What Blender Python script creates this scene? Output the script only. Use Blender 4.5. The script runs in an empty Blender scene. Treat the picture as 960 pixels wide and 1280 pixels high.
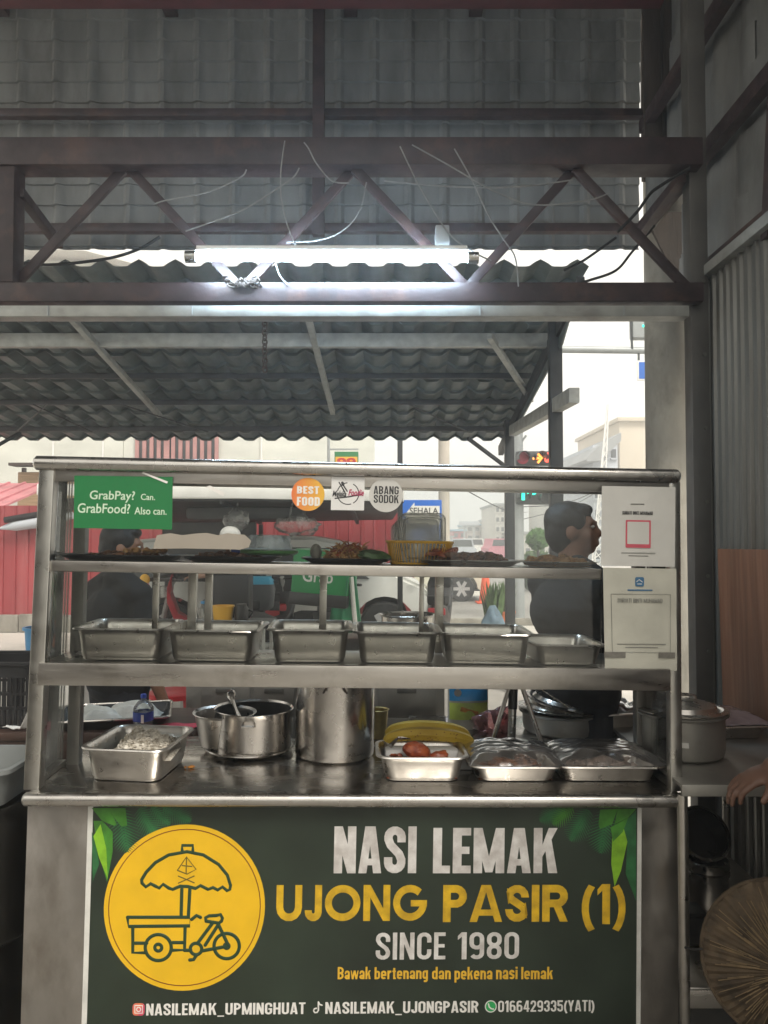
import bpy, bmesh, math, random
from mathutils import Vector, Matrix, Euler, noise

S = bpy.context.scene
R = math.radians
# ------------------------------------------------------------------ camera
F, CAMZ = 961.0, 1.52                      # focal length in photo pixels (960 x 1280), eye height
PITCH = math.atan(32 / F)
cam = bpy.data.cameras.new('camera')
cam.sensor_fit = 'VERTICAL'; cam.sensor_height = 36.0; cam.lens = 36.0 * F / 1280
cam.clip_start = 0.05; cam.clip_end = 2000
co = bpy.data.objects.new('camera', cam); S.collection.objects.link(co)
co.location = (0, 0, CAMZ); co.rotation_euler = (R(90) + PITCH, 0, 0)
S.camera = co
# ------------------------------------------------------------------ sky, sun, exposure
SUN_EL, SUN_AZ = R(52), R(150)
W = bpy.data.worlds.new('World'); S.world = W; W.use_nodes = True
nt = W.node_tree; nt.nodes.clear()
out = nt.nodes.new('ShaderNodeOutputWorld'); bg = nt.nodes.new('ShaderNodeBackground')
sky = nt.nodes.new('ShaderNodeTexSky'); sky.sky_type = 'NISHITA'; sky.sun_disc = False
sky.sun_elevation = SUN_EL; sky.sun_rotation = SUN_AZ; sky.dust_density = 6; sky.air_density = 1.2
tc = nt.nodes.new('ShaderNodeTexCoord')
mp = nt.nodes.new('ShaderNodeMapping'); mp.inputs['Scale'].default_value = (1, 1, 3.5)
nz = nt.nodes.new('ShaderNodeTexNoise'); nz.inputs['Scale'].default_value = 2.2; nz.inputs['Detail'].default_value = 5
cr = nt.nodes.new('ShaderNodeValToRGB')
cr.color_ramp.elements[0].position = .3; cr.color_ramp.elements[0].color = (9.6, 9.1, 8.0, 1)
cr.color_ramp.elements[1].position = .75; cr.color_ramp.elements[1].color = (11.8, 11.3, 10.2, 1)
mx = nt.nodes.new('ShaderNodeMixRGB'); mx.inputs[0].default_value = .88
nt.links.new(tc.outputs['Generated'], mp.inputs[0]); nt.links.new(mp.outputs[0], nz.inputs['Vector'])
nt.links.new(nz.outputs['Fac'], cr.inputs[0])
nt.links.new(sky.outputs[0], mx.inputs[1]); nt.links.new(cr.outputs[0], mx.inputs[2])
nt.links.new(mx.outputs[0], bg.inputs['Color']); bg.inputs['Strength'].default_value = .064
nt.links.new(bg.outputs[0], out.inputs[0])
sl = bpy.data.lights.new('sun', 'SUN'); sl.energy = 1.5; sl.angle = R(20); sl.color = (1, .95, .87)
so = bpy.data.objects.new('sun', sl); S.collection.objects.link(so)
# Nishita: rotation measured from +Y towards +X
sd = Vector((math.sin(SUN_AZ) * math.cos(SUN_EL), math.cos(SUN_AZ) * math.cos(SUN_EL), math.sin(SUN_EL)))
so.rotation_euler = sd.to_track_quat('Z', 'Y').to_euler()
so.location = sd * 60
S.view_settings.view_transform = 'Standard'; S.view_settings.look = 'None'
S.view_settings.gamma = 1; S.view_settings.exposure = 1.2; S.view_settings.use_curve_mapping = False
S.cycles.max_bounces = 10; S.cycles.transparent_max_bounces = 16; S.cycles.caustics_reflective = False
S.cycles.sample_clamp_indirect = 6

# ------------------------------------------------------------------ pixel helpers (photo pixels -> world)
def ray(px, py):
    x, z = (px - 480) / F, (640 - py) / F
    c, s = math.cos(PITCH), math.sin(PITCH)
    return Vector((x, c - s * z, s + c * z))
def P(px, py, Y):
    d = ray(px, py); t = Y / d.y
    return Vector((d.x * t, Y, CAMZ + d.z * t))

# ------------------------------------------------------------------ materials
def lk(t, a, b): t.links.new(a, b)
def mat(name, col, rough=.6, metal=0.0, var=.12, scale=6, bump=0.0, bscale=60, stretch=(1, 1, 1), rvar=0.0,
        col2=None, stain=None, spec=.5, alpha=1.0, trans=0.0, emit=None, estr=0.0, detail=5, sss=0.0):
    m = bpy.data.materials.new(name); m.use_nodes = True
    t = m.node_tree; b = t.nodes['Principled BSDF']
    b.inputs['Metallic'].default_value = metal; b.inputs['Roughness'].default_value = rough
    b.inputs['Specular IOR Level'].default_value = spec
    b.inputs['Alpha'].default_value = alpha; b.inputs['Transmission Weight'].default_value = trans
    c1 = tuple(max(0, c * (1 - var)) for c in col); c2 = col2 or tuple(min(1, c * (1 + var)) for c in col)
    tc = t.nodes.new('ShaderNodeTexCoord'); mp = t.nodes.new('ShaderNodeMapping'); mp.inputs['Scale'].default_value = stretch
    lk(t, tc.outputs['Object'], mp.inputs[0])
    if var > 0 or col2:
        n = t.nodes.new('ShaderNodeTexNoise'); n.inputs['Scale'].default_value = scale; n.inputs['Detail'].default_value = detail
        r = t.nodes.new('ShaderNodeValToRGB')
        r.color_ramp.elements[0].position = .32; r.color_ramp.elements[0].color = (*c1, 1)
        r.color_ramp.elements[1].position = .68; r.color_ramp.elements[1].color = (*c2, 1)
        lk(t, mp.outputs[0], n.inputs['Vector']); lk(t, n.outputs['Fac'], r.inputs[0]); lk(t, r.outputs[0], b.inputs['Base Color'])
        if rvar:
            mm = t.nodes.new('ShaderNodeMapRange')
            mm.inputs['From Min'].default_value = .3; mm.inputs['From Max'].default_value = .7
            mm.inputs['To Min'].default_value = max(0, rough - rvar); mm.inputs['To Max'].default_value = min(1, rough + rvar)
            n2 = t.nodes.new('ShaderNodeTexNoise'); n2.inputs['Scale'].default_value = scale * 1.7; n2.inputs['Detail'].default_value = 6
            lk(t, mp.outputs[0], n2.inputs['Vector']); lk(t, n2.outputs['Fac'], mm.inputs['Value']); lk(t, mm.outputs[0], b.inputs['Roughness'])
    else:
        b.inputs['Base Color'].default_value = (*col, 1)
    if stain:                                   # stain = (colour, scale, amount, (stretch)) : patches of rust, dirt or grease
        n = t.nodes.new('ShaderNodeTexNoise'); n.inputs['Scale'].default_value = stain[1]; n.inputs['Detail'].default_value = 8; n.inputs['Roughness'].default_value = .65
        m3 = t.nodes.new('ShaderNodeMapping'); m3.inputs['Scale'].default_value = stain[3]; m3.inputs['Location'].default_value = (3.1, 1.7, .4)
        r2 = t.nodes.new('ShaderNodeMapRange'); r2.inputs['From Min'].default_value = .52; r2.inputs['From Max'].default_value = .72; r2.inputs['To Max'].default_value = stain[2]
        mxx = t.nodes.new('ShaderNodeMixRGB'); mxx.inputs[2].default_value = (*stain[0], 1)
        lk(t, tc.outputs['Object'], m3.inputs[0]); lk(t, m3.outputs[0], n.inputs['Vector']); lk(t, n.outputs['Fac'], r2.inputs['Value']); lk(t, r2.outputs[0], mxx.inputs[0])
        src = b.inputs['Base Color'].links[0].from_socket if b.inputs['Base Color'].links else None
        if src: lk(t, src, mxx.inputs[1])
        else: mxx.inputs[1].default_value = (*col, 1)
        lk(t, mxx.outputs[0], b.inputs['Base Color'])
    if bump:
        n = t.nodes.new('ShaderNodeTexNoise'); n.inputs['Scale'].default_value = bscale; n.inputs['Detail'].default_value = 6
        bp = t.nodes.new('ShaderNodeBump'); bp.inputs['Strength'].default_value = bump; bp.inputs['Distance'].default_value = .01
        lk(t, mp.outputs[0], n.inputs['Vector']); lk(t, n.outputs['Fac'], bp.inputs['Height']); lk(t, bp.outputs[0], b.inputs['Normal'])
    if emit:
        b.inputs['Emission Color'].default_value = (*emit, 1); b.inputs['Emission Strength'].default_value = estr
    if sss:
        b.inputs['Subsurface Weight'].default_value = sss; b.inputs['Subsurface Radius'].default_value = (.01, .004, .002)
    return m
def glassy(name, tint=(.97, .98, .97), rough=.02, refl=1.0, film=0.0, filmcol=(.7, .7, .66), scale=7):
    """thin clear sheet: transparent + fresnel reflection + an uneven dusty film"""
    m = bpy.data.materials.new(name); m.use_nodes = True
    t = m.node_tree; t.nodes.clear()
    o = t.nodes.new('ShaderNodeOutputMaterial'); tr = t.nodes.new('ShaderNodeBsdfTransparent'); tr.inputs[0].default_value = (*tint, 1)
    gl = t.nodes.new('ShaderNodeBsdfGlossy'); gl.inputs['Roughness'].default_value = rough; gl.inputs[0].default_value = (refl, refl, refl, 1)
    fr = t.nodes.new('ShaderNodeFresnel'); fr.inputs[0].default_value = 1.45
    m1 = t.nodes.new('ShaderNodeMixShader'); lk(t, fr.outputs[0], m1.inputs[0]); lk(t, tr.outputs[0], m1.inputs[1]); lk(t, gl.outputs[0], m1.inputs[2])
    last = m1
    if film:
        df0 = t.nodes.new('ShaderNodeBsdfDiffuse'); df0.inputs[0].default_value = (*filmcol, 1)
        dt = t.nodes.new('ShaderNodeBsdfTranslucent'); dt.inputs[0].default_value = (*filmcol, 1); df = t.nodes.new('ShaderNodeMixShader'); df.inputs[0].default_value = .5
        lk(t, df0.outputs[0], df.inputs[1]); lk(t, dt.outputs[0], df.inputs[2])
        tc = t.nodes.new('ShaderNodeTexCoord'); n = t.nodes.new('ShaderNodeTexNoise'); n.inputs['Scale'].default_value = scale; n.inputs['Detail'].default_value = 7
        mr = t.nodes.new('ShaderNodeMapRange'); mr.inputs['From Min'].default_value = .4; mr.inputs['From Max'].default_value = .8
        mr.inputs['To Min'].default_value = film * .3; mr.inputs['To Max'].default_value = film * 1.8
        lk(t, tc.outputs['Object'], n.inputs['Vector']); lk(t, n.outputs['Fac'], mr.inputs['Value'])
        m2 = t.nodes.new('ShaderNodeMixShader'); lk(t, mr.outputs[0], m2.inputs[0]); lk(t, m1.outputs[0], m2.inputs[1]); lk(t, df.outputs[0], m2.inputs[2])
        last = m2
    lk(t, last.outputs[0], o.inputs[0]); return m

M = {}
M['steel'] = mat('stainless_steel', (.48, .455, .42), .34, 1, .10, 3, .06, 7, (1, 1, 6), .11, stain=((.22, .19, .15), 9, .45, (1, 1, 1)))
M['steel_top'] = mat('worn_steel_top', (.48, .46, .43), .24, 1, .14, 5, .10, 9, (1, 2, 1), .12, stain=((.2, .17, .13), 6, .5, (1, 1, 1)))
M['steel_panel'] = mat('brushed_steel_panel', (.46, .435, .405), .42, 1, .16, 7, .12, 5, (1, 1, .6), .14, stain=((.20, .165, .13), 5, .55, (1, 1, .5)))
M['steel_pan'] = mat('pan_steel', (.52, .495, .46), .34, 1, .08, 14, .05, 8, (1, 1, 1), .10, stain=((.25, .22, .18), 14, .35, (1, 1, 1)))
M['steel_pot'] = mat('pot_steel', (.52, .495, .465), .24, 1, .10, 6, .10, 9, (1, 1, 1), .10, stain=((.22, .19, .15), 10, .4, (1, 1, .5)))
M['dull_steel'] = mat('dull_steel', (.33, .32, .295), .5, .9, .12, 6, .06, 14, rvar=.08, stain=((.2, .18, .15), 8, .4, (1, 1, 1)))
M['chrome'] = mat('polished_rail', (.47, .45, .42), .27, 1, .08, 8, .10, 12, (1, 1, 1), .09, stain=((.2, .17, .14), 12, .4, (1, 1, 1)))
M['alu'] = mat('aluminium', (.42, .41, .38), .32, 1, .1, 10, .05, 14, rvar=.08, stain=((.2, .18, .15), 10, .4, (1, 1, .3)))
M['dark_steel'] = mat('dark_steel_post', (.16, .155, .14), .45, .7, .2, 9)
M['galv'] = mat('galvanised_beam', (.36, .37, .35), .5, .35, .18, 12, .08, 40, rvar=.1, stain=((.17, .15, .13), 5, .6, (.5, 1, 1)))
M['maroon'] = mat('maroon_truss_paint', (.034, .020, .022), .5, 0, .3, 8, .15, 40, rvar=.1, col2=(.052, .032, .033), stain=((.12, .06, .04), 7, .5, (1, 1, 1)))
M['clad'] = mat('grey_tile_sheet', (.21, .215, .21), .5, .1, .25, 5, .12, 60, (1, 1, .3), .1, stain=((.09, .085, .078), 2.2, .7, (1.5, 1, .5)))
M['awning'] = mat('dark_green_tile_sheet', (.095, .115, .112), .42, .15, .3, 4, .12, 50, rvar=.1, stain=((.19, .19, .17), 3, .5, (2.5, .5, 1)))
M['soffit'] = mat('grey_roof_sheet', (.10, .10, .10), .7, 0, .2, 3)
M['siding'] = mat('grey_metal_siding', (.155, .154, .14), .42, .35, .25, 3, .1, 30, (1, 1, .25), .12, stain=((.10, .085, .065), 2, .6, (2, 3, .3)))
M['black_steel'] = mat('black_painted_steel', (.035, .038, .04), .5, 0, .25, 9, .1, 50)
M['wood_dark'] = mat('weathered_dark_plank', (.045, .034, .026), .75, 0, .35, 4, .3, 30, (5, 5, .5))
M['board'] = mat('wood_grain_board', (.20, .085, .045), .42, 0, .22, 3.0, .1, 20, (9, 9, .45), .1, col2=(.26, .12, .068))
M['conc'] = mat('concrete_pole', (.27, .255, .22), .9, 0, .25, 5, .35, 40, (1, 1, .4), stain=((.13, .12, .10), 4, .8, (1, 1, .5)))
M['floor'] = mat('wet_concrete_floor', (.26, .245, .22), .6, 0, .25, 2.5, .2, 25, rvar=.2)
M['pave'] = mat('pale_pavement', (.48, .455, .41), .9, 0, .15, 1.2, .2, 12, stain=((.3, .28, .25), .8, .6, (1, 1, 1)))
M['asphalt'] = mat('worn_asphalt', (.26, .25, .235), .9, 0, .15, .8, .2, 30)
M['white_paint'] = mat('white_paint', (.78, .77, .74), .55, 0, .06, 5)
M['white_wall'] = mat('old_white_wall', (.62, .63, .57), .85, 0, .10, 1.1, .1, 8, (1, 1, 2.5))
M['red_sheet'] = mat('red_metal_sheet', (.29, .042, .048), .5, .1, .18, 1.8, .06, 20, (1, 1, .35), .1, stain=((.40, .13, .13), 1.5, .45, (2, 1, .3)))
M['pink_sheet'] = mat('faded_red_roof_sheet', (.46, .17, .19), .5, .1, .2, 2, .06, 20)
M['green'] = mat('green_print', (.012, .16, .045), .4, 0, .05, 4)
M['grab'] = mat('green_vinyl', (.01, .22, .06), .5, 0, .1, 4)
M['white_ink'] = mat('white_print', (.74, .72, .68), .6, 0, .06, 60)
M['worn_white'] = mat('scuffed_white_lettering', (.52, .48, .45), .65, 0, .1, 30, col2=(.72, .70, .67), detail=9)
M['yellow_ink'] = mat('scuffed_yellow_lettering', (.60, .36, .015), .55, 0, .25, 30, col2=(.74, .46, .015), detail=9)
M['disc'] = mat('yellow_printed_disc', (.74, .44, .01), .5, 0, .06, 14, detail=9)
M['dkgreen'] = mat('dark_green_ink', (.014, .045, .018), .55, 0, .1, 8)
M['banner'] = mat('dark_green_banner_vinyl', (.018, .028, .018), .42, 0, .28, 5, .04, 12, rvar=.12, detail=9)
M['banner_edge'] = mat('off_white_banner_edge', (.60, .59, .55), .6, 0, .12, 20)
M['brown_ink'] = mat('brown_ring_ink', (.20, .06, .008), .5, 0, .1, 8)
M['leaf'] = mat('printed_leaf_green', (.05, .20, .02), .5, 0, .3, 30)
M['leaf_lime'] = mat('printed_lime_leaf', (.20, .42, .02), .5, 0, .3, 25)
M['leaf_dark'] = mat('printed_dark_leaf', (.022, .12, .038), .5, 0, .3, 30)
M['paper'] = mat('off_white_paper', (.66, .65, .61), .75, 0, .05, 12, .1, 25)
M['paper_old'] = mat('yellowed_paper', (.56, .55, .47), .75, 0, .10, 9, .18, 18)
M['ink'] = mat('black_ink', (.03, .03, .03), .6, 0, .1, 20)
M['grey_ink'] = mat('grey_ink', (.22, .22, .2), .6, 0, .1, 20)
M['red_ink'] = mat('pink_red_ink', (.62, .10, .14), .6, 0, .06, 20)
M['blue_ink'] = mat('blue_icon_ink', (.05, .16, .30), .6, 0, .06, 20)
M['tape'] = mat('grey_tape', (.20, .19, .165), .5, 0, .3, 40)
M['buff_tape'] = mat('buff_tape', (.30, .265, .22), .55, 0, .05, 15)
M['sticker_grey'] = mat('grey_sticker', (.56, .55, .52), .55, 0, .05, 20)
M['orange_sticker'] = mat('orange_sticker', (.72, .20, .04), .5, 0, .02, 8)
M['glass'] = glassy('cabinet_glass', refl=.5, film=.006)
M['side_glass'] = glassy('side_glass', film=.06)
M['clear'] = glassy('clear_plastic', (.93, .94, .93), .12, film=.12, filmcol=(.8, .8, .78), scale=25)
M['cling'] = glassy('cling_film', (.93, .92, .91), .16, .8, film=.14, filmcol=(.75, .72, .70), scale=18)
M['frost'] = glassy('frosted_lid_plastic', (.92, .93, .91), .25, .6, film=.28, filmcol=(.9, .9, .87), scale=12)
M['lid_plastic'] = glassy('translucent_lid_plastic', (.96, .96, .95), .3, .6, film=.30, filmcol=(.98, .97, .94), scale=3)
M['skin'] = mat('brown_skin', (.22, .11, .068), .5, 0, .12, 14, .06, 90, sss=.05)
M['skin_dark'] = mat('dark_brown_skin', (.115, .058, .038), .5, 0, .14, 14, .08, 90, sss=.05)
M['black_cloth'] = mat('black_cloth', (.011, .0115, .012), .9, 0, .2, 8, .3, 20)
M['navy_cloth'] = mat('dark_trouser_cloth', (.02, .022, .028), .9, 0, .2, 8, .25, 30)
M['hair'] = mat('black_hair', (.007, .0065, .006), .6, 0, .3, 40, .25, 160, (1, 1, .2))
M['eye'] = mat('eye_white', (.6, .58, .55), .3, 0, 0)
M['black_plastic'] = mat('black_plastic', (.018, .018, .019), .4, 0, .2, 9)
M['dark_tray'] = mat('dark_tray', (.03, .03, .03), .35, .2, .2, 9)
M['grey_plastic'] = mat('grey_plastic_tub', (.17, .18, .175), .45, 0, .12, 5)
M['yellow_plastic'] = mat('yellow_plastic', (.76, .42, .04), .45, 0, .08, 7)
M['blue_plastic'] = mat('blue_plastic', (.02, .20, .42), .45, 0, .08, 7)
M['red_plastic'] = mat('red_plastic', (.45, .02, .03), .4, 0, .08, 7)
M['red_cloth'] = mat('pink_red_cloth', (.52, .06, .09), .8, 0, .15, 7, .2, 60)
M['rag'] = mat('off_white_rag', (.60, .58, .52), .9, 0, .2, 10, .3, 60)
M['tissue'] = mat('white_tissue', (.7, .68, .64), .85, 0, .05, 10, .15, 40)
M['food_brown'] = mat('dark_brown_food', (.10, .04, .02), .5, 0, .5, 45, .4, 60, col2=(.22, .09, .035))
M['food_red'] = mat('chilli_red_food', (.26, .035, .015), .35, 0, .4, 50, .4, 70, col2=(.36, .09, .03))
M['food_fried'] = mat('golden_fried_food', (.36, .17, .05), .6, 0, .4, 45, .4, 60, col2=(.5, .28, .10))
M['food_green'] = mat('green_vegetable', (.05, .11, .03), .5, 0, .4, 40)
M['food_mix'] = mat('shredded_anchovy_peanut', (.50, .42, .30), .7, 0, .5, 70, .6, 90, col2=(.80, .75, .66), detail=9)
M['banana_skin'] = mat('ripe_yellow_peel', (.55, .36, .03), .5, 0, .15, 12, col2=(.64, .44, .05))
M['hat'] = mat('woven_straw', (.06, .040, .022), .8, 0, .45, 22, .5, 60, col2=(.11, .075, .042))
M['tyre'] = mat('tyre_rubber', (.02, .02, .02), .8, 0, .2, 12)
M['rim'] = mat('alloy_rim', (.42, .42, .42), .4, .1, .05, 8)
M['car_white'] = mat('white_car_paint', (.62, .62, .58), .25, 0, .04, 2, rvar=.03)
M['car_cream'] = mat('pale_car_paint', (.66, .64, .52), .25, 0, .04, 2, rvar=.03)
M['car_glass'] = mat('dark_car_glass', (.03, .035, .035), .08, 0, 0)
M['cone'] = mat('orange_cone_plastic', (.75, .09, .02), .45, 0, .08, 6)
M['terracotta'] = mat('orange_pot', (.50, .14, .05), .7, 0, .1, 8)
M['plant'] = mat('plant_leaf', (.06, .11, .03), .55, 0, .4, 15)
M['topiary'] = mat('topiary_leaf', (.07, .17, .03), .6, 0, .4, 8)
M['blue_sign'] = mat('blue_sign_face', (.02, .13, .52), .4, 0, .04, 4)
M['beige_wall'] = mat('beige_render', (.60, .53, .42), .85, 0, .06, .4)
M['cool_wall'] = mat('cool_grey_wall', (.45, .48, .52), .7, 0, .1, .5)
M['roof_grey'] = mat('grey_roof', (.28, .29, .29), .7, 0, .12, .8)
M['pale_wall'] = mat('pale_far_wall', (.56, .54, .49), .9, 0, .1, .3)
M['far_blue'] = mat('far_blue_roof', (.20, .38, .50), .7, 0, .1, .3)
M['win_dark'] = mat('dark_window', (.06, .065, .07), .2, 0, .2, 1)
M['bag_blue'] = mat('blue_grey_bag', (.11, .17, .22), .6, 0, .3, 10, .3, 20)
M['hivis'] = mat('green_rain_jacket', (.02, .20, .09), .55, 0, .3, 7, .4, 12)
M['pink_cloth'] = mat('pink_cloth', (.62, .20, .26), .8, 0, .1, 7)
M['red_shirt'] = mat('red_shirt_cloth', (.38, .03, .05), .85, 0, .15, 7, .2, 25)
M['dark_tarp'] = mat('dark_tarp', (.045, .045, .042), .6, 0, .3, 5, .3, 9)
M['water_blue'] = mat('blue_bottle_label', (.02, .05, .26), .35, 0, .1, 30)
M['cap_blue'] = mat('blue_bottle_cap', (.02, .06, .38), .4, 0, 0)
M['cable_white'] = mat('pale_cable', (.26, .26, .25), .5, 0, .2, 20)
M['cable_black'] = mat('black_cable', (.02, .02, .02), .6, 0, .1, 20)
M['chain'] = mat('rusty_chain', (.10, .08, .07), .55, .6, .3, 60)
M['tube_glow'] = mat('lit_tube', (.9, .95, 1), .4, 0, 0, emit=(.62, .82, 1.0), estr=62)
M['lamp_red'] = mat('lit_red_signal', (.5, .02, .02), .4, 0, 0, emit=(1, .10, .06), estr=1.3)
M['lamp_red_dim'] = mat('dim_red_lens', (.42, .03, .06), .3, 0, .1, 5)
M['lamp_green'] = mat('lit_green_signal', (.02, .5, .3), .4, 0, 0, emit=(.02, .95, .62), estr=1.1)
M['signal_case'] = mat('dark_signal_case', (.05, .055, .055), .5, 0, .15, 6)
M['pole_grey'] = mat('grey_steel_pole', (.34, .36, .36), .5, .3, .1, 6)
M['bag_pack'] = mat('printed_food_bag', (.60, .58, .5), .25, 0, .3, 8)
M['lime'] = mat('lime_print', (.58, .72, .14), .3, 0, .25, 14)
M['sky_print'] = mat('blue_print', (.03, .34, .72), .3, 0, .1, 9)
M['pinkbag'] = glassy('pinkish_plastic_bag', (.80, .55, .55), .15, film=.5, filmcol=(.62, .34, .34), scale=16)

# ------------------------------------------------------------------ mesh building
class MB:
    def __init__(s): s.bm = bmesh.new()
    def _add(s, verts, faces):
        v = [s.bm.verts.new(p) for p in verts]
        for f in faces:
            try: s.bm.faces.new([v[i] for i in f])
            except ValueError: pass
        return s
    def obox(s, mtx, size, bevel=0.0, seg=2):
        b = bmesh.new(); bmesh.ops.create_cube(b, size=1)
        for v in b.verts: v.co = Vector((v.co.x * size[0], v.co.y * size[1], v.co.z * size[2]))
        if bevel: bmesh.ops.bevel(b, geom=b.edges[:], offset=bevel, segments=seg, affect='EDGES', profile=.6)
        s.merge(b, mtx); return s
    def box(s, a, b, bevel=0.0, seg=2):
        a, b = Vector(a), Vector(b)
        return s.obox(Matrix.Translation((a + b) / 2), [abs(x) for x in (b - a)], bevel, seg)
    def merge(s, b, mtx=None):
        b.verts.index_update(); m = mtx or Matrix()
        s._add([m @ v.co for v in b.verts], [[v.index for v in f.verts] for f in b.faces]); b.free()
    def bar(s, p0, p1, w, h, up=(0, 0, 1), bevel=0.0):
        p0, p1 = Vector(p0), Vector(p1); d = p1 - p0; L = d.length; d.normalize()
        u = Vector(up); x = d.cross(u)
        if x.length < 1e-4: x = d.cross(Vector((0, 1, 0)))
        x.normalize(); z = x.cross(d).normalized()
        m = Matrix((x, d, z)).transposed().to_4x4(); m.translation = (p0 + p1) / 2
        return s.obox(m, (w, L, h), bevel)
    def tube(s, pts, r, seg=8, caps=True, flat=None):
        pts = [Vector(p) for p in pts]; n = len(pts); rs = r if isinstance(r, (list, tuple)) else [r] * n
        rings = []; ref = None
        for i, p in enumerate(pts):
            d = (pts[min(i + 1, n - 1)] - pts[max(i - 1, 0)])
            if d.length < 1e-9: d = Vector((0, 0, 1))
            d.normalize()
            if ref is None:
                ref = d.orthogonal() if abs(d.z) > .9 else d.cross(Vector((0, 0, 1)))
            a = (ref - d * ref.dot(d))
            if a.length < 1e-6: a = d.orthogonal()
            a.normalize(); ref = a; b = d.cross(a)
            rings.append([p + (a * math.cos(t) + b * math.sin(t)) * rs[i] for t in (2 * math.pi * k / seg for k in range(seg))])
        vs = [v for q in rings for v in q]; fs = []
        for i in range(n - 1):
            for k in range(seg):
                fs.append((i * seg + k, i * seg + (k + 1) % seg, (i + 1) * seg + (k + 1) % seg, (i + 1) * seg + k))
        if caps: fs += [tuple(reversed(range(seg))), tuple((n - 1) * seg + k for k in range(seg))]
        return s._add(vs, fs)
    def cyl(s, p0, p1, r0, r1=None, seg=20): return s.tube([p0, p1], [r0, r0 if r1 is None else r1], seg)
    def lathe(s, prof, seg=32, mtx=None, cap0=True):
        m = mtx or Matrix(); vs = []; fs = []; n = len(prof)
        for (r, z) in prof:
            r = max(r, 1e-4)
            vs += [m @ Vector((r * math.cos(2 * math.pi * k / seg), r * math.sin(2 * math.pi * k / seg), z)) for k in range(seg)]
        for i in range(n - 1):
            for k in range(seg):
                fs.append((i * seg + k, i * seg + (k + 1) % seg, (i + 1) * seg + (k + 1) % seg, (i + 1) * seg + k))
        if cap0: fs.append(tuple(reversed(range(seg))))
        fs.append(tuple((n - 1) * seg + k for k in range(seg)))
        return s._add(vs, fs)
    def ell(s, c, r, seg=16, rot=None, jitter=0.0, seed=0):
        b = bmesh.new(); bmesh.ops.create_uvsphere(b, u_segments=seg, v_segments=max(6, seg // 2 + 1), radius=1)
        if not isinstance(r, (tuple, list)): r = (r, r, r)
        for v in b.verts:
            k = 1 + (jitter * noise.noise(v.co * 2.3 + Vector((seed, seed * .7, 0))) if jitter else 0)
            v.co = Vector((v.co.x * r[0], v.co.y * r[1], v.co.z * r[2])) * k
        m = Matrix.Translation(c) @ (rot.to_matrix().to_4x4() if rot else Matrix())
        s.merge(b, m); return s
    def prism(s, pts, o, ax, ay, an, t):
        """polygon pts (2-D) on axes ax, ay from o, extruded by t along an"""
        o, ax, ay, an = Vector(o), Vector(ax), Vector(ay), Vector(an); n = len(pts)
        lo = [o + ax * x + ay * y for x, y in pts]; hi = [p + an * t for p in lo]
        return s._add(lo + hi, [tuple(range(n)), tuple(range(2 * n - 1, n - 1, -1))] + [(i, n + i, n + (i + 1) % n, (i + 1) % n) for i in range(n)])
    def loft(s, loops, cap0=True, cap1=True):
        n = len(loops[0]); vs = [v for l in loops for v in l]; fs = []
        for i in range(len(loops) - 1):
            for k in range(n): fs.append((i * n + k, i * n + (k + 1) % n, (i + 1) * n + (k + 1) % n, (i + 1) * n + k))
        if cap0: fs.append(tuple(reversed(range(n))))
        if cap1: fs.append(tuple((len(loops) - 1) * n + k for k in range(n)))
        return s._add(vs, fs)
    def grid(s, fn, nu, nv):
        vs = [fn(i / nu, j / nv) for j in range(nv + 1) for i in range(nu + 1)]
        fs = [(j * (nu + 1) + i, j * (nu + 1) + i + 1, (j + 1) * (nu + 1) + i + 1, (j + 1) * (nu + 1) + i) for j in range(nv) for i in range(nu)]
        return s._add(vs, fs)
    def thick(s, t):
        bmesh.ops.recalc_face_normals(s.bm, faces=s.bm.faces[:])
        bmesh.ops.solidify(s.bm, geom=s.bm.faces[:], thickness=t); return s
    def build(s, name, m, parent=None, smooth=35, recalc=True):
        if recalc: bmesh.ops.recalc_face_normals(s.bm, faces=s.bm.faces[:])
        me = bpy.data.meshes.new(name); s.bm.to_mesh(me); s.bm.free()
        me.materials.append(M[m] if isinstance(m, str) else m)
        if smooth:
            me.polygons.foreach_set('use_smooth', [True] * len(me.polygons)); me.set_sharp_from_angle(angle=R(smooth))
        o = bpy.data.objects.new(name, me); S.collection.objects.link(o)
        if parent: o.parent = parent
        return o
def tag(o, label, cat, group=None, kind=None):
    if label: o['label'] = label
    if cat: o['category'] = cat
    if group: o['group'] = group
    if kind: o['kind'] = kind
    return o
def thing(name, label, cat, mtx=None, group=None):
    o = bpy.data.objects.new(name, None); S.collection.objects.link(o); o.empty_display_size = .1
    if mtx is not None: o.matrix_basis = mtx if isinstance(mtx, Matrix) else Matrix.Translation(mtx)
    return tag(o, label, cat, group)
def structure(o): o['kind'] = 'structure'; return o
def copy_thing(o, mtx, label, group=None):
    c = o.copy(); S.collection.objects.link(c); c.matrix_basis = mtx; c['label'] = label
    if group: c['group'] = group
    def rec(a, b):
        for ch in list(a.children):
            d = ch.copy(); S.collection.objects.link(d); d.parent = b; rec(ch, d)
    rec(o, c); return c
def TR(x, y, z, rz=0, rx=0, ry=0): return Matrix.Translation((x, y, z)) @ Euler((rx, ry, rz)).to_matrix().to_4x4()
def smoothpts(pts, n=6):
    pts = [Vector(p) for p in pts]
    if len(pts) < 3: return pts
    o = []
    for i in range(len(pts) - 1):
        p0, p1, p2, p3 = pts[max(i - 1, 0)], pts[i], pts[i + 1], pts[min(i + 2, len(pts) - 1)]
        for k in range(n):
            t = k / n
            o.append(.5 * ((2 * p1) + (p2 - p0) * t + (2 * p0 - 5 * p1 + 4 * p2 - p3) * t * t + (3 * p1 - p0 - 3 * p2 + p3) * t ** 3))
    o.append(pts[-1]); return o
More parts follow.
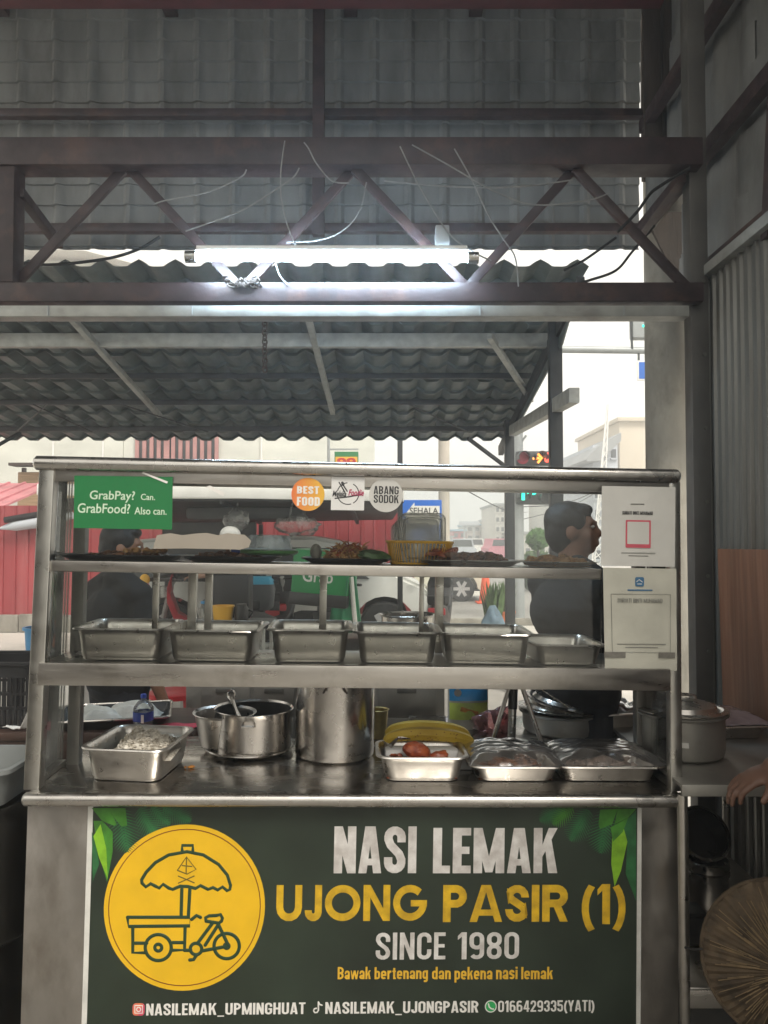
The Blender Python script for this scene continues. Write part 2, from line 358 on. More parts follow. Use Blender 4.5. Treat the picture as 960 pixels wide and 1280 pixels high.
def text_mesh(body, box, o, ax, ay, an, t, bold=0.0, space=1.0, shear=0.0, wordspace=1.0):
    """lettering filling box (x0, x1, y0, y1) on the plane o + ax*x + ay*y, standing t proud along an"""
    c = bpy.data.curves.new('lettering', 'FONT'); c.body = body; c.size = 1; c.offset = bold; c.space_character = space; c.shear = shear
    c.space_word = wordspace
    c.fill_mode = 'BOTH'; c.extrude = .5; c.resolution_u = 3
    ob = bpy.data.objects.new('lettering', c); S.collection.objects.link(ob)
    dg = bpy.context.evaluated_depsgraph_get(); dg.update()
    me = bpy.data.meshes.new_from_object(ob.evaluated_get(dg))
    bpy.data.objects.remove(ob); bpy.data.curves.remove(c)
    xs = [v.co.x for v in me.vertices]; ys = [v.co.y for v in me.vertices]
    x0, x1, y0, y1 = min(xs), max(xs), min(ys), max(ys)
    o, ax, ay, an = Vector(o), Vector(ax), Vector(ay), Vector(an)
    b = MB(); 
    fv = [o + ax * (box[0] + (v.co.x - x0) / (x1 - x0) * (box[1] - box[0])) + ay * (box[2] + (v.co.y - y0) / (y1 - y0) * (box[3] - box[2])) + an * (t if v.co.z > 0 else 0) for v in me.vertices]
    b._add(fv, [tuple(p.vertices) for p in me.polygons]); bpy.data.meshes.remove(me)
    return b
def rrect(hx, hy, r, n=5, cx=0, cy=0):
    o = []
    for (sx, sy, a0) in ((1, 1, 0), (-1, 1, 90), (-1, -1, 180), (1, -1, 270)):
        for k in range(n + 1):
            a = R(a0 + 90 * k / n); o.append((cx + sx * (hx - r) + r * math.cos(a), cy + sy * (hy - r) + r * math.sin(a)))
    return o
def remesh(b, name, m, parent, voxel, smooth=6, factor=.5):
    """fuse overlapping closed shapes into ONE continuous skin"""
    bmesh.ops.recalc_face_normals(b.bm, faces=b.bm.faces[:])
    me = bpy.data.meshes.new(name); b.bm.to_mesh(me); b.bm.free()
    o = bpy.data.objects.new(name, me); S.collection.objects.link(o)
    md = o.modifiers.new('r', 'REMESH'); md.mode = 'VOXEL'; md.voxel_size = voxel
    sm = o.modifiers.new('s', 'SMOOTH'); sm.iterations = smooth; sm.factor = factor
    dg = bpy.context.evaluated_depsgraph_get(); dg.update()
    me2 = bpy.data.meshes.new_from_object(o.evaluated_get(dg)); bpy.data.objects.remove(o); bpy.data.meshes.remove(me)
    me2.name = name; me2.materials.clear(); me2.materials.append(M[m] if isinstance(m, str) else m)
    me2.polygons.foreach_set('use_smooth', [True] * len(me2.polygons))
    o = bpy.data.objects.new(name, me2); S.collection.objects.link(o)
    if parent: o.parent = parent
    return o

# ------------------------------------------------------------------ block lettering, drawn from strokes
def glyph(ch, t, w=None):
    """pieces (polygons) of one letter, cap height 1; returns (pieces, width)"""
    W_ = dict(N=.46, A=.48, S=.45, I=t, L=.34, E=.36, M=.62, K=.48, C=.45, G=.46, O=.46, D=.46, B=.46, P=.44, R=.46, U=.46, H=.46, T=.42, Y=.46, J=.38, F=.35)
    W_.update({'1': .27, '0': .45, '9': .45, '8': .45, '6': .45, '4': .46, '2': .43, '3': .43, '5': .43, '_': .42, '(': .22, ')': .22, ' ': .20, '.': t, '?': .4})
    W_.update(b=.40, a=.40, w=.60, k=.40, e=.40, r=.29, t=.27, n=.40, g=.40, d=.40, p=.40, i=t, l=t, m=.62, s=.38)
    w0 = W_[ch]; w = w or w0; a = t / 2; o = []
    def rect(x0, y0, x1, y1): o.append([(x0, y0), (x1, y0), (x1, y1), (x0, y1)])
    def rib(pts, closed=False):
        n = len(pts); L_, R_ = [], []
        for i in range(n):
            p = Vector(pts[i]); q0 = Vector(pts[i - 1]) if (i or closed) else None; q1 = Vector(pts[(i + 1) % n]) if (i < n - 1 or closed) else None
            d0 = (p - q0).normalized() if q0 is not None else (q1 - p).normalized(); d1 = (q1 - p).normalized() if q1 is not None else d0
            nn = Vector((-(d0 + d1).y, (d0 + d1).x)); nn.normalize(); k = a / max(.5, nn.dot(Vector((-d0.y, d0.x)))); L_.append(p + nn * k); R_.append(p - nn * k)
        m = n if closed else n - 1
        for i in range(m): j = (i + 1) % n; o.append([tuple(R_[i]), tuple(R_[j]), tuple(L_[j]), tuple(L_[i])])
    def arcp(cx, cy, r, a0, a1, ry=None, n=7): return [(cx + r * math.cos(R(a0 + (a1 - a0) * k / n)), cy + (ry or r) * math.sin(R(a0 + (a1 - a0) * k / n))) for k in range(n + 1)]
    x0, x1 = a, w - a; r = (x1 - x0) / 2; cx = w / 2
    def ring(b0, b1): rib(arcp(cx, b1 - a - r, r, 0, 180)[:-1] + [(x0, b1 - a - r)] + arcp(cx, b0 + a + r, r, 180, 360)[:-1] + [(x1, b0 + a + r)], True)
    X = .70                                                     # x-height
    if ch in 'NHMKLEFBDPRIT1bkdpl' or ch in 'nmri':
        if ch in 'NHMKLEFI': rect(0, 0, t, 1)
    if ch == 'N': rect(w - t, 0, w, 1); o.append([(0, 1), (w - t * 1.0, 0), (w, 0), (t * 1.0, 1)])
    elif ch == 'H': rect(w - t, 0, w, 1); rect(t, .5 - a, w - t, .5 + a)
    elif ch == 'M': rect(w - t, 0, w, 1); o.append([(0, 1), (cx - t * .42, .02), (cx + t * .42, .02), (t, 1)]); o.append([(w - t, 1), (cx - t * .42, .02), (cx + t * .42, .02), (w, 1)])
    elif ch == 'A': o.append([(0, 0), (t * .97, 0), (cx + t * .28, 1), (cx - t * .62, 1)]); o.append([(w - t * .97, 0), (w, 0), (cx + t * .62, 1), (cx - t * .28, 1)]); rect(w * .24, .17, w * .76, .17 + t * .8)
    elif ch == 'L': rect(t, 0, w, t * .95)
    elif ch in 'EF':
        rect(t, 1 - t * .95, w, 1); rect(t, .5 - t * .42, w * .92, .5 + t * .48)
        if ch == 'E': rect(t, 0, w, t * .95)
    elif ch == 'K': o.append([(t, .36), (t, .36 + t * 1.5), (w - t * 1.02, 1), (w, 1)]); o.append([(t * 1.3, .58), (t * 1.3 + t * .75, .58 + t * .9), (w, 0), (w - t * 1.05, 0)])
    elif ch == 'I': pass
    elif ch == 'T': rect(cx - a, 0, cx + a, 1 - t * .9); rect(0, 1 - t * .9, w, 1)
    elif ch == 'Y': rect(cx - a, 0, cx + a, .45); o.append([(0, 1), (cx - a, .40), (cx + a * .9, .45), (t, 1)]); o.append([(w, 1), (cx + a, .40), (cx - a * .9, .45), (w - t, 1)])
    elif ch == 'S': rib([(x1, .66)] + arcp(cx, 1 - a - r, r, 0, 180) + [(x0, .72), (x0 + r * .35, .60), (x1 - r * .35, .41), (x1, .29)] + arcp(cx, a + r, r, 0, -180) + [(x0, .34)])
    elif ch == 'C': rib([(x1, .63)] + arcp(cx, 1 - a - r, r, 0, 180) + arcp(cx, a + r, r, 180, 360) + [(x1, .37)])
    elif ch == 'G' and w > .7: rib(arcp(cx, .5, r, 46, 350, .5 - a, 22)); rect(cx + .02, .40, w - .004, .40 + t * .85)
    elif ch == 'O' and w > .7: rib(arcp(cx, .5, r, 0, 360, .5 - a, 30)[:-1], True)
    elif ch == 'G': rib([(x1, .66)] + arcp(cx, 1 - a - r, r, 0, 180) + arcp(cx, a + r, r, 180, 360) + [(x1, .50)]); rect(cx - .01, .40, w - .001, .40 + t * .85)
    elif ch in 'O0': ring(0, 1)
    elif ch == 'U': rib([(x0, 1)] + arcp(cx, a + r, r, 180, 360) + [(x1, 1)])
    elif ch == 'J': rib([(x1, 1)] + arcp(cx, a + r, r, 0, -180) + [(x0, .30)])
    elif ch == 'D': rib([(x0, 0), (x0, 1)]); rib([(t, 1 - a), (cx - .02, 1 - a)] + arcp(x1 - r, 1 - a - r, r, 90, 0)[1:] + arcp(x1 - r, a + r, r, 0, -90) + [(t, a)])
    elif ch in 'BPR':
        rib([(x0, 0), (x0, 1)]); r2 = (.5 - a) / 2 + .005; rib([(t, 1 - a), (x1 - r2 * .9, 1 - a)] + arcp(x1 - r2, 1 - a - r2, r2, 80, -80) + [(x1 - r2 * .9, .5 - .005), (t, .5 - .005)])
        if ch == 'B': r3 = (.5 - a) / 2; rib([(x1 - r3 * .9, .497)] + arcp(x1 - r3, a + r3, r3, 80, -80) + [(x1 - r3 * .9, a), (t, a)])
        if ch == 'R': o.append([(w * .42, .45), (w * .42 + t, .47), (w, 0), (w - t * 1.05, 0)])
    elif ch == '1': rect(w - t * 1.1, 0, w, 1); o.append([(0, .72), (w - t * 1.1, .84), (w - t * 1.1, 1), (w - t * 1.15, 1), (0, .86)])
    elif ch == '8': ring(0, .545); ring(.455, 1)
    elif ch == '9': ring(.36, 1); rib([(x1, .6), (x1, a + r)] + arcp(cx, a + r, r, 0, -150)[1:])
    elif ch == '6': ring(0, .64); rib([(x0, .4), (x0, 1 - a - r)] + arcp(cx, 1 - a - r, r, 180, 30)[1:])
    elif ch == '4': rect(w - t * 1.5, 0, w - t * .5, 1); rect(0, .22, w, .22 + t * .9); o.append([(0, .22 + t * .5), (t, .22 + t * .5), (w - t * 1.2, 1), (w - t * 1.5 - t * .3, 1)])
    elif ch == '2': rib([(x0, .68)] + arcp(cx, 1 - a - r, r, 180, 0) + [(x1, .62), (x0 + .02, a + .05)]); rect(0, 0, w, t * .95)
    elif ch == '3': rib([(x0, .70)] + arcp(cx, 1 - a - r, r, 180, 0) + [(x1, .60), (x1 - .04, .53), (cx, .505)]); rib([(cx, .495), (x1 - .04, .47), (x1, .40)] + arcp(cx, a + r, r, 0, -180) + [(x0, .30)])
    elif ch == '5': rect(0, 1 - t * .95, w * .95, 1); rib([(x0, 1 - t), (x0, .52)]); rib([(x0, .50), (x0 + .06, .57), (cx, .60), (x1 - .05, .56), (x1, .47)] + arcp(cx, a + r, r, 0, -180) + [(x0, .28)])
    elif ch == '_': rect(0, -.16, w, -.16 + t * .55)
    elif ch in '()':
        q = arcp(w + .25, .40, w + .25 - a, 130, 230, .72); q = [(x if ch == '(' else w - x, y) for x, y in q]; rib(q)
    elif ch == '.': rect(0, 0, t, t)
    elif ch in 'bdpg':
        lo_, hi_ = 0, X; ring(lo_, hi_)
        sx0 = 0 if ch in 'bp' else w - t; rect(sx0, (-.24 if ch in 'p' else 0) if ch != 'g' else -.05, sx0 + t, 1 if ch in 'bd' else X)
        if ch == 'g': rib([(x1, 0), (x1, -.10), (x1 - r * .5, -.20), (x0 + .03, -.19)])
    elif ch == 'a': rib([(x0, X - .17)] + arcp(cx, X - a - r, r, 170, 0) + [(x1, 0)]); rib(arcp(cx, a + r * .8, r, 20, 160, r * .8) + arcp(cx, a + r * .8, r, 180, 340, r * .8))
    elif ch == 'e': rib([(x0 + .03, X * .48), (x1, X * .48), (x1, X - a - r)] + arcp(cx, X - a - r, r, 10, 180) + arcp(cx, a + r, r, 180, 330))
    elif ch == 'w':
        for (p0, p1) in ((0, .26), (.5, .26), (.5, .74), (1, .74)): o.append([(p1 * w - t * .45, 0), (p1 * w + t * .45, 0), (min(w, p0 * w + t * .5), X), (max(0, p0 * w - t * .5), X)])
    elif ch == 'k': rect(0, 0, t, 1); o.append([(t, .26), (t, .26 + t * 1.3), (w - t, X), (w, X)]); o.append([(t * 1.4, .40), (t * 2.1, .50), (w, 0), (w - t, 0)])
    elif ch == 'n': rect(0, 0, t, X); rib([(t * .6, X - a - r)] + arcp(cx, X - a - r, r, 150, 0) + [(x1, 0)])
    elif ch == 'm':
        rect(0, 0, t, X); q = (w - t) / 4
        for k in (0, 1): c_ = a + q + 2 * q * k; rib(arcp(c_, X - a - q, q, 160, 0) + [(c_ + q, 0)])
    elif ch == 'r': rect(0, 0, t, X); rib([(t * .7, X - .20), (w * .6, X - a), (w, X - a)])
    elif ch == 't': rect(w * .25, 0, w * .25 + t, .92); rect(0, X - t * .8, w, X); rect(w * .25 + t, 0, w, t * .8)
    elif ch == 'i': rect(0, 0, t, X); rect(0, X + .10, t, X + .10 + t * .9)
    elif ch == 'l': rect(0, 0, t, 1)
    elif ch == 's': rib([(x1, X - .20)] + arcp(cx, X - a - r, r, 20, 180) + [(x0, X * .60), (x1, X * .40)] + arcp(cx, a + r, r, 0, -160))
    return o, w
def block_text(txt, box, o, ax, ay, an, lift, t=.17, gap=.055, wide=1.0, widths=None):
    """stroke-drawn lettering filling box (x0, x1, y0, y1)"""
    pcs = []; x = 0
    for k_, ch in enumerate(txt):
        ps, w = glyph(ch, t, widths[k_] if widths else None); ps = [[(x + p[0] * wide, p[1]) for p in q] for q in ps]; pcs += ps; x += w * wide + gap
    X0 = min(p[0] for q in pcs for p in q); X1 = max(p[0] for q in pcs for p in q); Y0 = min(p[1] for q in pcs for p in q); Y1 = max(p[1] for q in pcs for p in q)
    b = MB(); o, an = Vector(o), Vector(an)
    for i, q in enumerate(pcs):
        pts = [(box[0] + (p[0] - X0) / (X1 - X0) * (box[1] - box[0]), box[2] + (p[1] - Y0) / (Y1 - Y0) * (box[3] - box[2])) for p in q]
        b.prism(pts, o, ax, ay, an, lift + (i % 23) * 3e-6)
    return b

# ================================================================== SETTING
b = MB(); b.grid(lambda i, j: Vector((-110 + 220 * i, -30 + 180 * j, 0)), 4, 4); structure(b.build('ground', 'pave', smooth=0))
b = MB(); b.box((-2.9, -3.4, .0), (1.9, 3.7, .05), .01); structure(b.build('stall_floor', 'floor'))
b = MB(); b.grid(lambda i, j: Vector((3.0 + 5 * i, 9 + 138 * j, .004)), 1, 1); structure(b.build('side_road', 'asphalt', smooth=0))
b = MB(); b.grid(lambda i, j: Vector((-60 + 120 * i, 13.6 + 6.5 * j, .008)), 1, 1); structure(b.build('cross_road', 'asphalt', smooth=0))
b = MB(); b.box((-2.2, 13.35, 0), (2.6, 13.5, .12), .02); structure(b.build('kerb', 'conc'))

# --- profiled tile sheets
def tile_sheet(b, O, T, Sd, N, width, length, wave, step, amp, drop, kind='wave', ph=0.0, wob=.004):
    O, T, Sd, N = Vector(O), Vector(T), Vector(Sd), Vector(N)
    ts = []; nw = int(width / wave * 10)
    ss = []
    k = 0
    while k * step < length - 1e-6:
        e = min((k + 1) * step, length)
        ss.append((k * step + .001, 0.0)); ss.append(((k + .5) * step if (k + .5) * step < e else e - .004, drop * .55)); ss.append((e - .001, drop)); k += 1
    def prof(x):
        f = (x / wave + ph) % 1.0
        if kind == 'wave':
            c = abs(f - .5) * 2                      # 0 at the crest
            return amp * max(0, 1 - c / .62) ** .8 if c < .62 else 0
        return amp * max(0.0, min(1.0, (.13 - abs(f - .5)) / .03))
    vs = []; fs = []
    for (s_, d_) in ss:
        for i in range(nw + 1):
            x = width * i / nw; w = wob * noise.noise(Vector((x * 2.1, s_ * 1.7, ph * 9)))
            vs.append(O + T * x + Sd * (s_ + w * 1.5) + N * (prof(x) + d_ + w))
    for j in range(len(ss) - 1):
        for i in range(nw): fs.append((j * (nw + 1) + i, j * (nw + 1) + i + 1, (j + 1) * (nw + 1) + i + 1, (j + 1) * (nw + 1) + i))
    b._add(vs, fs)

# --- the cladding wall of tile sheets above the stall
YW = 4.6
bl, br = P(-70, 306, YW), P(804.5, 309, YW); top = P(400, -25, YW).z
w = thing('tile_clad_wall', 'wall of grey tile sheets above the roof truss, framed by dark purlins', 'wall', Vector((0, YW, 0)))
b = MB(); tile_sheet(b, (bl.x, 0, top), (1, 0, 0), (0, .06, -1), (0, -1, 0), br.x - bl.x, top - bl.z, .216, .1245, .019, .018, 'rib', .42)
b.thick(.003); b.build('tile_sheet', 'clad', w)
for y, h in ((151, .045), (292, .05)):
    p = P(400, y, YW); b = MB(); b.box((bl.x, -.10, p.z - h / 2), (br.x + .02, -.045, p.z + h / 2), .004); b.build('purlin', 'maroon', w)
for x in (401,):
    p = P(x, 100, YW); b = MB(); b.box((p.x - .035, -.17, bl.z), (p.x + .035, -.11, top), .004); b.build('rafter', 'maroon', w)
# --- roof over the stall
zt = P(400, 34, YW).z + .02
w = thing('stall_roof', 'dark sheet roof over the stall with red and brown beams beneath', 'roof', Vector((0, 0, zt)))
b = MB(); tile_sheet(b, (-3.4, YW + .1, .12), (1, 0, 0), (0, -1, .02), (0, 0, 1), 5.7, 4.3, .216, .3, .014, .012, 'rib'); b.thick(.003); b.build('roof_sheet', 'soffit', w)
pr = P(360, 8, 3.9)
b = MB(); b.box((-3.0, 3.86, pr.z - zt + .02), (1.45, 3.95, pr.z - zt + .08), .004); b.build('beam', mat('red_oxide_beam', (.085, .022, .026), .55, 0, .2, 8), w)
for x in (-2.3, -1.28, -.2, .55):
    b = MB(); b.box((x - .04, .45, -.0), (x + .04, YW - .06, .11), .004); b.build('rafter', 'maroon', w)
# --- truss
YT = 3.2
w_truss = w = thing('roof_truss', 'maroon steel roof truss with diagonal members spanning above the food cart', 'roof truss', Vector((0, YT, 0)))
def TP(x, y, dy=0): v = P(x, y, YT + dy); return Vector((v.x, dy, v.z))
def chord(name, ya, yb, x0, x1, d):
    a, c = TP(x0, ya), TP(x1, yb); b = MB(); b.box((a.x, -d, c.z), (c.x, d, a.z), .005); b.build(name, 'maroon', w)
chord('top_chord', 180, 214, -62, 872, .06); chord('bottom_chord', 357.5, 381, -62, 874, .05)
for (x0, y0, x1, y1, k) in ((153, 214, 18, 357, .02), (165, 214, 297, 357, .012), (440, 214, 308, 357, .012), (446, 214, 580, 357, -.012),
                            (715, 214, 587, 357, .012), (721, 214, 856, 357, -.012)):
    a, c = TP(x0, y0, k), TP(x1, y1, k); d = (c - a).normalized() * .015
    b = MB(); b.bar(a - d, c + d, .022, .040, (0, 0, 1), .003); b.build('diagonal', 'maroon', w)
for (x0, y0, x1, y1, dy) in ((24, 240, 74, 306, .5), (852, 222, 800, 292, .45)):
    a, c = TP(x0, y0, 0), TP(x1, y1, dy); b = MB(); b.bar(a, c, .04, .04, (0, 0, 1), .003); b.build('brace', 'maroon', w)
# --- galvanised beam below the truss
w = thing('galvanised_beam', 'pale galvanised steel beam running under the maroon truss', 'beam', Vector((0, YT - .02, 0)))
a, c = P(-20, 381.6, YT - .07), P(862, 395.5, YT - .07)
b = MB(); b.box((a.x, -.05, c.z), (c.x, .03, a.z), .004); b.build('channel', 'galv', w)
b = MB()
for x in (60, 240, 423, 600, 780):
    p = P(x, 388, YT - .07); b.box((p.x - .003, -.054, c.z + .004), (p.x + .003, -.047, a.z - .003))
b.build('joint', 'pole_grey', w)
# --- posts of the shelter
a = P(-14, 600, YT); c = P(19, 600, YT)
b = MB(); b.box((a.x, -.05, P(0, 357, YT).z), (c.x, .05, P(0, 214, YT).z), .005); b.build('end_post', 'maroon', w_truss)
w = thing('shelter_post', 'maroon steel post carrying the left end of the truss', 'post', Vector((P(-50, 600, YT).x, YT + .12, .05)))
b = MB(); b.box((-.05, -.05, 0), (.05, .05, P(0, 178, YT).z - .05), .005); b.build('upright', 'maroon', w)
a, c = P(862, 600, YT + .05), P(884, 600, YT + .05)
w = thing('shelter_post', 'grey steel post between the concrete pole and the corrugated siding', 'post', Vector(((a.x + c.x) / 2, YT + .05, .05)))
hw = (c.x - a.x) / 2
b = MB(); b.box((-hw, -.04, 0), (hw, .04, 4.4), .005); b.build('upright', mat('grey_painted_post', (.095, .092, .085), .5, .2, .2, 5, .1, 30, rvar=.1), w)
for k in range(6): b = MB(); b.cyl((hw * .45, -.045, 1.0 + k * .31), (hw * .45, -.036, 1.0 + k * .31), .008, seg=8); b.build('bolt', 'dark_steel', w)
# --- right-hand siding wall, parallel to the view
XS = 1.395
zs = P(885, 346, 3.3).z
w = thing('corrugated_siding_wall', 'grey ribbed metal siding wall along the right side of the stall', 'wall', Vector((XS, 0, .05)))
b = MB(); prof = []
y = 3.36
while y > .1:
    prof += [(y, 0), (y - .018, 0), (y - .024, .012), (y - .038, .012), (y - .044, 0)]; y -= .062
b.grid(lambda i, j: Vector((-prof[min(int(round(i * (len(prof) - 1))), len(prof) - 1)][1] + .004 * noise.noise(Vector((j * 3, i * 20, 1))), prof[min(int(round(i * (len(prof) - 1))), len(prof) - 1)][0], j * (zs - .05))), len(prof) - 1, 5)
b.thick(.002); b.build('siding', 'siding', w)
b = MB(); b.box((-.045, .1, zs - .075), (.03, 3.36, zs - .03), .004); b.build('top_rail', 'galv', w)
b = MB(); b.tube([(-.035, 3.25, .3), (-.035, 3.25, zs - .1)], .014, 10); b.build('conduit', 'galv', w)
w = thing('tile_clad_wall', 'dim tile sheets above the ribbed siding on the right', 'wall', Vector((XS + .12, 0, zs)))
b = MB(); tile_sheet(b, (0, 3.9, .02), (0, -1, 0), (.06, 0, 1), (-1, 0, 0), 3.8, 2.0, .30, .28, .014, .016, 'rib', .2); tile_sheet(b, (.04, 4.5, .75), (0, -1, 0), (.06, 0, 1), (-1, 0, 0), 1.35, 1.3, .30, .28, .014, .016, 'rib', .2); b.thick(.003); b.build('tile_sheet', 'clad', w)
b = MB(); b.bar((-.09, 3.3, .0), (-.09, .1, .0), .05, .16); b.bar((-.05, 4.3, .62), (-.05, .1, .62), .05, .07); b.bar((-.04, 4.3, 1.2), (-.04, .1, 1.2), .05, .07)
b.bar((-.11, 2.75, -.05), (0.0, 2.75, 1.7), .05, .06); b.build('purlin', 'maroon', w)
# --- weathered planks closing the corner
w = thing('plank_wall', 'weathered brown planks closing the corner right of the tile cladding', 'wall', Vector((0, 4.2, 0)))
for i, (x0, x1) in enumerate(((802.5, 826), (827, 845), (846, 862), (863, 905))):
    a, c = P(x0, 0, 4.2), P(x1, 0, 4.2); zb = P(0, (205, 215, 222, 330)[i], 4.2).z
    b = MB(); b.box((a.x, -.012 + .003 * i, zb), (c.x - .004, .012 + .003 * i, P(0, -30, 4.2).z), .003); b.build('plank', 'wood_dark', w)
a = P(832, 268, 4.2); c = P(862, 355, 4.2)
b = MB(); b.prism([(P(818, 285, 4.2).x, P(0, 285, 4.2).z), (P(838, 262, 4.2).x, P(0, 262, 4.2).z), (P(866, 262, 4.2).x, P(0, 262, 4.2).z), (P(866, 360, 4.2).x, P(0, 360, 4.2).z), (P(850, 350, 4.2).x, P(0, 350, 4.2).z)], (0, .03, 0), (1, 0, 0), (0, 0, 1), (0, 1, 0), .02)
b.build('board', 'wood_dark', w)

w = thing('board_wall', 'dark board wall closing the shed behind the brown planks', 'wall', Vector((0, 4.75, 0)))
a, c = P(803.5, 225, 4.75), P(1010, -60, 4.75); b = MB(); b.box((a.x, 0, a.z), (c.x, .03, c.z), .004); a2 = P(866, 480, 4.75); b.box((a2.x, .0, a2.z), (c.x, .03, a.z - .004), .004); b.build('boards', 'wood_dark', w)
# --- awning over the pavement
YN, YF, ZN = 4.9, 8.4, 3.295
SL = .2005
def AZ(y): return ZN - (y - YN) * SL
d = Vector((0, 1, -SL)).normalized(); n = Vector((0, SL, 1)).normalized()
aw = thing('tile_awning', 'dark green tile sheet awning sloping away over the pavement on steel posts', 'awning', Vector((0, YN, 0)))
b = MB(); tile_sheet(b, (-5.2, 0, ZN - .03), (1, 0, 0), d, n, 6.52, 3.56, .236, .27, .052, .026, 'wave', .18, .012); b.thick(.003); b.build('tile_sheet', 'awning', aw)
def AP(px, py, drop=0.0):                    # point under the awning's plane seen at a photo pixel
    e = ray(px, py); k = e.z / e.y; y = (ZN + YN * SL - CAMZ - drop) / (k + SL); return Vector((e.x / e.y * y, y - YN, AZ(y) - drop))
for y, h, t, m_ in ((426, .105, .06, 'pole_grey'), (470, .05, .035, 'black_steel'), (503, .05, .035, 'black_steel'), (536, .05, .035, 'black_steel')):
    p = AP(300, y, h * .7); b = MB(); b.box((-5.2, p.y - t / 2, p.z - h / 2), (1.27, p.y + t / 2, p.z + h / 2), .004)
    b.build('purlin' if h < .1 else 'beam', m_ if h < .1 else 'galv', aw)
for (x0, y0, x1, y1) in ((84, 392, 200, 520), (384, 392, 416, 516), (612, 420, 664, 500)):
    a, c = AP(x0, y0, .12), AP(x1, y1, .12); b = MB(); b.bar(a, c, .045, .045, (0, 0, 1), .004); b.build('rafter', 'galv', aw)
b = MB(); b.bar(Vector((1.25, .12, P(715, 495, 5.05).z)), Vector((1.25, 2.55, P(645, 538, 7.4).z)), .07, .10, (0, 0, 1), .004); b.build('side_beam', 'galv', aw)
b = MB(); b.bar(Vector((1.27, .0, ZN - .14)), Vector((1.27, 3.45, AZ(8.35) - .14)), .05, .10); b.build('edge_beam', 'black_steel', aw)
b = MB(); b.prism([(.0, ZN - .1), (3.4, AZ(8.3) - .1), (2.55, 2.55), (.55, 2.9)], (1.268, 0, 0), (0, 1, 0), (0, 0, 1), (1, 0, 0), .012); b.build('gable_sheet', 'awning', aw)
for y in (5.58, 7.65):
    b = MB(); b.box((1.205, y - YN - .045, 0), (1.295, y - YN + .045, AZ(y) - .05), .006); b.build('post', 'black_steel', aw)
a, c = P(585, 548, 7.3), P(633, 584, 7.6); b = MB(); b.bar((a.x, 7.3 - YN, a.z), (c.x, 7.6 - YN, c.z), .03, .03); b.build('brace', 'black_steel', aw)
a, c = P(25, 541, 7.9), P(-12, 562, 7.6); b = MB(); b.bar((a.x, 7.9 - YN, a.z), (c.x, 7.6 - YN, c.z), .03, .03); b.build('brace', 'black_steel', aw)
for (x0, x1) in ((60, 20), (150, 260), (510, 585), (40, 115)):      # thin bracing wires under the sheets
    a, c = AP(x0, 505, .16), AP(x1, 540, .16); b = MB(); b.tube([a, c], .007, 6); b.build('bracing_wire', 'black_steel', aw)
# --- concrete pole
w = thing('concrete_pole', 'thick weathered concrete pole behind the right end of the cart', 'utility pole', Vector((P(834, 600, 5.2).x, 5.2, 0)))
b = MB(); b.lathe([(.142, 0), (.140, 1.2), (.136, 3.0), (.128, 6.5)], 40); b.build('shaft', 'conc', w)
# --- tube lamp
w = thing('tube_lamp', 'lit white fluorescent tube hung on the front of the truss', 'lamp', Vector((0, YT - .14, 0)))
a, c = P(246, 321, YT - .14), P(584, 322.5, YT - .14); 
b = MB(); b.tube([(a.x, 0, a.z), (c.x, 0, c.z)], .0165, 16); b.build('glass_tube', 'tube_glow', w)
for p, s in ((a, -1), (c, 1)):
    b = MB(); b.tube([(p.x + s * .002, 0, p.z), (p.x + s * .045, 0, p.z)], .024, 14); b.build('end_cap', 'alu', w)
b = MB(); b.box((a.x, -.016, (a.z + c.z) / 2 + .024), (c.x, .018, (a.z + c.z) / 2 + .044), .004); b.build('batten', 'white_paint', w)
p = P(553, 300, YT - .10); b = MB(); b.box((p.x - .028, .03, p.z - .03), (p.x + .028, .08, p.z + .06), .006); b.build('hanger_block', 'pole_grey', w)
# --- cables and chains
cab = [
 ('loop of thin pale cable curling down from the top chord', [(380, 178), (386, 186), (396, 205), (415, 226), (436, 229)], 'w', -.09),
 ('pale cable sagging across the left bay of the truss', [(192, 256), (205, 251), (260, 240), (300, 222), (308, 212)], 'w', -.07),
 ('long pale cable rising diagonally to the top chord left of centre', [(232, 289), (300, 264), (340, 240), (366, 222), (374, 210)], 'w', -.10),
 ('thin cable hanging straight down left of the middle apex', [(356, 176), (351, 215), (352, 250), (360, 283), (372, 312)], 'w', -.11),
 ('curved pale cable drooping from the middle apex of the truss', [(458, 228), (450, 262), (430, 287), (400, 300), (358, 303)], 'w', -.08),
 ('longest pale cable running from top chord down to the right end of the tube', [(500, 183), (526, 236), (560, 290), (590, 314), (614, 326)], 'w', -.12),
 ('slack pale cable curving across the right bay below the top chord', [(515, 181), (560, 206), (620, 240), (670, 256), (735, 250), (760, 242)], 'w', -.10),
 ('thin pale cable falling between the two right-hand diagonals', [(568, 186), (590, 225), (610, 268), (630, 300), (644, 322), (648, 358)], 'w', -.09),
 ('nearly level pale cable stretched under the top chord right of centre', [(480, 226), (560, 233), (640, 234), (716, 225)], 'w', -.07),
 ('short pale cable hanging below the tube near the middle', [(345, 331), (350, 345), (360, 356)], 'w', -.06),
 ('black cable sagging through the bright gap at the left', [(2, 326), (60, 331), (130, 324), (172, 312), (200, 296)], 'k', .4),
 ('thick black cable sagging through the bright gap right of the awning', [(715, 356), (738, 350), (770, 338), (790, 315), (818, 282)], 'k', .5),
 ('thin black cable below the tile wall near the awning corner', [(705, 338), (722, 330), (738, 320), (770, 297)], 'k', .6),
 ('black cable looping beside the brown planks', [(772, 290), (797, 264), (812, 243), (826, 232), (862, 210)], 'k', -.09)]
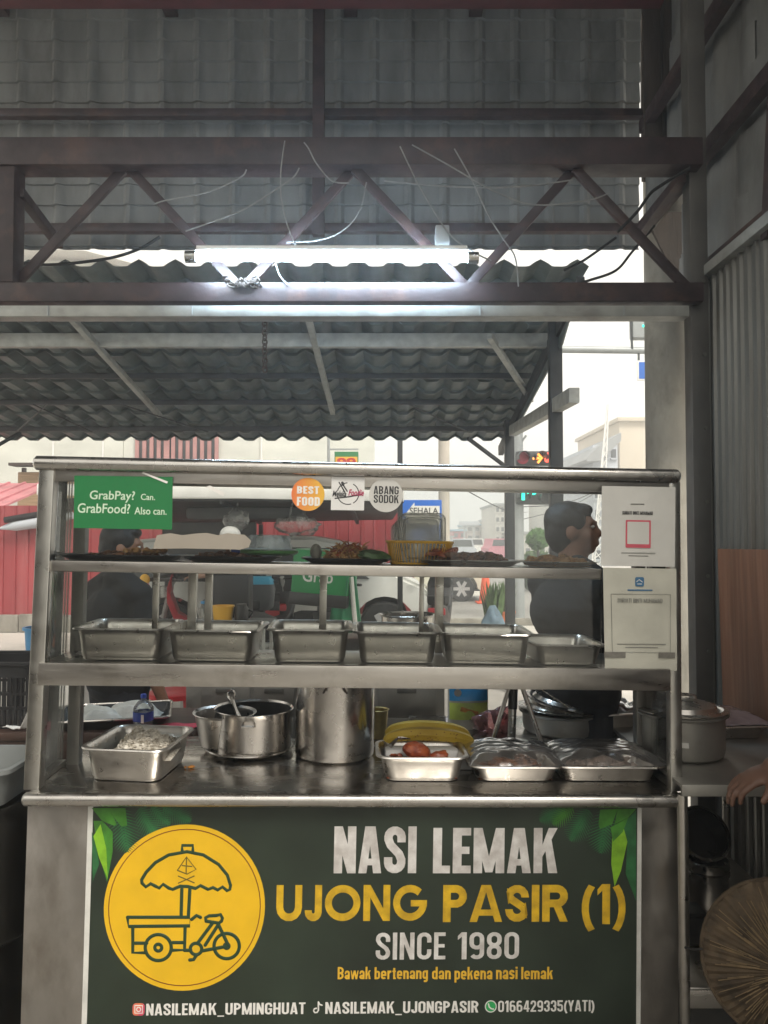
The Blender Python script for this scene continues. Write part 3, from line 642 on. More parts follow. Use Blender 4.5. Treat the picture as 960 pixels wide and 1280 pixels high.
for lab, pts, k, dy in cab:
    q = smoothpts([P(x, y, YT + dy) for x, y in pts]); b = MB(); b.tube(q, .0030 if k == 'w' else .007, 6)
    tag(b.build('cable', 'cable_white' if k == 'w' else 'cable_black'), lab, 'cable', 'cables strung about the roof truss')
def chain(b, p0, p1, n, r):
    p0, p1 = Vector(p0), Vector(p1); d = (p1 - p0).normalized(); x = d.orthogonal().normalized(); y = d.cross(x)
    for i in range(n):
        c = p0.lerp(p1, (i + .5) / n); a = x if i % 2 else y; L = (p1 - p0).length / n * .72
        b.tube([c + d * (L * math.cos(t)) + a * (r * math.sin(t)) for t in [2 * math.pi * k / 10 for k in range(11)]], r * .3, 5, False)
b = MB(); chain(b, AP(331, 396, .05) + Vector((0, YN, 0)), AP(334, 398, 0) + Vector((0, YN - .1, -.42)), 12, .02)
tag(b.build('chain', 'chain'), 'rusty chain hanging under the dark awning', 'chain')
b = MB()
for i in range(26):
    c = P(300 + random.Random(i).uniform(-17, 17), 352 + random.Random(i + 99).uniform(-4, 5), YT - .07)
    rd = random.Random(i); chain(b, c, c + Vector((rd.uniform(-.03, .03), rd.uniform(-.02, .02), rd.uniform(-.012, .012))), 1, .011)
tag(b.build('chain', 'chain'), 'heap of rusty chain wound where two truss diagonals meet', 'chain')

w = thing('added_dark_wall', 'unseen dark wall added left of the viewer to darken steel reflections', 'wall', Vector((-2.75, 0, 0)))  # unseen wall, added so the cart's left steel reflects something dark
b = MB(); b.box((-.08, -6.9, 0), (0, 1.0, 3.0), .01); b.build('panel', mat('dark_wall_blocker', (.07, .062, .055), .8, 0, .2, 1), w)
# --- unseen wall and canopy added behind the viewer to dim the steel reflections
w = thing('added_back_wall', 'unseen plain wall added behind the viewer to dim steel reflections', 'building', Vector((0, -11.0, 0)))
b = MB(); b.box((-6, -.3, 0), (2.5, 0, 3.2), .01); b.build('wall', mat('back_wall_blocker', (.20, .175, .15), .8, 0, .2, 1), w)
b = MB(); b.box((-6, .004, 2.9), (2.5, .8, 3.0), .01); b.build('canopy', 'soffit', w)  # unseen canopy, added to dim the steel reflections

# ================================================================== THE CART
ZL, ZR = 2.12, 2.198
c0 = P(35, 990, ZL); c1 = P(851, 992.5, ZR)
U = (c1 - c0); L = U.length; U.normalize()
Wv = (Vector((0, 0, 1)) - U * U.z).normalized(); V = Wv.cross(U)
CM = Matrix((U, V, Wv)).transposed().to_4x4(); CM.translation = c0
CI = CM.inverted(); CI3 = CI.to_3x3(); camC = CI @ Vector((0, 0, CAMZ))
def CP(px, py, v):                            # (u, w) where the photo pixel meets the cart plane v
    d = CI3 @ ray(px, py); t = (v - camC.y) / d.y; q = camC + d * t; return q.x, q.z
def CT(px, py, w):                            # (u, v) where the photo pixel meets the cart level w
    d = CI3 @ ray(px, py); t = (w - camC.z) / d.z; q = camC + d * t; return q.x, q.y
def CX(u, v, w, rz=0): return CM @ Matrix.Translation((u, v, w)) @ Matrix.Rotation(rz, 4, 'Z')
WS, WU, WT = CP(440, 832, .03)[1], CP(440, 706.5, .04)[1], CP(440, 587, .05)[1]
cart = thing('food_cart', 'stainless steel food cart with glass cabinet, two shelves and a green banner', 'food cart', CM)
def front(w): return .02 + .028 * w / WT      # the cabinet front leans back a little
# counter
b = MB(); b.box((0, .0, -.016), (L, .60, 0), .003); b.build('counter_top', 'steel_top', cart)
b = MB(); b.tube([(-.01, -.004, -.018), (-.004, -.004, -.018), (L + .004, -.004, -.018), (L + .01, -.004, -.018)], [.013, .0185, .0185, .013], 18); b.build('counter_rail', 'chrome', cart)
ul, _ = CP(34, 1010, .03); ur, _ = CP(849.5, 1010, .03)
WB = -(c0.z - .17)
b = MB(); b.box((ul, .03, WB), (ur, .58, -.017), .004); b.build('body_panel', 'steel_panel', cart)
for u in (ul + .06, ur - .06):
    for v in (.09, .56):
        b = MB(); b.cyl((u, v, WB), (u, v, -(c0.z - .05) + .015), .02, seg=12); b.ell((u, v, -(c0.z - .05) + .03), (.035, .022, .035), 10); b.build('caster', 'black_plastic', cart)
# posts
def upright(px0, px1, v0, v1, s, name='post', m='alu', w1=None):
    a = CP(*px0, v0); c = CP(*px1, v1); w1 = w1 or WT
    k = (w1 - 0) / (c[1] - a[1]); u1 = a[0] + (c[0] - a[0]) * (w1 - a[1]) / (c[1] - a[1]); u0 = a[0] + (c[0] - a[0]) * (0 - a[1]) / (c[1] - a[1])
    b = MB(); loops = []
    for (u, v, w) in ((u0, v0, 0), (u1, v1, w1 - .015)):
        loops.append([Vector((u + x * s, v + y * s, w)) for x, y in rrect(.5, .5, .1, 2)])
    b.loft(loops); return b.build(name, m, cart)
upright((42.5, 985), (61.5, 590), .04, .068, .043); upright((843, 983), (840.5, 605), .04, .068, .034)
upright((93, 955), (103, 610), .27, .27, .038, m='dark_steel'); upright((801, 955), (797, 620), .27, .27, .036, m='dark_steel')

u0, u1 = CP(49, 835, .03)[0], CP(837, 845, .03)[0]
b = MB(); b.box((u0, .022, WS - .062), (u1, .034, WS), .003); b.box((u0, .034, WS - .014), (u1, .33, WS - .002), .002); b.box((u0, .325, WS - .05), (u1, .335, WS - .002), .002)
b.build('middle_shelf', 'steel', cart)
u0, u1 = CP(63, 705, .05)[0], CP(752, 716, .05)[0]
b = MB(); b.box((u0, .045, WU - .031), (u1, .055, WU), .003); b.box((u0, .055, WU - .010), (u1, .30, WU - .001), .002); b.box((u0, .297, WU - .031), (u1, .305, WU - .001), .002)
b.build('upper_shelf', 'steel', cart)
for x, s in ((195, .018), (241, .026), (261, .022), (404, .022), (549, .026), (527, .014)):
    u = CP(x, 745, .29)[0]; b = MB(); b.box((u - s / 2, .29 - s / 2, WS), (u + s / 2, .29 + s / 2, WU - .011), .002); b.build('back_post', 'steel', cart)
# roof of the cabinet
u0, u1 = CP(44, 580, .05)[0], CP(848, 596, .05)[0]
b = MB(); b.tube([(u0 - .001, .048, WT), (u0 + .006, .048, WT), (u1 - .006, .048, WT), (u1 + .001, .048, WT)], [.014, .0205, .0205, .014], 20); b.build('top_rail', 'chrome', cart)
b = MB(); b.box((u0 + .02, .06, WT - .003), (u1 - .02, .34, WT + .005), .002); b.box((u0 + .03, .052, WT - .050), (u1 - .02, .066, WT - .0035), .002); b.box((u0 + .03, .325, WT - .04), (u1 - .02, .336, WT - .0035), .002)
b.build('cabinet_roof', 'steel', cart)
# glass
def fr(px, py): return CP(px, py, .05)
gl = [CP(74, 607, .056), CP(752, 612, .056), CP(752, 835, .036), CP(58, 826, .036)]
b = MB(); vs = [Vector((u, .052 if i < 2 else .038, w)) for i, (u, w) in enumerate(gl)]; b._add(vs + [v + Vector((0, .004, 0)) for v in vs], [(0, 1, 2, 3), (7, 6, 5, 4), (0, 4, 5, 1), (1, 5, 6, 2), (2, 6, 7, 3), (3, 7, 4, 0)])
b.build('front_glass', 'glass', cart, 0)
GV = .045                                     # the glass surface, about
for px, s in ((42, 1), (843, -1)):
    u = CP(px, 985, .04)[0]; u2 = CP(61 if s > 0 else 840, 600, .06)[0]
    b = MB(); vs = [Vector((u, .065, .006)), Vector((u, .25, .006)), Vector((u2, .25, WT - .02)), Vector((u2, .085, WT - .02))]
    b._add(vs + [v + Vector((s * .004, 0, 0)) for v in vs], [(0, 1, 2, 3), (7, 6, 5, 4), (0, 4, 5, 1), (1, 5, 6, 2), (2, 6, 7, 3), (3, 7, 4, 0)]); b.build('side_glass', 'side_glass', cart, 0)
    b = MB(); b.bar((u + s * .004, .065, .008), (u + s * .004, .255, .008), .012, .014); b.build('glass_channel', 'alu', cart)
# ------------------------------------------------------------------ banner
BV = .026
x0, x1 = CP(107, 1100, BV)[0], CP(802, 1100, BV)[0]; yt = CP(440, 1007, BV)[1]; yb = yt - .66
ban = thing('banner', 'dark green printed banner across the cart front advertising nasi lemak', 'banner', CM)
b = MB(); b.box((x0, BV, yb), (x1, .0285, yt), .001, 1); b.build('backing', 'banner_edge', ban)
xi0, xi1 = CP(114, 1100, BV)[0], CP(796, 1100, BV)[0]; yi = CP(440, 1009, BV)[1]
BF = BV - .0012
b = MB(); b.box((xi0, BF, yb + .006), (xi1, BV - .0002, yi)); b.build('printed_face', 'banner', ban, 0)
AX, AY, AN = (1, 0, 0), (0, 0, 1), (0, -1, 0)
def bt(txt, px, m, bold=.0, parent=ban, v=BF, space=1.0, shear=0, lift=.0006, name='lettering', base=.0002, ws=1.0):
    """lettering filling the photo box px = (x0, x1, ytop, ybottom) on the plane v"""
    a, c = CP(px[0], px[3], v), CP(px[1], px[2], v)
    t = text_mesh(txt, (a[0], c[0], a[1], c[1]), (0, v - base, 0), AX, AY, AN, lift, bold, space, shear, ws)
    return t.build(name, m, parent, 0)
def kt(txt, px, m, t=.17, parent=None, v=BF, gap=.055, wide=1.0, lift=.0006, widths=None):
    a, c = CP(px[0], px[3], v), CP(px[1], px[2], v)
    return block_text(txt, (a[0], c[0], a[1], c[1]), (0, v, 0), AX, AY, AN, lift, t, gap, wide, widths).build('lettering', m, parent or ban, 0)
kt('NASI', (417, 521, 1033, 1091.5), 'worn_white', .175); kt('LEMAK', (541, 697, 1035, 1091.5), 'worn_white', .175)
kt('UJONG', (345, 534, 1106, 1151.5), 'yellow_ink', .205, gap=.09, widths=(.76, .50, 1.06, .80, 1.02)); kt('PASIR', (553.5, 710, 1106, 1152.5), 'yellow_ink', .205, gap=.08, widths=(.64, .88, .64, .205, .70)); kt('(1)', (727, 782, 1105, 1164.5), 'yellow_ink', .15, gap=.14, wide=1.2)
kt('SINCE', (469.5, 557, 1165.5, 1199.5), 'worn_white', .135, gap=.085); kt('1980', (572, 649, 1165, 1199), 'worn_white', .135, gap=.085)
yo = mat('yellow_orange_lettering', (.72, .42, .03), .55, 0, .1, 30)
for wd, xa, xb, ya, yb2 in (('Bawak', 422, 463.5, 1208.5, 1224), ('bertenang', 468, 535, 1208.5, 1228), ('dan', 540, 563.5, 1208.5, 1224), ('pekena', 568, 615.5, 1208.5, 1228), ('nasi', 620, 647, 1208.5, 1224), ('lemak', 651.5, 691, 1208.5, 1224)): kt(wd, (xa, xb, ya, yb2), yo, .145, gap=.07)
kt('NASILEMAK_UPMINGHUAT', (182.5, 382, 1253, 1271.5), 'white_ink', .15, gap=.10, wide=1.35); kt('NASILEMAK_UJONGPASIR', (406.5, 598, 1251, 1269.5), 'white_ink', .15, gap=.10, wide=1.35); kt('0166429335(YATI)', (622.5, 743, 1250, 1267.5), 'white_ink', .14, gap=.10, wide=1.2)
# discs / strokes on the banner
PX = (CP(300, 1134, BF)[0] - CP(200, 1134, BF)[0]) / 100         # metres per photo pixel on the banner
def disc(cx, cy, r, m, parent, v, t, name, hole=0, seg=64, ry=None):
    u, w = CP(cx, cy, v); ry = ry or r; b = MB(); o = []
    for k in range(seg):
        a = 2 * math.pi * k / seg; o.append((u + r * PX * math.cos(a), w + ry * PX * math.sin(a)))
    if hole:
        i = [(u + (x - u) * hole / r, w + (y - w) * hole / r) for x, y in o]; n = seg
        vs = [Vector((x, v, y)) for x, y in o] + [Vector((x, v, y)) for x, y in i] + [Vector((x, v - t, y)) for x, y in o] + [Vector((x, v - t, y)) for x, y in i]
        fs = []
        for k in range(n):
            j = (k + 1) % n; fs += [(2 * n + k, 2 * n + j, 3 * n + j, 3 * n + k), (k, j, 2 * n + j, 2 * n + k), (n + k, n + j, 3 * n + j, 3 * n + k)]
        b._add(vs, fs)
    else: b.prism(o, (0, v, 0), AX, AY, AN, t)
    return b.build(name, m, parent, 0)
def strokes(lines, wpx, m, parent, v, name, h=.0010, org=(0, 0), sc=1.0, close=()):
    b = MB()
    for i, ln in enumerate(lines):
        pts = [Vector((*[q for q in (CP(org[0] + x * sc, org[1] + y * sc, v))], 0)) for x, y in ln]
        pts = [Vector((p.x, 0, p.y)) for p in pts]
        q = MB(); q.tube(pts, wpx * PX / 2, 8)
        for e in (pts[0], pts[-1]): q.ell(e, wpx * PX / 2, 8)
        for vv in q.bm.verts: vv.co.y = v + vv.co.y * h / (wpx * PX / 2) - .00004 * i
        b.merge(q.bm)
    return b.build(name, m, parent, 40)
em = disc(231, 1134, 100.5, 'disc', ban, BF, .0006, 'emblem', ry=103)
EV = BF - .0006
disc(231, 1134, 95.2, 'brown_ink', em, EV, .0004, 'ring', hole=94.0, ry=97.5)
def E(x, y): return 120 + x * 230 / 960, 1010 + y * 240 / 1002       # coordinates of the enlarged detail of the emblem
def arc(cx, cy, r, a0, a1, n=24): return [(cx + r * math.cos(R(a0 + (a1 - a0) * k / n)), cy + r * math.sin(R(a0 + (a1 - a0) * k / n))) for k in range(n + 1)]
um = [(240, 392), (238, 375), (262, 335), (310, 285), (380, 245), (475, 228), (560, 245), (640, 295), (685, 350), (702, 405), (698, 425), (685, 432), (660, 412), (635, 428), (610, 415), (585, 425), (545, 405), (520, 420), (480, 410), (440, 408),
      (400, 425), (380, 418), (350, 398), (330, 418), (310, 408), (285, 395), (260, 412), (240, 392)]
ln = [um, [(450, 225), (450, 195), (505, 195), (505, 228)], [(448, 420), (444, 565)], [(490, 420), (482, 565)], [(165, 570), (490, 570), (490, 615), (170, 618), (165, 570)],
      [(192, 620), (192, 755), (262, 755)], [(465, 620), (462, 740), (400, 742)], [(400, 702), (462, 702)], [(205, 705), (265, 705)], arc(325, 728, 68, 0, 360, 40), arc(682, 720, 66, 0, 360, 40), arc(325, 728, 18, 0, 360), arc(682, 720, 12, 0, 360),
      arc(522, 735, 30, 0, 360), [(462, 742), (495, 742)], [(552, 745), (680, 722)], [(530, 705), (612, 595)], [(570, 715), (640, 605)], [(640, 610), (690, 715)], [(575, 590), (572, 572), (590, 562), (630, 560), (650, 555), (660, 575), (655, 590), (640, 600), (590, 592), (575, 590)],
      [(500, 580), (525, 560), (545, 570)], [(525, 765), (510, 790), (490, 792)]]
strokes([[E(x, y) for x, y in l] for l in ln], 4.3, 'dkgreen', em, EV, 'cart_drawing')
strokes([[E(430, 392), E(512, 355)], [E(430, 355), E(512, 390)], [E(425, 325), E(472, 255), E(522, 320), E(475, 345), E(425, 325)], [E(472, 258), E(470, 340)], [E(450, 300), E(500, 305)]], 1.5, mat('drawing_brown', (.12, .09, .01), .6, 0, .2, 40), em, EV, 'crest_drawing')
# social icons
def icon_box(x0, y0, x1, y1, r, m, v, t, parent, name):
    a, c = CP(x0, y1, v), CP(x1, y0, v); hx, hy = (c[0] - a[0]) / 2, (c[1] - a[1]) / 2
    b = MB(); b.prism(rrect(hx, hy, r * PX, 4, (a[0] + c[0]) / 2, (a[1] + c[1]) / 2), (0, v, 0), AX, AY, AN, t); return b.build(name, m, parent, 0)
ic = icon_box(165.5, 1254, 181, 1269.5, 4, mat('camera_icon_pink', (.62, .06, .16), .5, 0, .1, 60, col2=(.72, .22, .08)), BF, .0005, ban, 'camera_icon')
strokes([[(168.5, 1257), (178, 1257), (178, 1266.5), (168.5, 1266.5), (168.5, 1257)], arc(173.3, 1261.8, 2.6, 0, 360, 14)], 1.3, 'white_ink', ic, BF - .0005, 'icon_lines', .0005)
strokes([[(398, 1252.5), (398, 1263), (396.5, 1265.5), (393.5, 1265.8), (392, 1263.6), (393, 1261), (395.5, 1260.4)], [(398, 1252.5), (399.5, 1255.5), (402.5, 1256.6)]], 1.9, 'white_ink', ban, BF, 'note_icon', .0006)
ic = disc(613.5, 1258, 7.6, 'white_ink', ban, BF, .0005, 'phone_icon'); disc(613.5, 1258, 6.3, mat('phone_icon_green', (.03, .36, .10), .5, 0, .05, 20), ic, BF - .0005, .0004, 'icon_face')
strokes([[(610.6, 1255), (611.4, 1258.5), (614, 1261), (616.8, 1261.4)]], 1.7, 'white_ink', ic, BF - .0009, 'handset', .0005)
# leaves printed in the two upper corners
def leafpoly(pts, m, k):
    b = MB(); b.prism([CP(x, y, BF) for x, y in pts], (0, BF - .00005 * k, 0), AX, AY, AN, .0004 + .0001 * k); b.build('printed_leaf', m, ban, 0)
def frond(cx, cy, ang, ln_, n, m, k, spread=70):
    b = MB(); d = Vector((math.cos(R(ang)), math.sin(R(ang))))
    for i in range(n):
        t = i / (n - 1); s = Vector((cx, cy)) + d * ln_ * t
        for sg in (-1, 1):
            a = R(ang + sg * (spread - 30 * t)); e = s + Vector((math.cos(a), math.sin(a))) * ln_ * (.50 * math.sin(math.pi * (.2 + .75 * t)))
            nn = Vector((-(e - s).y, (e - s).x)).normalized() * 1.25
            b.prism([CP(*q, BF) for q in ((s + nn), (e), (s - nn))], (0, BF - .0001 * k - .000004 * (i * 2 + (sg > 0)), 0), AX, AY, AN, .0003)
    b.build('printed_frond', m, ban, 0)
frond(175, 1011, 60, 42, 16, 'leaf_dark', 1); frond(205, 1010, 25, 36, 14, 'leaf_dark', 2); frond(150, 1012, 80, 52, 16, 'leaf_dark', 3); frond(190, 1009, 45, 30, 12, 'leaf_dark', 4)
leafpoly([(115, 1010), (137, 1010), (146, 1030), (143, 1032), (128, 1026)], 'leaf', 6); leafpoly([(137, 1010), (157, 1010), (159, 1032), (152, 1033), (143, 1022)], 'leaf', 7)
leafpoly([(117, 1026), (128, 1026), (141, 1040), (141, 1064), (134, 1102), (126, 1075)], 'leaf', 8); leafpoly([(117, 1045), (126, 1030), (133, 1060), (135, 1098), (124, 1072)], 'leaf_lime', 9); leafpoly([(115, 1040), (121, 1060), (124, 1080), (116, 1102)], 'leaf_dark', 5)
frond(735, 1013, 120, 42, 16, 'leaf_dark', 1); frond(705, 1012, 155, 32, 14, 'leaf_dark', 2); frond(760, 1013, 100, 52, 16, 'leaf_dark', 3); frond(715, 1010, 140, 30, 12, 'leaf', 4)
leafpoly([(750, 1012), (772, 1011), (765, 1030), (750, 1036), (748, 1030)], 'leaf', 6); leafpoly([(772, 1011), (795, 1011), (785, 1022), (768, 1030)], 'leaf', 7)
leafpoly([(765, 1048), (778, 1030), (784, 1052), (776, 1088), (768, 1108), (764, 1080)], 'leaf_lime', 8); leafpoly([(778, 1030), (795, 1013), (795, 1126), (782, 1092), (784, 1055)], 'leaf_dark', 5); leafpoly([(763, 1034), (785, 1022), (778, 1040), (766, 1052)], 'leaf', 9)
# ------------------------------------------------------------------ stickers and papers
GS = .0465
def sheet(name, px, m, label, cat, group=None, v=GS, t=.0012, warp=.0):
    o = thing(name, label, cat, CM, group)
    pts = [CP(x, y, v) for x, y in px]; b = MB(); b.prism(pts, (0, v, 0), AX, AY, (0, 1, 0), t)
    b.build('face', m, o, 0); return o
GVS = 'stickers stuck on the cabinet glass'
s = sheet('sticker', [(92, 660), (215, 662), (216, 596), (93, 594.5)], 'green', 'rectangular green sticker with two lines of payment lettering on the cabinet glass', 'sticker', GVS)
m_ = mat('pale_green_lettering', (.55, .68, .52), .5, 0, .04, 30)
bt('GrabPay?', (112, 169, 614, 627.5), m_, .012, s, GS, shear=.06); bt('Can.', (176, 194, 617.5, 625), m_, .012, s, GS); bt('GrabFood?', (97, 163, 630, 641), m_, .012, s, GS, shear=.06); bt('Also can.', (168, 208.5, 634.5, 643), m_, .012, s, GS)
# round orange sticker, the print runs from red-orange to yellow
mo = M['orange_sticker']; t_ = mo.node_tree; bs = t_.nodes['Principled BSDF']
for l in list(bs.inputs['Base Color'].links): t_.links.remove(l)
tcx = t_.nodes.new('ShaderNodeTexCoord'); sx = t_.nodes.new('ShaderNodeSeparateXYZ'); rp = t_.nodes.new('ShaderNodeValToRGB')
rp.color_ramp.elements[0].color = (.70, .17, .05, 1); rp.color_ramp.elements[1].color = (.74, .44, .05, 1)
lk(t_, tcx.outputs['Generated'], sx.inputs[0]); lk(t_, sx.outputs[0], rp.inputs[0]); lk(t_, rp.outputs[0], bs.inputs['Base Color'])
s = thing('sticker', 'round orange sticker reading BEST FOOD on the cabinet glass', 'sticker', CM, GVS); disc(385, 618, 21.6, mo, s, GS, .0010, 'face')
kt('BEST', (371, 399, 608, 617), 'white_ink', .19, s, GS - .001, .10, 1.3); kt('FOOD', (371, 400, 621.5, 632), 'white_ink', .19, s, GS - .001, .10, 1.3)
s = sheet('sticker', [(413.5, 637.5), (455, 638), (456, 597), (414.5, 596)], mat('white_sticker', (.70, .69, .67), .5, 0, .04, 20), 'square white sticker with fork and spoon emblem on the cabinet glass', 'sticker', GVS)
strokes([arc(435, 617, 13.5, -60, 60, 14), arc(435, 617, 13.5, 195, 265, 10), arc(435, 617, 13.5, 75, 165, 10)], 1.3, 'ink', s, GS, 'emblem_ring', .0006)
strokes([[(424, 603), (431, 615)], [(427.5, 604), (434, 614)], [(419, 623), (436, 621), (452, 618)]], 1.7, 'ink', s, GS, 'cutlery', .0008); strokes([[(428, 603.5), (429, 606)]], 3.6, 'ink', s, GS, 'spoon_bowl', .0008)
bt('Melaka', (415.5, 433, 613.5, 620.5), 'ink', .02, s, GS - .0009, shear=.3); bt('Foodie', (435.5, 455, 612, 619.5), mat('crimson_ink', (.42, .03, .10), .5, 0, .1, 20), .02, s, GS - .0009, shear=.3)
s = thing('sticker', 'round grey sticker with two black words on the cabinet glass', 'sticker', CM, GVS); disc(482.3, 619, 22.2, 'sticker_grey', s, GS, .0010, 'face')
kt('ABANG', (467, 498.5, 608, 617.5), 'ink', .15, s, GS - .001, .08); kt('SODOK', (467, 498.5, 619, 628.5), 'ink', .15, s, GS - .001, .08)
def paper(px, v, m, label, seed):
    o = thing('paper_notice', label, 'notice', CM, 'paper notices taped to the cabinet glass')
    q = [Vector((*CP(x, y, v), 0)) for x, y in px]
    def fn(i, j):
        a = q[0].lerp(q[1], i); c = q[3].lerp(q[2], i); p = a.lerp(c, j)
        return Vector((p.x, v - .0016 + .0016 * noise.noise(Vector((i * 3, j * 3, seed))) , p.y))
    b = MB(); b.grid(fn, 14, 18); b.thick(.0008); b.build('sheet', m, o); return o
pa = paper([(751, 707), (843, 708.5), (844, 609), (752, 607.5)], .038, 'paper', 'white paper notice with a pink frame, upper of the two on the glass', 3)
pv = .0342
strokes([[(789, 630), (805, 630.3)]], 1.4, 'grey_ink', pa, pv, 'fine_print', .0003); kt('SURIATI BINTI MUHAMAD', (778, 816, 639.5, 643), 'ink', .14, pa, pv, .10, 1.2)
icn = icon_box(782, 650.5, 813.5, 684.5, 1, 'red_ink', pv, .0004, pa, 'pink_frame'); icon_box(784, 652.5, 811.5, 680, 1, 'paper', pv - .0004, .0003, icn, 'frame_centre')
strokes([[(777, 691), (819, 691.5)], [(786, 694.5), (810, 695)]], 1.0, 'grey_ink', pa, pv, 'fine_print', .0003)
pa = paper([(756, 836), (846, 838.5), (845, 711), (753.5, 709.5)], .030, 'paper_old', 'yellowed paper notice with a blue icon, lower of the two on the glass', 8)
pv = .0262
icn = icon_box(794, 721.5, 805, 733, 2, 'blue_ink', pv, .0004, pa, 'blue_icon'); strokes([[(796, 727), (799, 724.5), (803, 727.5)], [(797, 730), (802, 730)]], 1.0, 'white_ink', icn, pv - .0004, 'icon_lines', .0003)
strokes([[(785, 737.6), (815, 737.8)]], 1.8, 'blue_ink', pa, pv, 'fine_print', .0003); kt('SURIATI BINTI MUHAMAD', (772, 828, 748.5, 753), 'grey_ink', .11, pa, pv, .12, 1.2)
strokes([[(764, 742.5), (838, 743), (838, 816), (765.5, 815), (764, 742.5)]], .7, 'grey_ink', pa, pv, 'frame_line', .0003)
strokes([[(772, 805), (832, 805.5)], [(782, 809), (822, 809.5)]], 1.0, 'grey_ink', pa, pv, 'fine_print', .0003)
for k, (xa, xb, ya, yb_) in enumerate(((755, 782, 815, 822), (823, 844, 815.5, 822.5))):
    icon_box(xa, ya, xb, yb_, .6, 'tape', pv - .0003, .0004, pa, 'tape')
s = sheet('tape_and_glint_strip', [(191, 686), (232, 685.5), (300, 687), (311, 684), (314, 676), (306, 668.5), (284, 666.5), (272, 669), (258, 666), (243, 667), (228, 669), (213, 666.5), (196, 669)], 'buff_tape', 'long torn strip of buff tape left on the cabinet glass above the first trays', 'tape', v=GS)
for px, lab in (([(177, 591.5), (179, 590), (210, 602), (208.5, 604.5)], 'short slanted white strip painted as a tube lamp reflection across the green sticker edge'), ([(257, 609), (262, 606.5), (281, 616), (279, 620)], 'short white strip painted as a tube lamp reflection right of the green sticker')):
    sheet('tape_and_glint_strip', px, 'white_ink', lab, 'tape', v=GS - .002, t=.001)  # white strips painted as tube lamp reflections in the glass

# ================================================================== PANS, POTS AND FOOD
def pan(name, label, mtx, w, d, h, rim=.012, r=.035, taper=.012, m='steel_pan', cat='pan', group=None, t=.0012):
    """open gastronorm-style pan, base at z = 0, centred"""
    o = thing(name, label, cat, mtx, group); hx, hy = w / 2, d / 2
    def loop(dx, z, rr): return [Vector((x, y, z)) for x, y in rrect(hx + dx, hy + dx, max(.004, rr), 5)]
    b = MB(); b.loft([loop(-taper - t, t + .001, r), loop(-t - .003, h * .75, r), loop(-t, h - .004, r), loop(.003, h, r + .003), loop(rim, h, r + rim * .4), loop(rim + .002, h - .004, r + rim * .4), loop(rim, h - .006, r + rim * .4), loop(.003, h - .004, r + .002), loop(0, h - .008, r), loop(-.0035, h * .75, r),
                         loop(-taper * .8, .012, r), loop(-taper - .004, .003, r - .004), loop(-taper - .012, 0, r - .01)])
    b.build('body', m, o, 40); return o
def heap(b, w, d, h, seed, n=60, size=(.008, .018), base=0.0, chunk=True, shape='ell'):
    rd = random.Random(seed)
    def fn(i, j):
        x, y = (i - .5) * w, (j - .5) * d; e = max(0, 1 - (abs(i - .5) * 2) ** 2.6) * max(0, 1 - (abs(j - .5) * 2) ** 2.6)
        return Vector((x, y, base + h * e * (.62 + .55 * noise.noise(Vector((i * 5, j * 4, seed))))))
    b.grid(fn, 24, 18)
    for k in range(n):
        i, j = rd.uniform(.1, .9), rd.uniform(.1, .9); p = fn(i, j); s_ = rd.uniform(*size)
        if shape == 'ell': b.ell(p + Vector((0, 0, s_ * .3)), (s_ * rd.uniform(.8, 1.6), s_ * rd.uniform(.6, 1), s_ * rd.uniform(.4, .8)), 7, Euler((rd.uniform(-.5, .5), rd.uniform(-.5, .5), rd.uniform(0, 6.3))), .5, k)
        else:
            a = rd.uniform(0, 6.3); q = p + Vector((math.cos(a), math.sin(a), rd.uniform(.0, .9))) * s_ * 2.2
            b.tube([p - Vector((0, 0, .004)), p.lerp(q, .5) + Vector((0, 0, s_ * .4)), q], [s_ * .22, s_ * .18, s_ * .05], 5)
# --- six pans on the middle shelf
def shelfpan(x0, x1, ytop, ybot, label, dep, rz=0, v=None, taper=.012, far=None):
    a = CP(x0, ytop, .05); c = CP(x1, ytop, .05); h = a[1] - CP((x0 + x1) / 2, ybot, .055)[1]
    w = c[0] - a[0] - .012
    v0 = .056 + dep / 2 if v is None else v
    return pan('food_pan', label, CX((a[0] + c[0]) / 2, v0, WS + .001, rz), w, dep, h, r=.024, taper=taper, group='steel pans on the middle shelf')
G_MID = [(91, 204, 783, 825, 'deep steel pan at the left end of the middle shelf'),
         (207, 321, 784, 825, 'deep steel pan second from left on the middle shelf, below the yellow tub'),
         (335, 438, 783, 826, 'deep steel pan on the middle shelf below the green delivery box'),
         (444, 551, 787, 828, 'deep steel pan on the middle shelf between the delivery box and the white car'),
         (555, 669, 790, 830, 'deep steel pan on the middle shelf directly below the traffic cone')]
for i, (x0, x1, ya, yb, lab) in enumerate(G_MID):
    shelfpan(x0, x1, ya, yb, lab, .245, rz=(.0, -.03, 0.02, 0, -.05)[i])
o = shelfpan(670, 758, 806, 833, 'shallow covered steel pan at the right end of the middle shelf beside the lower notice', .235)
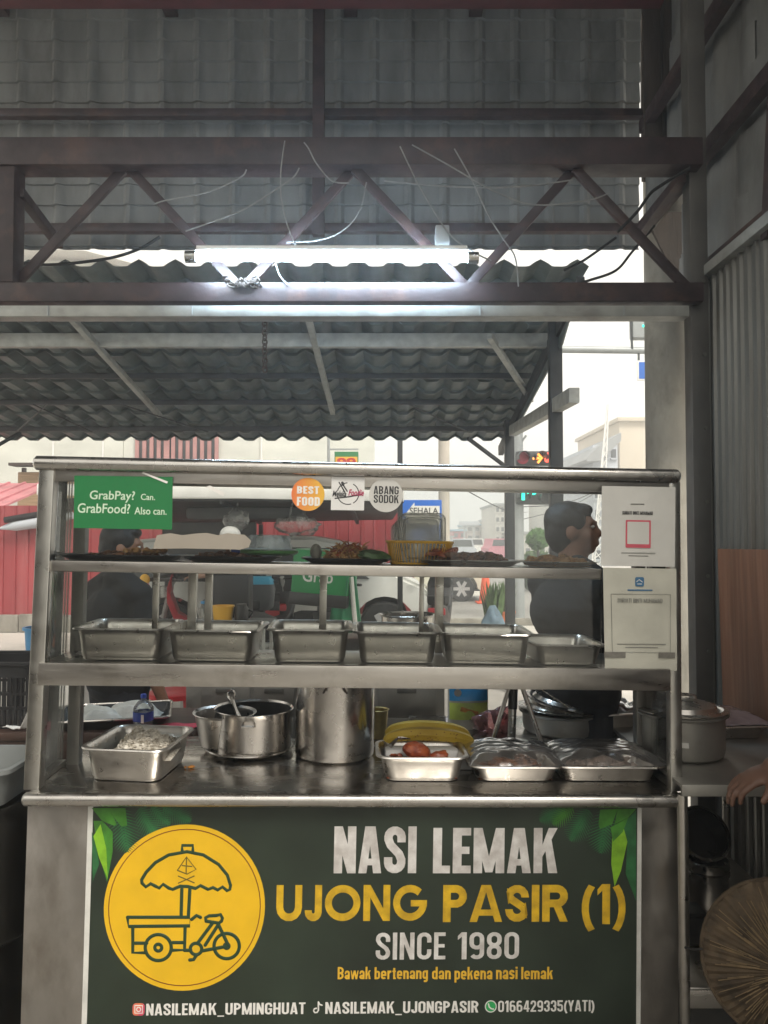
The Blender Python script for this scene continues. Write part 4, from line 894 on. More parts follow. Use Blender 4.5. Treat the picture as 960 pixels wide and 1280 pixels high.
# --- counter pieces. helper: things standing on the counter at a photo pixel
def CB(px, py): u, v = CT(px, py, 0); return u, v
def cpan(x0, x1, yrim, ybot, dep, label, rz=0, m='steel_pan', taper=.014, rim=.012, name='food_pan', grp='open and covered pans on the counter'):
    u0, v0 = CB((x0 + x1) / 2, ybot); a = CP(x0, yrim, v0 - .01); c = CP(x1, yrim, v0 - .01); h = a[1]
    w = c[0] - a[0] - 2 * rim
    return pan(name, label, CX((a[0] + c[0]) / 2, v0 + dep / 2 - .01, .001, rz), w, dep, h, rim=rim, taper=taper, m=m, group=grp), w, h, dep
o, w, h, d = cpan(103, 216, 936, 978, .265, 'deep steel pan of speckled food at the left end of the counter', rz=-.12)
fm = CX(CB(160, 978)[0] + .02, CB(160, 978)[1] + .12, .012)
f = thing('rice_heap', 'pale speckled shredded food heaped in the leftmost counter pan', 'food', fm)
b = MB(); heap(b, .19, .21, .075, 3, 480, (.003, .006), .045); b.build('heap', 'food_mix', f)
# saucepan with a mesh-handled ladle, plus bowl behind and plate under
u, v = CB(310, 951); R1 = (CP(361, 897, v)[0] - CP(258, 897, v)[0]) / 2; hh = CP(310, 897, v)[1]
pl = thing('steel_plate', 'round steel plate under the wide saucepan on the counter', 'plate', CX(u, v + R1 * .92, .001))
b = MB(); b.lathe([(.02, .0), (.085, .0), (.128, .012), (.140, .013), (.140, .015), (.127, .0145), (.085, .003), (.001, .002)], 48, TR(-.012, 0, 0)); b.tube([(-.012 + .141 * math.cos(2 * math.pi * k / 48), .141 * math.sin(2 * math.pi * k / 48), .0145) for k in range(49)], .0032, 6); b.build('body', 'chrome', pl)
sp = thing('saucepan', 'wide polished saucepan with dark inside standing on a steel plate', 'saucepan', CX(u, v + R1 * .92, .005))
b = MB(); b.lathe([(R1 * .93, .0), (R1 * .97, .006), (R1 * .98, hh * .9), (R1 + .002, hh), (R1, hh + .002), (R1 * .965, hh - .004), (R1 * .95, .006), (.001, .004)], 56); b.build('body', 'steel_pot', sp)
b = MB(); b.lathe([(R1 * .955, hh - .006), (R1 * .945, .009), (.001, .007)], 48, None, False); b.thick(.0008); b.build('black_lining', mat('black_lining', (.02, .02, .02), .75, 0, .3, 20), sp)  # thin black sheet lining the inside of the saucepan
b = MB(); b.tube([(-.02, -R1 - .002, hh * .78), (-.018, -R1 - .022, hh * .80), (.018, -R1 - .022, hh * .80), (.02, -R1 - .002, hh * .78)], .004, 8); b.build('handle', 'steel_pot', sp)
ld = thing('serving_tongs', 'steel tongs leaning out of the wide saucepan', 'tongs', CX(u, v + R1 * .8, .005))
a = CM.to_3x3().inverted() @ Vector((0, 0, 0))
b = MB(); b.tube([(-.03, .0, .05), (-.075, .02, hh + .035)], .006, 8); b.tube([(-.015, .02, .05), (-.085, .03, hh + .03)], .006, 8)
b.tube([(-.075 + .012 * math.cos(t), .02, hh + .04 + .016 * math.sin(t)) for t in [k * .63 for k in range(11)]], .004, 7); b.build('arms', 'chrome', ld)
u2, v2 = CB(262, 938)
bw = thing('mixing_bowl', 'steel mixing bowl half hidden behind the wide saucepan', 'bowl', CX(CP(240, 900, .42)[0] + .105, .43, .001))
hb = CP(250, 891, .42)[1]
b = MB(); b.lathe([(.055, 0), (.078, .02), (.097, hb - .006), (.105, hb), (.104, hb + .002), (.095, hb - .004), (.076, .021), (.001, .004)], 48); b.build('body', 'steel_pan', bw)
# tall stock pot
u, v = CB(417, 957); rs = (CP(469, 900, v)[0] - CP(365, 900, v)[0]) / 2; hs = CP(417, 851, v)[1] + .03
hs = min(hs, WS - .03)
st = thing('stock_pot', 'tall straight-sided steel stock pot in the middle of the counter', 'stock pot', CX(u, v + rs, .001))
b = MB(); b.lathe([(rs * .94, 0), (rs * .985, .006), (rs, .02), (rs, hs - .004), (rs + .003, hs), (rs, hs + .002), (rs - .003, hs), (rs - .003, .006), (.001, .005)], 64); b.build('body', 'steel_pot', st)
b = MB(); zz = CP(417, 862, v)[1]
for s_ in (-1, 1): b.tube([(s_ * .022, -rs + .004, zz + .012), (s_ * .028, -rs - .014, zz + .004), (s_ * .034, -rs - .016, zz - .006), (s_ * .036, -rs + .004, zz - .012)], .0035, 7)
b.build('handle', 'chain', st)
# yellow-stained mug behind the stock pot
u, v = CB(476, 925); k = thing('steel_cup', 'steel cup with yellow sides peeking out right of the stock pot', 'cup', CX(u - .01, v + .03, .001)); hc = CP(476, 889, v)[1]
b = MB(); b.lathe([(.028, 0), (.030, .003), (.036, hc - .003), (.040, hc), (.038, hc + .001), (.034, hc - .003), (.028, .004), (.001, .003)], 32); b.build('body', mat('yellow_stained_steel', (.45, .35, .14), .3, .8, .25, 15), k)
o = thing('food_scrap', 'small orange food scrap dropped on the counter left of the saucepan plate', 'food scrap', CX(*CB(237, 960), .001))
b = MB(); rd = random.Random(5)
for k in range(7): b.ell((rd.uniform(-.012, .012), rd.uniform(-.008, .008), .003), (rd.uniform(.003, .006), rd.uniform(.003, .005), .003), 7, None, .5, k)
b.build('crumbs', mat('orange_crumb', (.5, .2, .03), .6, 0, .2, 60), o)
# three front pans on the right
o, w, h, d = cpan(471, 587, 946, 978, .175, 'small steel pan of red sambal standing in front of the ripe yellow bananas')
f = thing('sambal', 'red chilli fish pieces in the small steel pan before the bananas', 'food', CX(CB(528, 978)[0], CB(528, 978)[1] + .08, .008))
b = MB(); heap(b, w * .84, d * .80, h * 1.0, 5, 130, (.004, .013)); b.ell((-.01, .0, h * .80), (.045, .028, .026), 14, Euler((.2, .25, .2)), .25, 2); b.ell((.055, -.01, h * .62), (.03, .022, .016), 12, Euler((.1, -.2, .4)), .3, 6); b.build('pieces', 'food_red', f)
sp_ = thing('serving_spoon', 'steel serving spoon handle lying across the back of the sambal pan', 'spoon', CX(CB(520, 978)[0], CB(520, 978)[1] + .155, h + .012))
b = MB(); b.obox(TR(-.005, 0, .002, .05), (.085, .016, .010), .004); b.tube([(-.045, 0, .0), (-.07, -.02, -.02)], [.004, .008], 8); b.build('body', 'chrome', sp_)
for x0, x1, lab, sd in ((586, 708, 'steel pan of dark food under cling film, right of the sambal pan', 4), (694, 833, 'steel pan of pale food under cling film at the right end of the counter', 9)):
    o, w, h, d = cpan(x0, x1, 957, 978, .20, lab, rim=.016)
    u0, v0 = CB((x0 + x1) / 2, 978); cx_ = o.matrix_basis
    f = thing('cooked_food', ('dark brown cooked food under the film of the pan next to the sambal' if sd == 4 else 'greyish cooked food under the film of the rightmost counter pan'), 'food', cx_ @ Matrix.Translation((0, 0, .004)))
    b = MB(); heap(b, w * .86, d * .82, h + .012, sd, 60, (.006, .014)); b.build('heap', 'food_brown' if sd == 4 else mat('grey_brown_food', (.24, .19, .16), .5, 0, .4, 50, .5, 60), f)
    f = thing('cling_film', ('wrinkled cling film stretched over the dark food pan' if sd == 4 else 'bulging cling film over the rightmost counter pan'), 'cling film', cx_ @ Matrix.Translation((0, 0, h + .0035)))
    b = MB(); b.grid(lambda i, j: Vector(((i - .5) * (w + .034), (j - .5) * (d + .034), .036 * max(0, 1 - (abs(i - .5) * 2) ** 4) * max(0, 1 - (abs(j - .5) * 2) ** 4) + .006 * max(0, 1 - (abs(i - .5) * 2) ** 6) * noise.noise(Vector((i * 7 + j * 3, j * 9, sd))))), 40, 30); b.build('film', 'cling', f, 180)
# bananas
ua, va = CB(478, 935)
bn = thing('banana_hand', 'ripe speckled yellow bananas behind the sambal pan', 'bananas', CX(CP(536, 920, .26)[0], .27, .0))
zb = CP(536, 923, .26)[1]
for i, (dy, dz, k) in enumerate(((0, 0, 1), (.045, .01, .95))):
    b = MB(); pts = smoothpts([(-.135 * k, dy, zb - .012 + dz), (-.11 * k, dy - .006, zb + .004 + dz), (-.04, dy - .012, zb + .014 + dz), (.05, dy - .01, zb + .010 + dz), (.115 * k, dy, zb - .004 + dz), (.14 * k, dy + .004, zb - .020 + dz)], 5)
    n_ = len(pts); b.tube(pts, [.005 + .017 * math.sin(math.pi * min(1, max(0, .06 + .88 * q / (n_ - 1)))) ** .55 for q in range(n_)], 7); b.build('banana', 'banana_skin', bn, 30)
b = MB(); b.box((-.14, -.06, .0), (.14, .09, zb - .022), .012); b.build('tray', 'white_paint', bn)
rd = random.Random(4); b = MB()
for i in range(34):
    t = rd.uniform(-.1, .1); a = rd.uniform(-.9, .9); rr = .0247 * (1 - (t / .14) ** 4 * .5); c_ = Vector((t, -.011 - rr * math.cos(a) * 1.0, zb + .012 - t * t * 1.1 + rr * math.sin(a)))
    b.ell(c_, (.0022, .0012, .0014), 6)
b.build('brown_spots', 'brown_ink', bn)
# --- trays of food on the upper shelf
GT = 'food trays on the upper shelf'
def tray(x0, x1, label, m='dark_tray', dep=.20, h=.016, v=.175):
    a = CP(x0, 700, .06)[0]; c = CP(x1, 700, .06)[0]; o = thing('food_tray', label, 'tray', CX((a + c) / 2, v, WU + .001), GT)
    hx, hy = (c - a) / 2, dep / 2
    def lp(dx, z, r=.03): return [Vector((x, y, z)) for x, y in rrect(hx + dx, hy + dx, r, 5)]
    b = MB(); b.loft([lp(-.026, .002), lp(-.012, h - .002), lp(0, h + .001), lp(.001, h - .001), lp(-.012, h - .006), lp(-.028, 0)]); b.build('body', m, o, 40)
    return (a + c) / 2, c - a, o
u, w, o = tray(64, 218, 'black tray of small fried pieces at the left end of the upper shelf')
f = thing('fried_pieces', 'scattered dark and golden fried pieces on the leftmost upper tray', 'food', CX(u, .17, WU + .004)); b = MB(); heap(b, w * .8, .15, .016, 11, 70, (.006, .014)); b.build('pieces', 'food_brown', f)
b = MB(); rd = random.Random(2)
for k in range(22): b.ell((rd.uniform(.02, .12), rd.uniform(-.07, .0), .022 + rd.uniform(0, .008)), (.014, .009, .007), 8, Euler((0, rd.uniform(-.3, .3), rd.uniform(0, 6))), .5, k)
b.build('golden_pieces', 'food_fried', f)
u, w, o = tray(223, 345, 'black tray with a clear green-based box, second from left on the upper shelf')
f = thing('dark_sambal', 'dark red cooked food spread on the second upper tray', 'food', CX(u - .01, .17, WU + .004)); b = MB(); heap(b, w * .86, .15, .022, 12, 60, (.006, .014)); b.build('heap', 'food_brown', f)
f = thing('plastic_box', 'clear plastic food box with green base on the second upper tray', 'plastic box', CX(CP(334, 690, .14)[0], .19, WU + .022))
b = MB(); b.lathe([(.075, 0), (.088, .006), (.09, .014), (.001, .016)], 32); b.build('base', mat('green_plastic', (.06, .20, .05), .4, 0, .2, 9), f)
b = MB(); b.lathe([(.088, .016), (.070, .020), (.062, .056), (.058, .060), (.001, .061)], 32); b.build('lid', 'frost', f)
f = thing('sauce_packet', 'small white and blue packet standing on the second upper tray', 'packet', CX(CP(294, 686, .10)[0], .10, WU + .03))
b = MB(); b.obox(TR(0, 0, .012, 0, .3, .1), (.030, .010, .022), .002); b.build('pouch', 'white_ink', f); b = MB(); b.obox(TR(.002, -.004, .004, 0, .3, .1), (.026, .006, .008), .002); b.build('band', 'water_blue', f)
u, w, o = tray(375, 489, 'black tray piled with frizzy fried food on the upper shelf below the stickers')
f = thing('fried_heap', 'tall frizzy heap of reddish fried food on a black upper tray', 'food', CX(u + .01, .17, WU + .004)); b = MB(); heap(b, w * .74, .14, .038, 13, 40, (.008, .014)); heap(b, w * .6, .12, .045, 14, 170, (.010, .016), .004, shape='tube'); b.build('heap', 'food_fried', f)
b = MB(); heap(b, w * .5, .11, .05, 24, 110, (.010, .016), .004, shape='tube'); b.build('chilli_strands', 'food_red', f)
b = MB(); b.ell((.075, -.05, .022), (.05, .03, .016), 14, Euler((.3, .1, .2)), .3, 1); b.build('leaf', 'food_green', f); b = MB(); b.ell((-.10, -.02, .03), (.018, .018, .025), 12); b.build('boiled_egg', 'tape', f)
u, w, o = tray(529, 657, 'steel tray of dark dried fish on the upper shelf before the street view', 'steel_pan')
f = thing('dried_fish', 'dark dried fish pieces heaped along a steel upper tray', 'food', CX(u, .17, WU + .004)); b = MB(); heap(b, w * .86, .15, .036, 15, 70, (.008, .020)); b.build('pieces', 'food_brown', f)
b = MB(); rd = random.Random(8)
for k in range(16): b.ell((-.09 + rd.uniform(-.035, .035), rd.uniform(-.06, .02), .030 + rd.uniform(0, .012)), (.026, .010, .008), 8, Euler((0, rd.uniform(-.5, .5), rd.uniform(-.6, .6))), .4, k)
b.build('reddish_pieces', 'food_red', f)
u, w, o = tray(664, 752, 'steel tray of brown fried slices at the right end of the upper shelf', 'steel_pan')
f = thing('fried_slices', 'brown fried slices piled on the rightmost upper tray', 'food', CX(u + .0, .17, WU + .004)); b = MB(); heap(b, w * .86, .15, .024, 16, 50, (.010, .020)); b.build('slices', 'food_fried', f)
# yellow basket with stacked clear lids
a, c = CP(485, 697, .15)[0], CP(566, 697, .15)[0]; uB = (a + c) / 2; wB = c - a; hB = CP(520, 678, .12)[1] - WU
bk = thing('plastic_basket', 'yellow slatted plastic basket on the upper shelf holding clear lids', 'basket', CX(uB, .20, WU + .001))
b = MB()
for z, g in ((.003, -.012), (hB, 0)):
    pts = [Vector((x, y, z)) for x, y in rrect(wB / 2 + g, .075 + g, .03, 5)]; b.tube(pts + [pts[0], pts[1]], .0045 if z > .01 else .003, 6)
lo, hi = rrect(wB / 2 - .012, .063, .03, 8), rrect(wB / 2, .075, .03, 8)
per = []
for q in range(len(lo)):
    n_ = (q + 1) % len(lo); seg_ = math.hypot(hi[n_][0] - hi[q][0], hi[n_][1] - hi[q][1]); m_n = max(1, int(seg_ / .0105))
    for e in range(m_n):
        t = e / m_n; per.append((tuple(lo[q][i] + (lo[n_][i] - lo[q][i]) * t for i in (0, 1)), tuple(hi[q][i] + (hi[n_][i] - hi[q][i]) * t for i in (0, 1))))
for p_, q_ in per: b.bar((*p_, .003), (*q_, hB), .0022, .0022)
b.prism(lo, (0, 0, 0), (1, 0, 0), (0, 1, 0), (0, 0, 1), .003); b.build('body', 'yellow_plastic', bk)
for i, (x0, x1, yt_, yb_, v_, lab) in enumerate(((500, 557, 642, 690, .17, 'frosted rectangular lid nearest the viewer, standing in the yellow basket'), (497, 553, 644, 690, .20, 'frosted lid second in the stack leaning in the yellow basket'), (493, 548, 650, 690, .23, 'frosted lid third back, lower left, in the yellow basket'), (489, 540, 655, 690, .255, 'frosted lid furthest back and lowest in the yellow basket'))):
    a_, c_ = CP(x0, yb_, v_), CP(x1, yt_, v_); hx, hz = (c_[0] - a_[0]) / 2, (c_[1] - WU - .006) / 2
    f = thing('plastic_lid', lab, 'lid', CX((a_[0] + c_[0]) / 2, v_, WU + .006 + hz, .0) @ Matrix.Rotation(R(82), 4, 'X'), 'stack of clear lids in the basket')
    b = MB(); lp = lambda s_, z: [Vector((x, y, z)) for x, y in rrect(hx * s_, hz * s_, .018, 5)]
    b.loft([lp(1, 0), lp(1, .004), lp(.86, .005), lp(.84, .010), lp(.5, .0105), lp(.82, .0085), lp(.84, .003), lp(.98, .002)]); b.build('shell', 'lid_plastic', f, 30); b = MB(); q = lp(.985, .003); b.tube(q + [q[0], q[1]], .0028, 6); q = lp(.80, .010); b.tube(q + [q[0], q[1]], .0016, 6); b.build('rim', 'lid_plastic', f)

# ================================================================== TABLES AND THINGS ROUND THE CART
ZC = c0.z                                     # counter height
zR = P(900, 981, 2.15).z
xa = P(852.5, 980, 2.15).x
tb = thing('side_table', 'steel side table right of the cart with a lower shelf', 'table', Vector((xa, 2.15, .05)))
b = MB(); b.box((0, 0, zR - .05 - .033), (1.372 - xa, .012, zR - .05), .003); b.box((0, .012, zR - .05 - .012), (1.372 - xa, .95, zR - .051), .002); b.build('table_top', 'dull_steel', tb)
zL = P(880, 1238, 2.17).z
b = MB(); b.box((.02, .02, zL - .05 - .05), (1.36 - xa, .035, zL - .05), .003); b.box((.02, .035, zL - .05 - .014), (1.36 - xa, .93, zL - .052), .002); b.build('lower_shelf', 'steel', tb)
for x in (.012, 1.35 - xa):
    for y in (.03, .92):
        b = MB(); b.tube([(x, y, 0), (x, y, zR - .085)], .0145, 12); b.build('leg', 'steel', tb)
# big lidded pot on it
def lidpot(name, label, x, y, z, r, h, lid=True):
    o = thing(name, label, 'pot', Vector((x, y, z)))
    b = MB(); b.lathe([(r * .90, 0), (r * .97, .008), (r, .03), (r, h - .012), (r + .012, h - .006), (r + .014, h), (r + .004, h + .002), (r - .004, h - .004), (r - .004, .01), (.001, .006)], 56); b.build('body', 'dull_steel', o)
    if lid:
        l = MB(); l.lathe([(r + .010, h + .003), (r + .012, h + .008), (r - .004, h + .012), (r * .93, h + .008), (r * .86, h + .007), (r * .80, h + .022), (r * .3, h + .036), (.001, h + .038)], 56); lo = l.build('lid', 'chrome', o)
        l = MB(); l.tube(smoothpts([(-.045, 0, h + .034), (-.04, 0, h + .046), (0, 0, h + .050), (.04, 0, h + .046), (.045, 0, h + .034)]), .0055, 8); l.build('handle', 'chrome', lo)
    return o
pc = P(862, 955, 2.34); rp_ = (P(912, 900, 2.46).x - P(810, 900, 2.46).x) / 2
ph = P(862, 888, 2.46).z - zR
po = lidpot('lidded_pot', 'large dull steel pot with a shiny lid on the side table', pc.x + .022, 2.46, zR + .001, rp_, ph)
b = MB(); b.obox(TR(-rp_ * .30, -rp_ * .955, ph * .42, -.3), (.026, .0012, .016)); b.build('label_scrap', 'white_ink', po, 0)
# foil-covered container beyond the pot
p = P(935, 944, 2.62); o = pan('food_container', 'steel food container with film lid behind the lidded pot near the brown board', TR(1.20, 2.74, zR + .001, .10), .20, .26, P(935, 903, 2.66).z - zR, r=.03, taper=.02)
f = thing('cling_film', 'purplish cling film over the container near the brown board', 'cling film', o.matrix_basis @ Matrix.Translation((0, 0, P(935, 903, 2.66).z - zR + .003)))
b = MB(); b.grid(lambda i, j: Vector(((i - .5) * .215, (j - .5) * .275, .022 * max(0, 1 - (abs(i - .5) * 2) ** 4) * max(0, 1 - (abs(j - .5) * 2) ** 4) + .004 * noise.noise(Vector((i * 8, j * 8, 2))))), 24, 24); b.build('film', mat('purplish_film', (.22, .16, .16), .25, 0, .2, 12), f, 180)
# brown board against the siding
p0, p1 = P(901, 686, 3.12), P(960, 686, 2.70)
o = thing('wooden_board', 'reddish brown wood-grain board leaning on the ribbed siding', 'board', Vector((0, 0, 0)))
b = MB(); b.prism([(3.12, zR + .004), (1.75, zR + .004), (1.75, p0.z + .01), (3.12, p0.z)], (1.352, 0, 0), (0, 1, 0), (0, 0, 1), (1, 0, 0), .016); 
for v_ in b.bm.verts: v_.co.x += (v_.co.z - p0.z) * -.02
b.build('panel', 'board', o)
# under the side table: pot with a tilted wide pan, black box
yL = 2.68; r_ = (P(908, 1100, yL).x - P(862, 1100, yL).x) / 2 + .006; xq = P(884, 1100, yL).x; hq = P(884, 1085, yL).z - zL
o = thing('steel_canister', 'steel canister with ribbed collar on the lower shelf of the side table', 'canister', Vector((xq, yL, zL)))
b = MB(); b.lathe([(r_ * .96, 0), (r_, .005), (r_, hq * .88), (r_ * 1.07, hq * .9), (r_ * 1.07, hq * .97), (r_, hq), (r_ * 1.06, hq + .01), (r_ * 1.06, hq + .03), (r_ * .98, hq + .034), (r_ * .98, .006), (.001, .004)], 40); b.build('body', 'steel_pot', o)
o = thing('wide_pot', 'wide pot with dark inside tipped towards the viewer on top of the canister', 'pot', TR(xq - .005, yL + .01, zL + hq + .115, 0, R(52), R(10)))
b = MB(); rr_ = .088; b.lathe([(rr_ * .86, -.10), (rr_ * .95, -.09), (rr_, -.02), (rr_, -.002), (rr_ + .006, 0), (rr_ - .003, .001), (rr_ - .003, -.09), (.001, -.094)], 48); b.build('body', 'steel_pot', o)
b = MB(); b.lathe([(rr_ - .005, -.004), (rr_ - .006, -.088), (.001, -.090)], 40, None, False); b.thick(.0008); b.build('dark_lining', bpy.data.materials['black_lining'], o)
o = thing('black_box', 'small black box below the canister on the lower shelf', 'box', Vector((P(870, 1190, 2.42).x, 2.44, zL)))
b = MB(); b.box((-.03, -.04, 0), (.028, .04, .085), .006); b.build('body', 'black_plastic', o); b = MB(); b.box((-.031, -.041, .086), (.029, .041, .098), .004); b.build('lid', 'dark_tray', o)
# woven straw hat hanging in front
hc = P(962, 1150, 1.98); o = thing('straw_hat', 'brown conical woven straw hat hanging below the side table at the right edge', 'hat', TR(hc.x + .04, 1.995, hc.z - .11, R(-18), R(80), 0))
b = MB(); rd = random.Random(3); seg = 120; rings = 14; vs = []; fs = []
for i in range(rings + 1):
    t = i / rings; rr_ = .008 + .185 * t
    for k in range(seg):
        a = 2 * math.pi * k / seg; q = 1 + .012 * math.sin(k * 5.3) * t
        vs.append(Vector((rr_ * q * math.cos(a), rr_ * q * math.sin(a), .085 * (1 - t) ** .9 + .0022 * ((k % 2) * 2 - 1) * (t ** .5) + .002 * noise.noise(Vector((k * .9, t * 6, 0))))))
for i in range(rings):
    for k in range(seg): fs.append((i * seg + k, i * seg + (k + 1) % seg, (i + 1) * seg + (k + 1) % seg, (i + 1) * seg + k))
b._add(vs, fs); b.thick(.003); b.build('crown', 'hat', o)
b = MB(); b.tube([(.193 * math.cos(2 * math.pi * k / 40), .193 * math.sin(2 * math.pi * k / 40), 0) for k in range(41)], .005, 6); b.build('rim', 'hat', o)
b = MB(); 
for k in range(150):
    a = rd.uniform(0, 6.28); r0 = rd.uniform(.02, .12); r1 = r0 + rd.uniform(.03, .09); r1 = min(r1, .19); 
    z = lambda r: .085 * (1 - (r - .008) / .185) ** .9 + .004
    b.tube([(r0 * math.cos(a), r0 * math.sin(a), z(r0)), (r1 * math.cos(a + .02), r1 * math.sin(a + .02), z(min(r1, .192)))], .0011, 4)
b.build('straw_fibres', mat('pale_straw_fibre', (.20, .14, .075), .8, 0, .3, 30), o)
b = MB(); b.tube([(-.19, 0, .0), (-.215, 0, .02), (-.235, .005, .03)], .003, 6); b.build('hanging_loop', 'cable_black', o)

# --- left: long dark table behind the cart
zT = .815
tb = thing('rear_table', 'dark brown table behind the left end of the cart holding crate, cloths and bottle', 'table', Vector((-1.45, 3.0, 0)))
b = MB(); b.box((-1.0, -.20, zT - .03), (.76, .22, zT), .006); b.box((-.98, -.19, zT - .12), (.74, -.17, zT - .031), .004); b.build('table_top', mat('dark_brown_wood', (.07, .04, .03), .45, 0, .3, 5, .1, 20, (1, 6, 6)), tb)
for x in (-.92, .70):
    for y in (-.15, .17):
        b = MB(); b.box((x - .025, y - .025, 0), (x + .025, y + .025, zT - .032), .004); b.build('leg', 'black_steel', tb)
# black crate
cx0, cx1 = P(-40, 880, 2.95).x, P(47, 880, 2.95).x; hC = P(20, 832, 2.86).z - zT
o = thing('plastic_crate', 'black perforated plastic crate on the dark table at the left edge', 'crate', Vector(((cx0 + cx1) / 2, 3.0, zT + .002)))
b = MB(); wx = (cx1 - cx0) / 2; wy = .14
for z0, z1 in ((0, .012), (hC * .30, hC * .34), (hC * .52, hC * .56), (hC * .80, hC)):
    for y in (-wy, wy): b.box((-wx, y - .004, z0), (wx, y + .004, z1))
    for x in (-wx, wx): b.box((x - .004, -wy + .0045, z0 + .0005), (x + .004, wy - .0045, z1 - .0005))
n_ = 13
for k in range(n_ + 1):
    x = -wx + 2 * wx * k / n_
    for y in (-wy, wy): b.box((x - .0045, y - .003, .001), (x + .0045, y + .003, hC - .001))
for k in range(1, 10):
    y = -wy + 2 * wy * k / 10
    for x in (-wx, wx): b.box((x - .003, y - .0045, .001), (x + .003, y + .0045, hC - .001))
b.box((-wx, -wy, .003), (wx, wy, .010)); b.build('body', 'black_plastic', o)
b = MB()
for y in (-wy - .006, wy + .006): b.box((-wx - .010, y - .006, hC - .004), (wx + .010, y + .006, hC + .012), .003)
for x in (-wx - .006, wx + .006): b.box((x - .006, -wy, hC - .003), (x + .006, wy, hC + .0115), .003)
b.build('rim', 'black_plastic', o)
p = P(22, 910, 2.82); o = thing('tissue', 'folded white tissue propped on the front of the dark table', 'tissue', Vector((p.x, 2.83, zT + .001)))
b = MB(); b.grid(lambda i, j: Vector((-.055 + .10 * i + .02 * j, .02 * j - .01, .010 * (1 - i) + .085 * max(0, i - .62) / .38 * (1 - .25 * j) + .006 * noise.noise(Vector((i * 4, j * 3, 0))) + .004)), 24, 6); b.thick(.002); b.build('sheet', 'tissue', o)
# tray with cloths
o = thing('cloth_tray', 'steel-rimmed tray of off-white cloths on the dark rear table', 'tray', TR(-1.03, 2.98, zT + .001, R(14)))
b = MB(); lp = lambda dx, z: [Vector((x, y, z)) for x, y in rrect(.20 + dx, .145 + dx, .02, 4)]
b.loft([lp(-.02, .004), lp(-.006, .03), lp(0, .036), lp(.006, .034), lp(0, .028), lp(-.02, 0)]); b.build('body', 'dark_tray', o)
b = MB(); q = [Vector((x, y, .037)) for x, y in rrect(.203, .148, .02, 4)]; b.tube(q + [q[0], q[1]], .005, 6); b.build('rim', 'chrome', o)
for k, (x, y, a, s_, lab) in enumerate(((-.07, -.04, .3, 1, 'twisted off-white cloth at the front of the tray on the dark table'), (.06, .02, -.2, 1.05, 'bunched off-white cloth at the back right of the tray on the dark table'))):
    f = thing('rag', lab, 'cloth', o.matrix_basis @ TR(x, y, .008, a), 'cloths on the rear tray')
    b = MB(); rd = random.Random(k + 5)
    def fn(i, j, k=k, s_=s_):
        e = max(0, 1 - (abs(i - .5) * 2) ** 3) * max(0, 1 - (abs(j - .5) * 2) ** 3)
        return Vector(((i - .5) * .20 * s_, (j - .5) * .13, .062 * s_ * e * (.75 + .5 * noise.noise(Vector((i * 3 + k, j * 4, 2)))) + .010 * math.sin(j * 16 + 3 * noise.noise(Vector((i * 3, j, k)))) * e + .002))
    b.grid(fn, 36, 26); b.thick(.002); b.build('cloth', 'rag', f)
o = thing('red_cloth', 'pink-red plastic cloth spread at the right end of the dark rear table under the bottle', 'cloth', Vector((-.86, 2.86, zT + .002)))
b = MB(); b.grid(lambda i, j: Vector((-.13 + .28 * i + .03 * j, -.07 + .12 * j, .006 + .012 * max(0, noise.noise(Vector((i * 4, j * 3, 1)))))), 20, 12); b.thick(.002); b.build('cloth', 'red_cloth', o)
# bottle
p = P(179, 911, 2.86); hB_ = P(179, 866, 2.86).z - (zT + .012); s_ = hB_ / .19
o = thing('water_bottle', 'small water bottle with blue cap and label on the pink-red cloth', 'bottle', Vector((p.x, 2.86, zT + .014)))
b = MB(); rb = .0375 * 1.55
b.lathe([(rb * .8 * 1, 0), (rb, .006), (rb, .030), (rb * .96, .034), (rb, .038), (rb, .078), (rb * .96, .082), (rb, .086), (rb * .97, .105), (rb * .6, .135), (.013, .150), (.013, .160)], 32, Matrix.Scale(s_, 4)); b.build('shell', 'clear', o)
b = MB(); b.lathe([(rb * .9, .002), (rb * .93, .028), (rb * .93, .06), (rb * .93, .074), (.001, .0745)], 28, Matrix.Scale(s_, 4)); b.build('water', mat('bottle_water', (.75, .8, .82), .05, 0, 0, trans=.9), o)
b = MB(); b.lathe([(rb + .0008, .030), (rb + .0008, .082), (rb + .0002, .0825), (rb + .0002, .0295)], 32, Matrix.Scale(s_, 4)); b.build('label', 'water_blue', o)
b = MB(); b.obox(TR(.008, -(rb + .001) * s_, .048 * s_), (.010, .001, .030)); b.build('label_print', 'white_ink', o, 0)
b = MB(); b.lathe([(.0165, .158), (.0165, .178), (.0145, .180), (.001, .1805)], 24, Matrix.Scale(s_, 4)); b.build('cap', 'cap_blue', o)
# grey tub and drum at the left edge
o = thing('grey_tub', 'grey plastic tub at the left edge beside the cart counter', 'tub', Vector((-1.25, 2.34, P(15, 1008, 2.25).z)))
hT = P(15, 962, 2.22).z - o.location.z
b = MB(); lp = lambda dx, z: [Vector((x, y, z)) for x, y in rrect(.17 + dx, .13 + dx, .04, 5)]
b.loft([lp(-.03, .004), lp(-.006, hT - .01), lp(-.002, hT), lp(.014, hT), lp(.014, hT - .012), lp(.002, hT - .012), lp(-.026, 0)]); b.build('body', 'grey_plastic', o)
zD = o.location.z
o = thing('steel_drum', 'shiny curved steel drum under the grey tub at the lower left edge', 'drum', Vector((-1.28, 2.36, .05)))
b = MB(); b.lathe([(.20, 0), (.225, .03), (.225, .30), (.232, .31), (.225, .32), (.225, zD - .10), (.20, zD - .06), (.001, zD - .052)], 48); b.build('body', mat('dark_drum_steel', (.05, .048, .045), .25, 1, .2, 3, .05, 8), o)

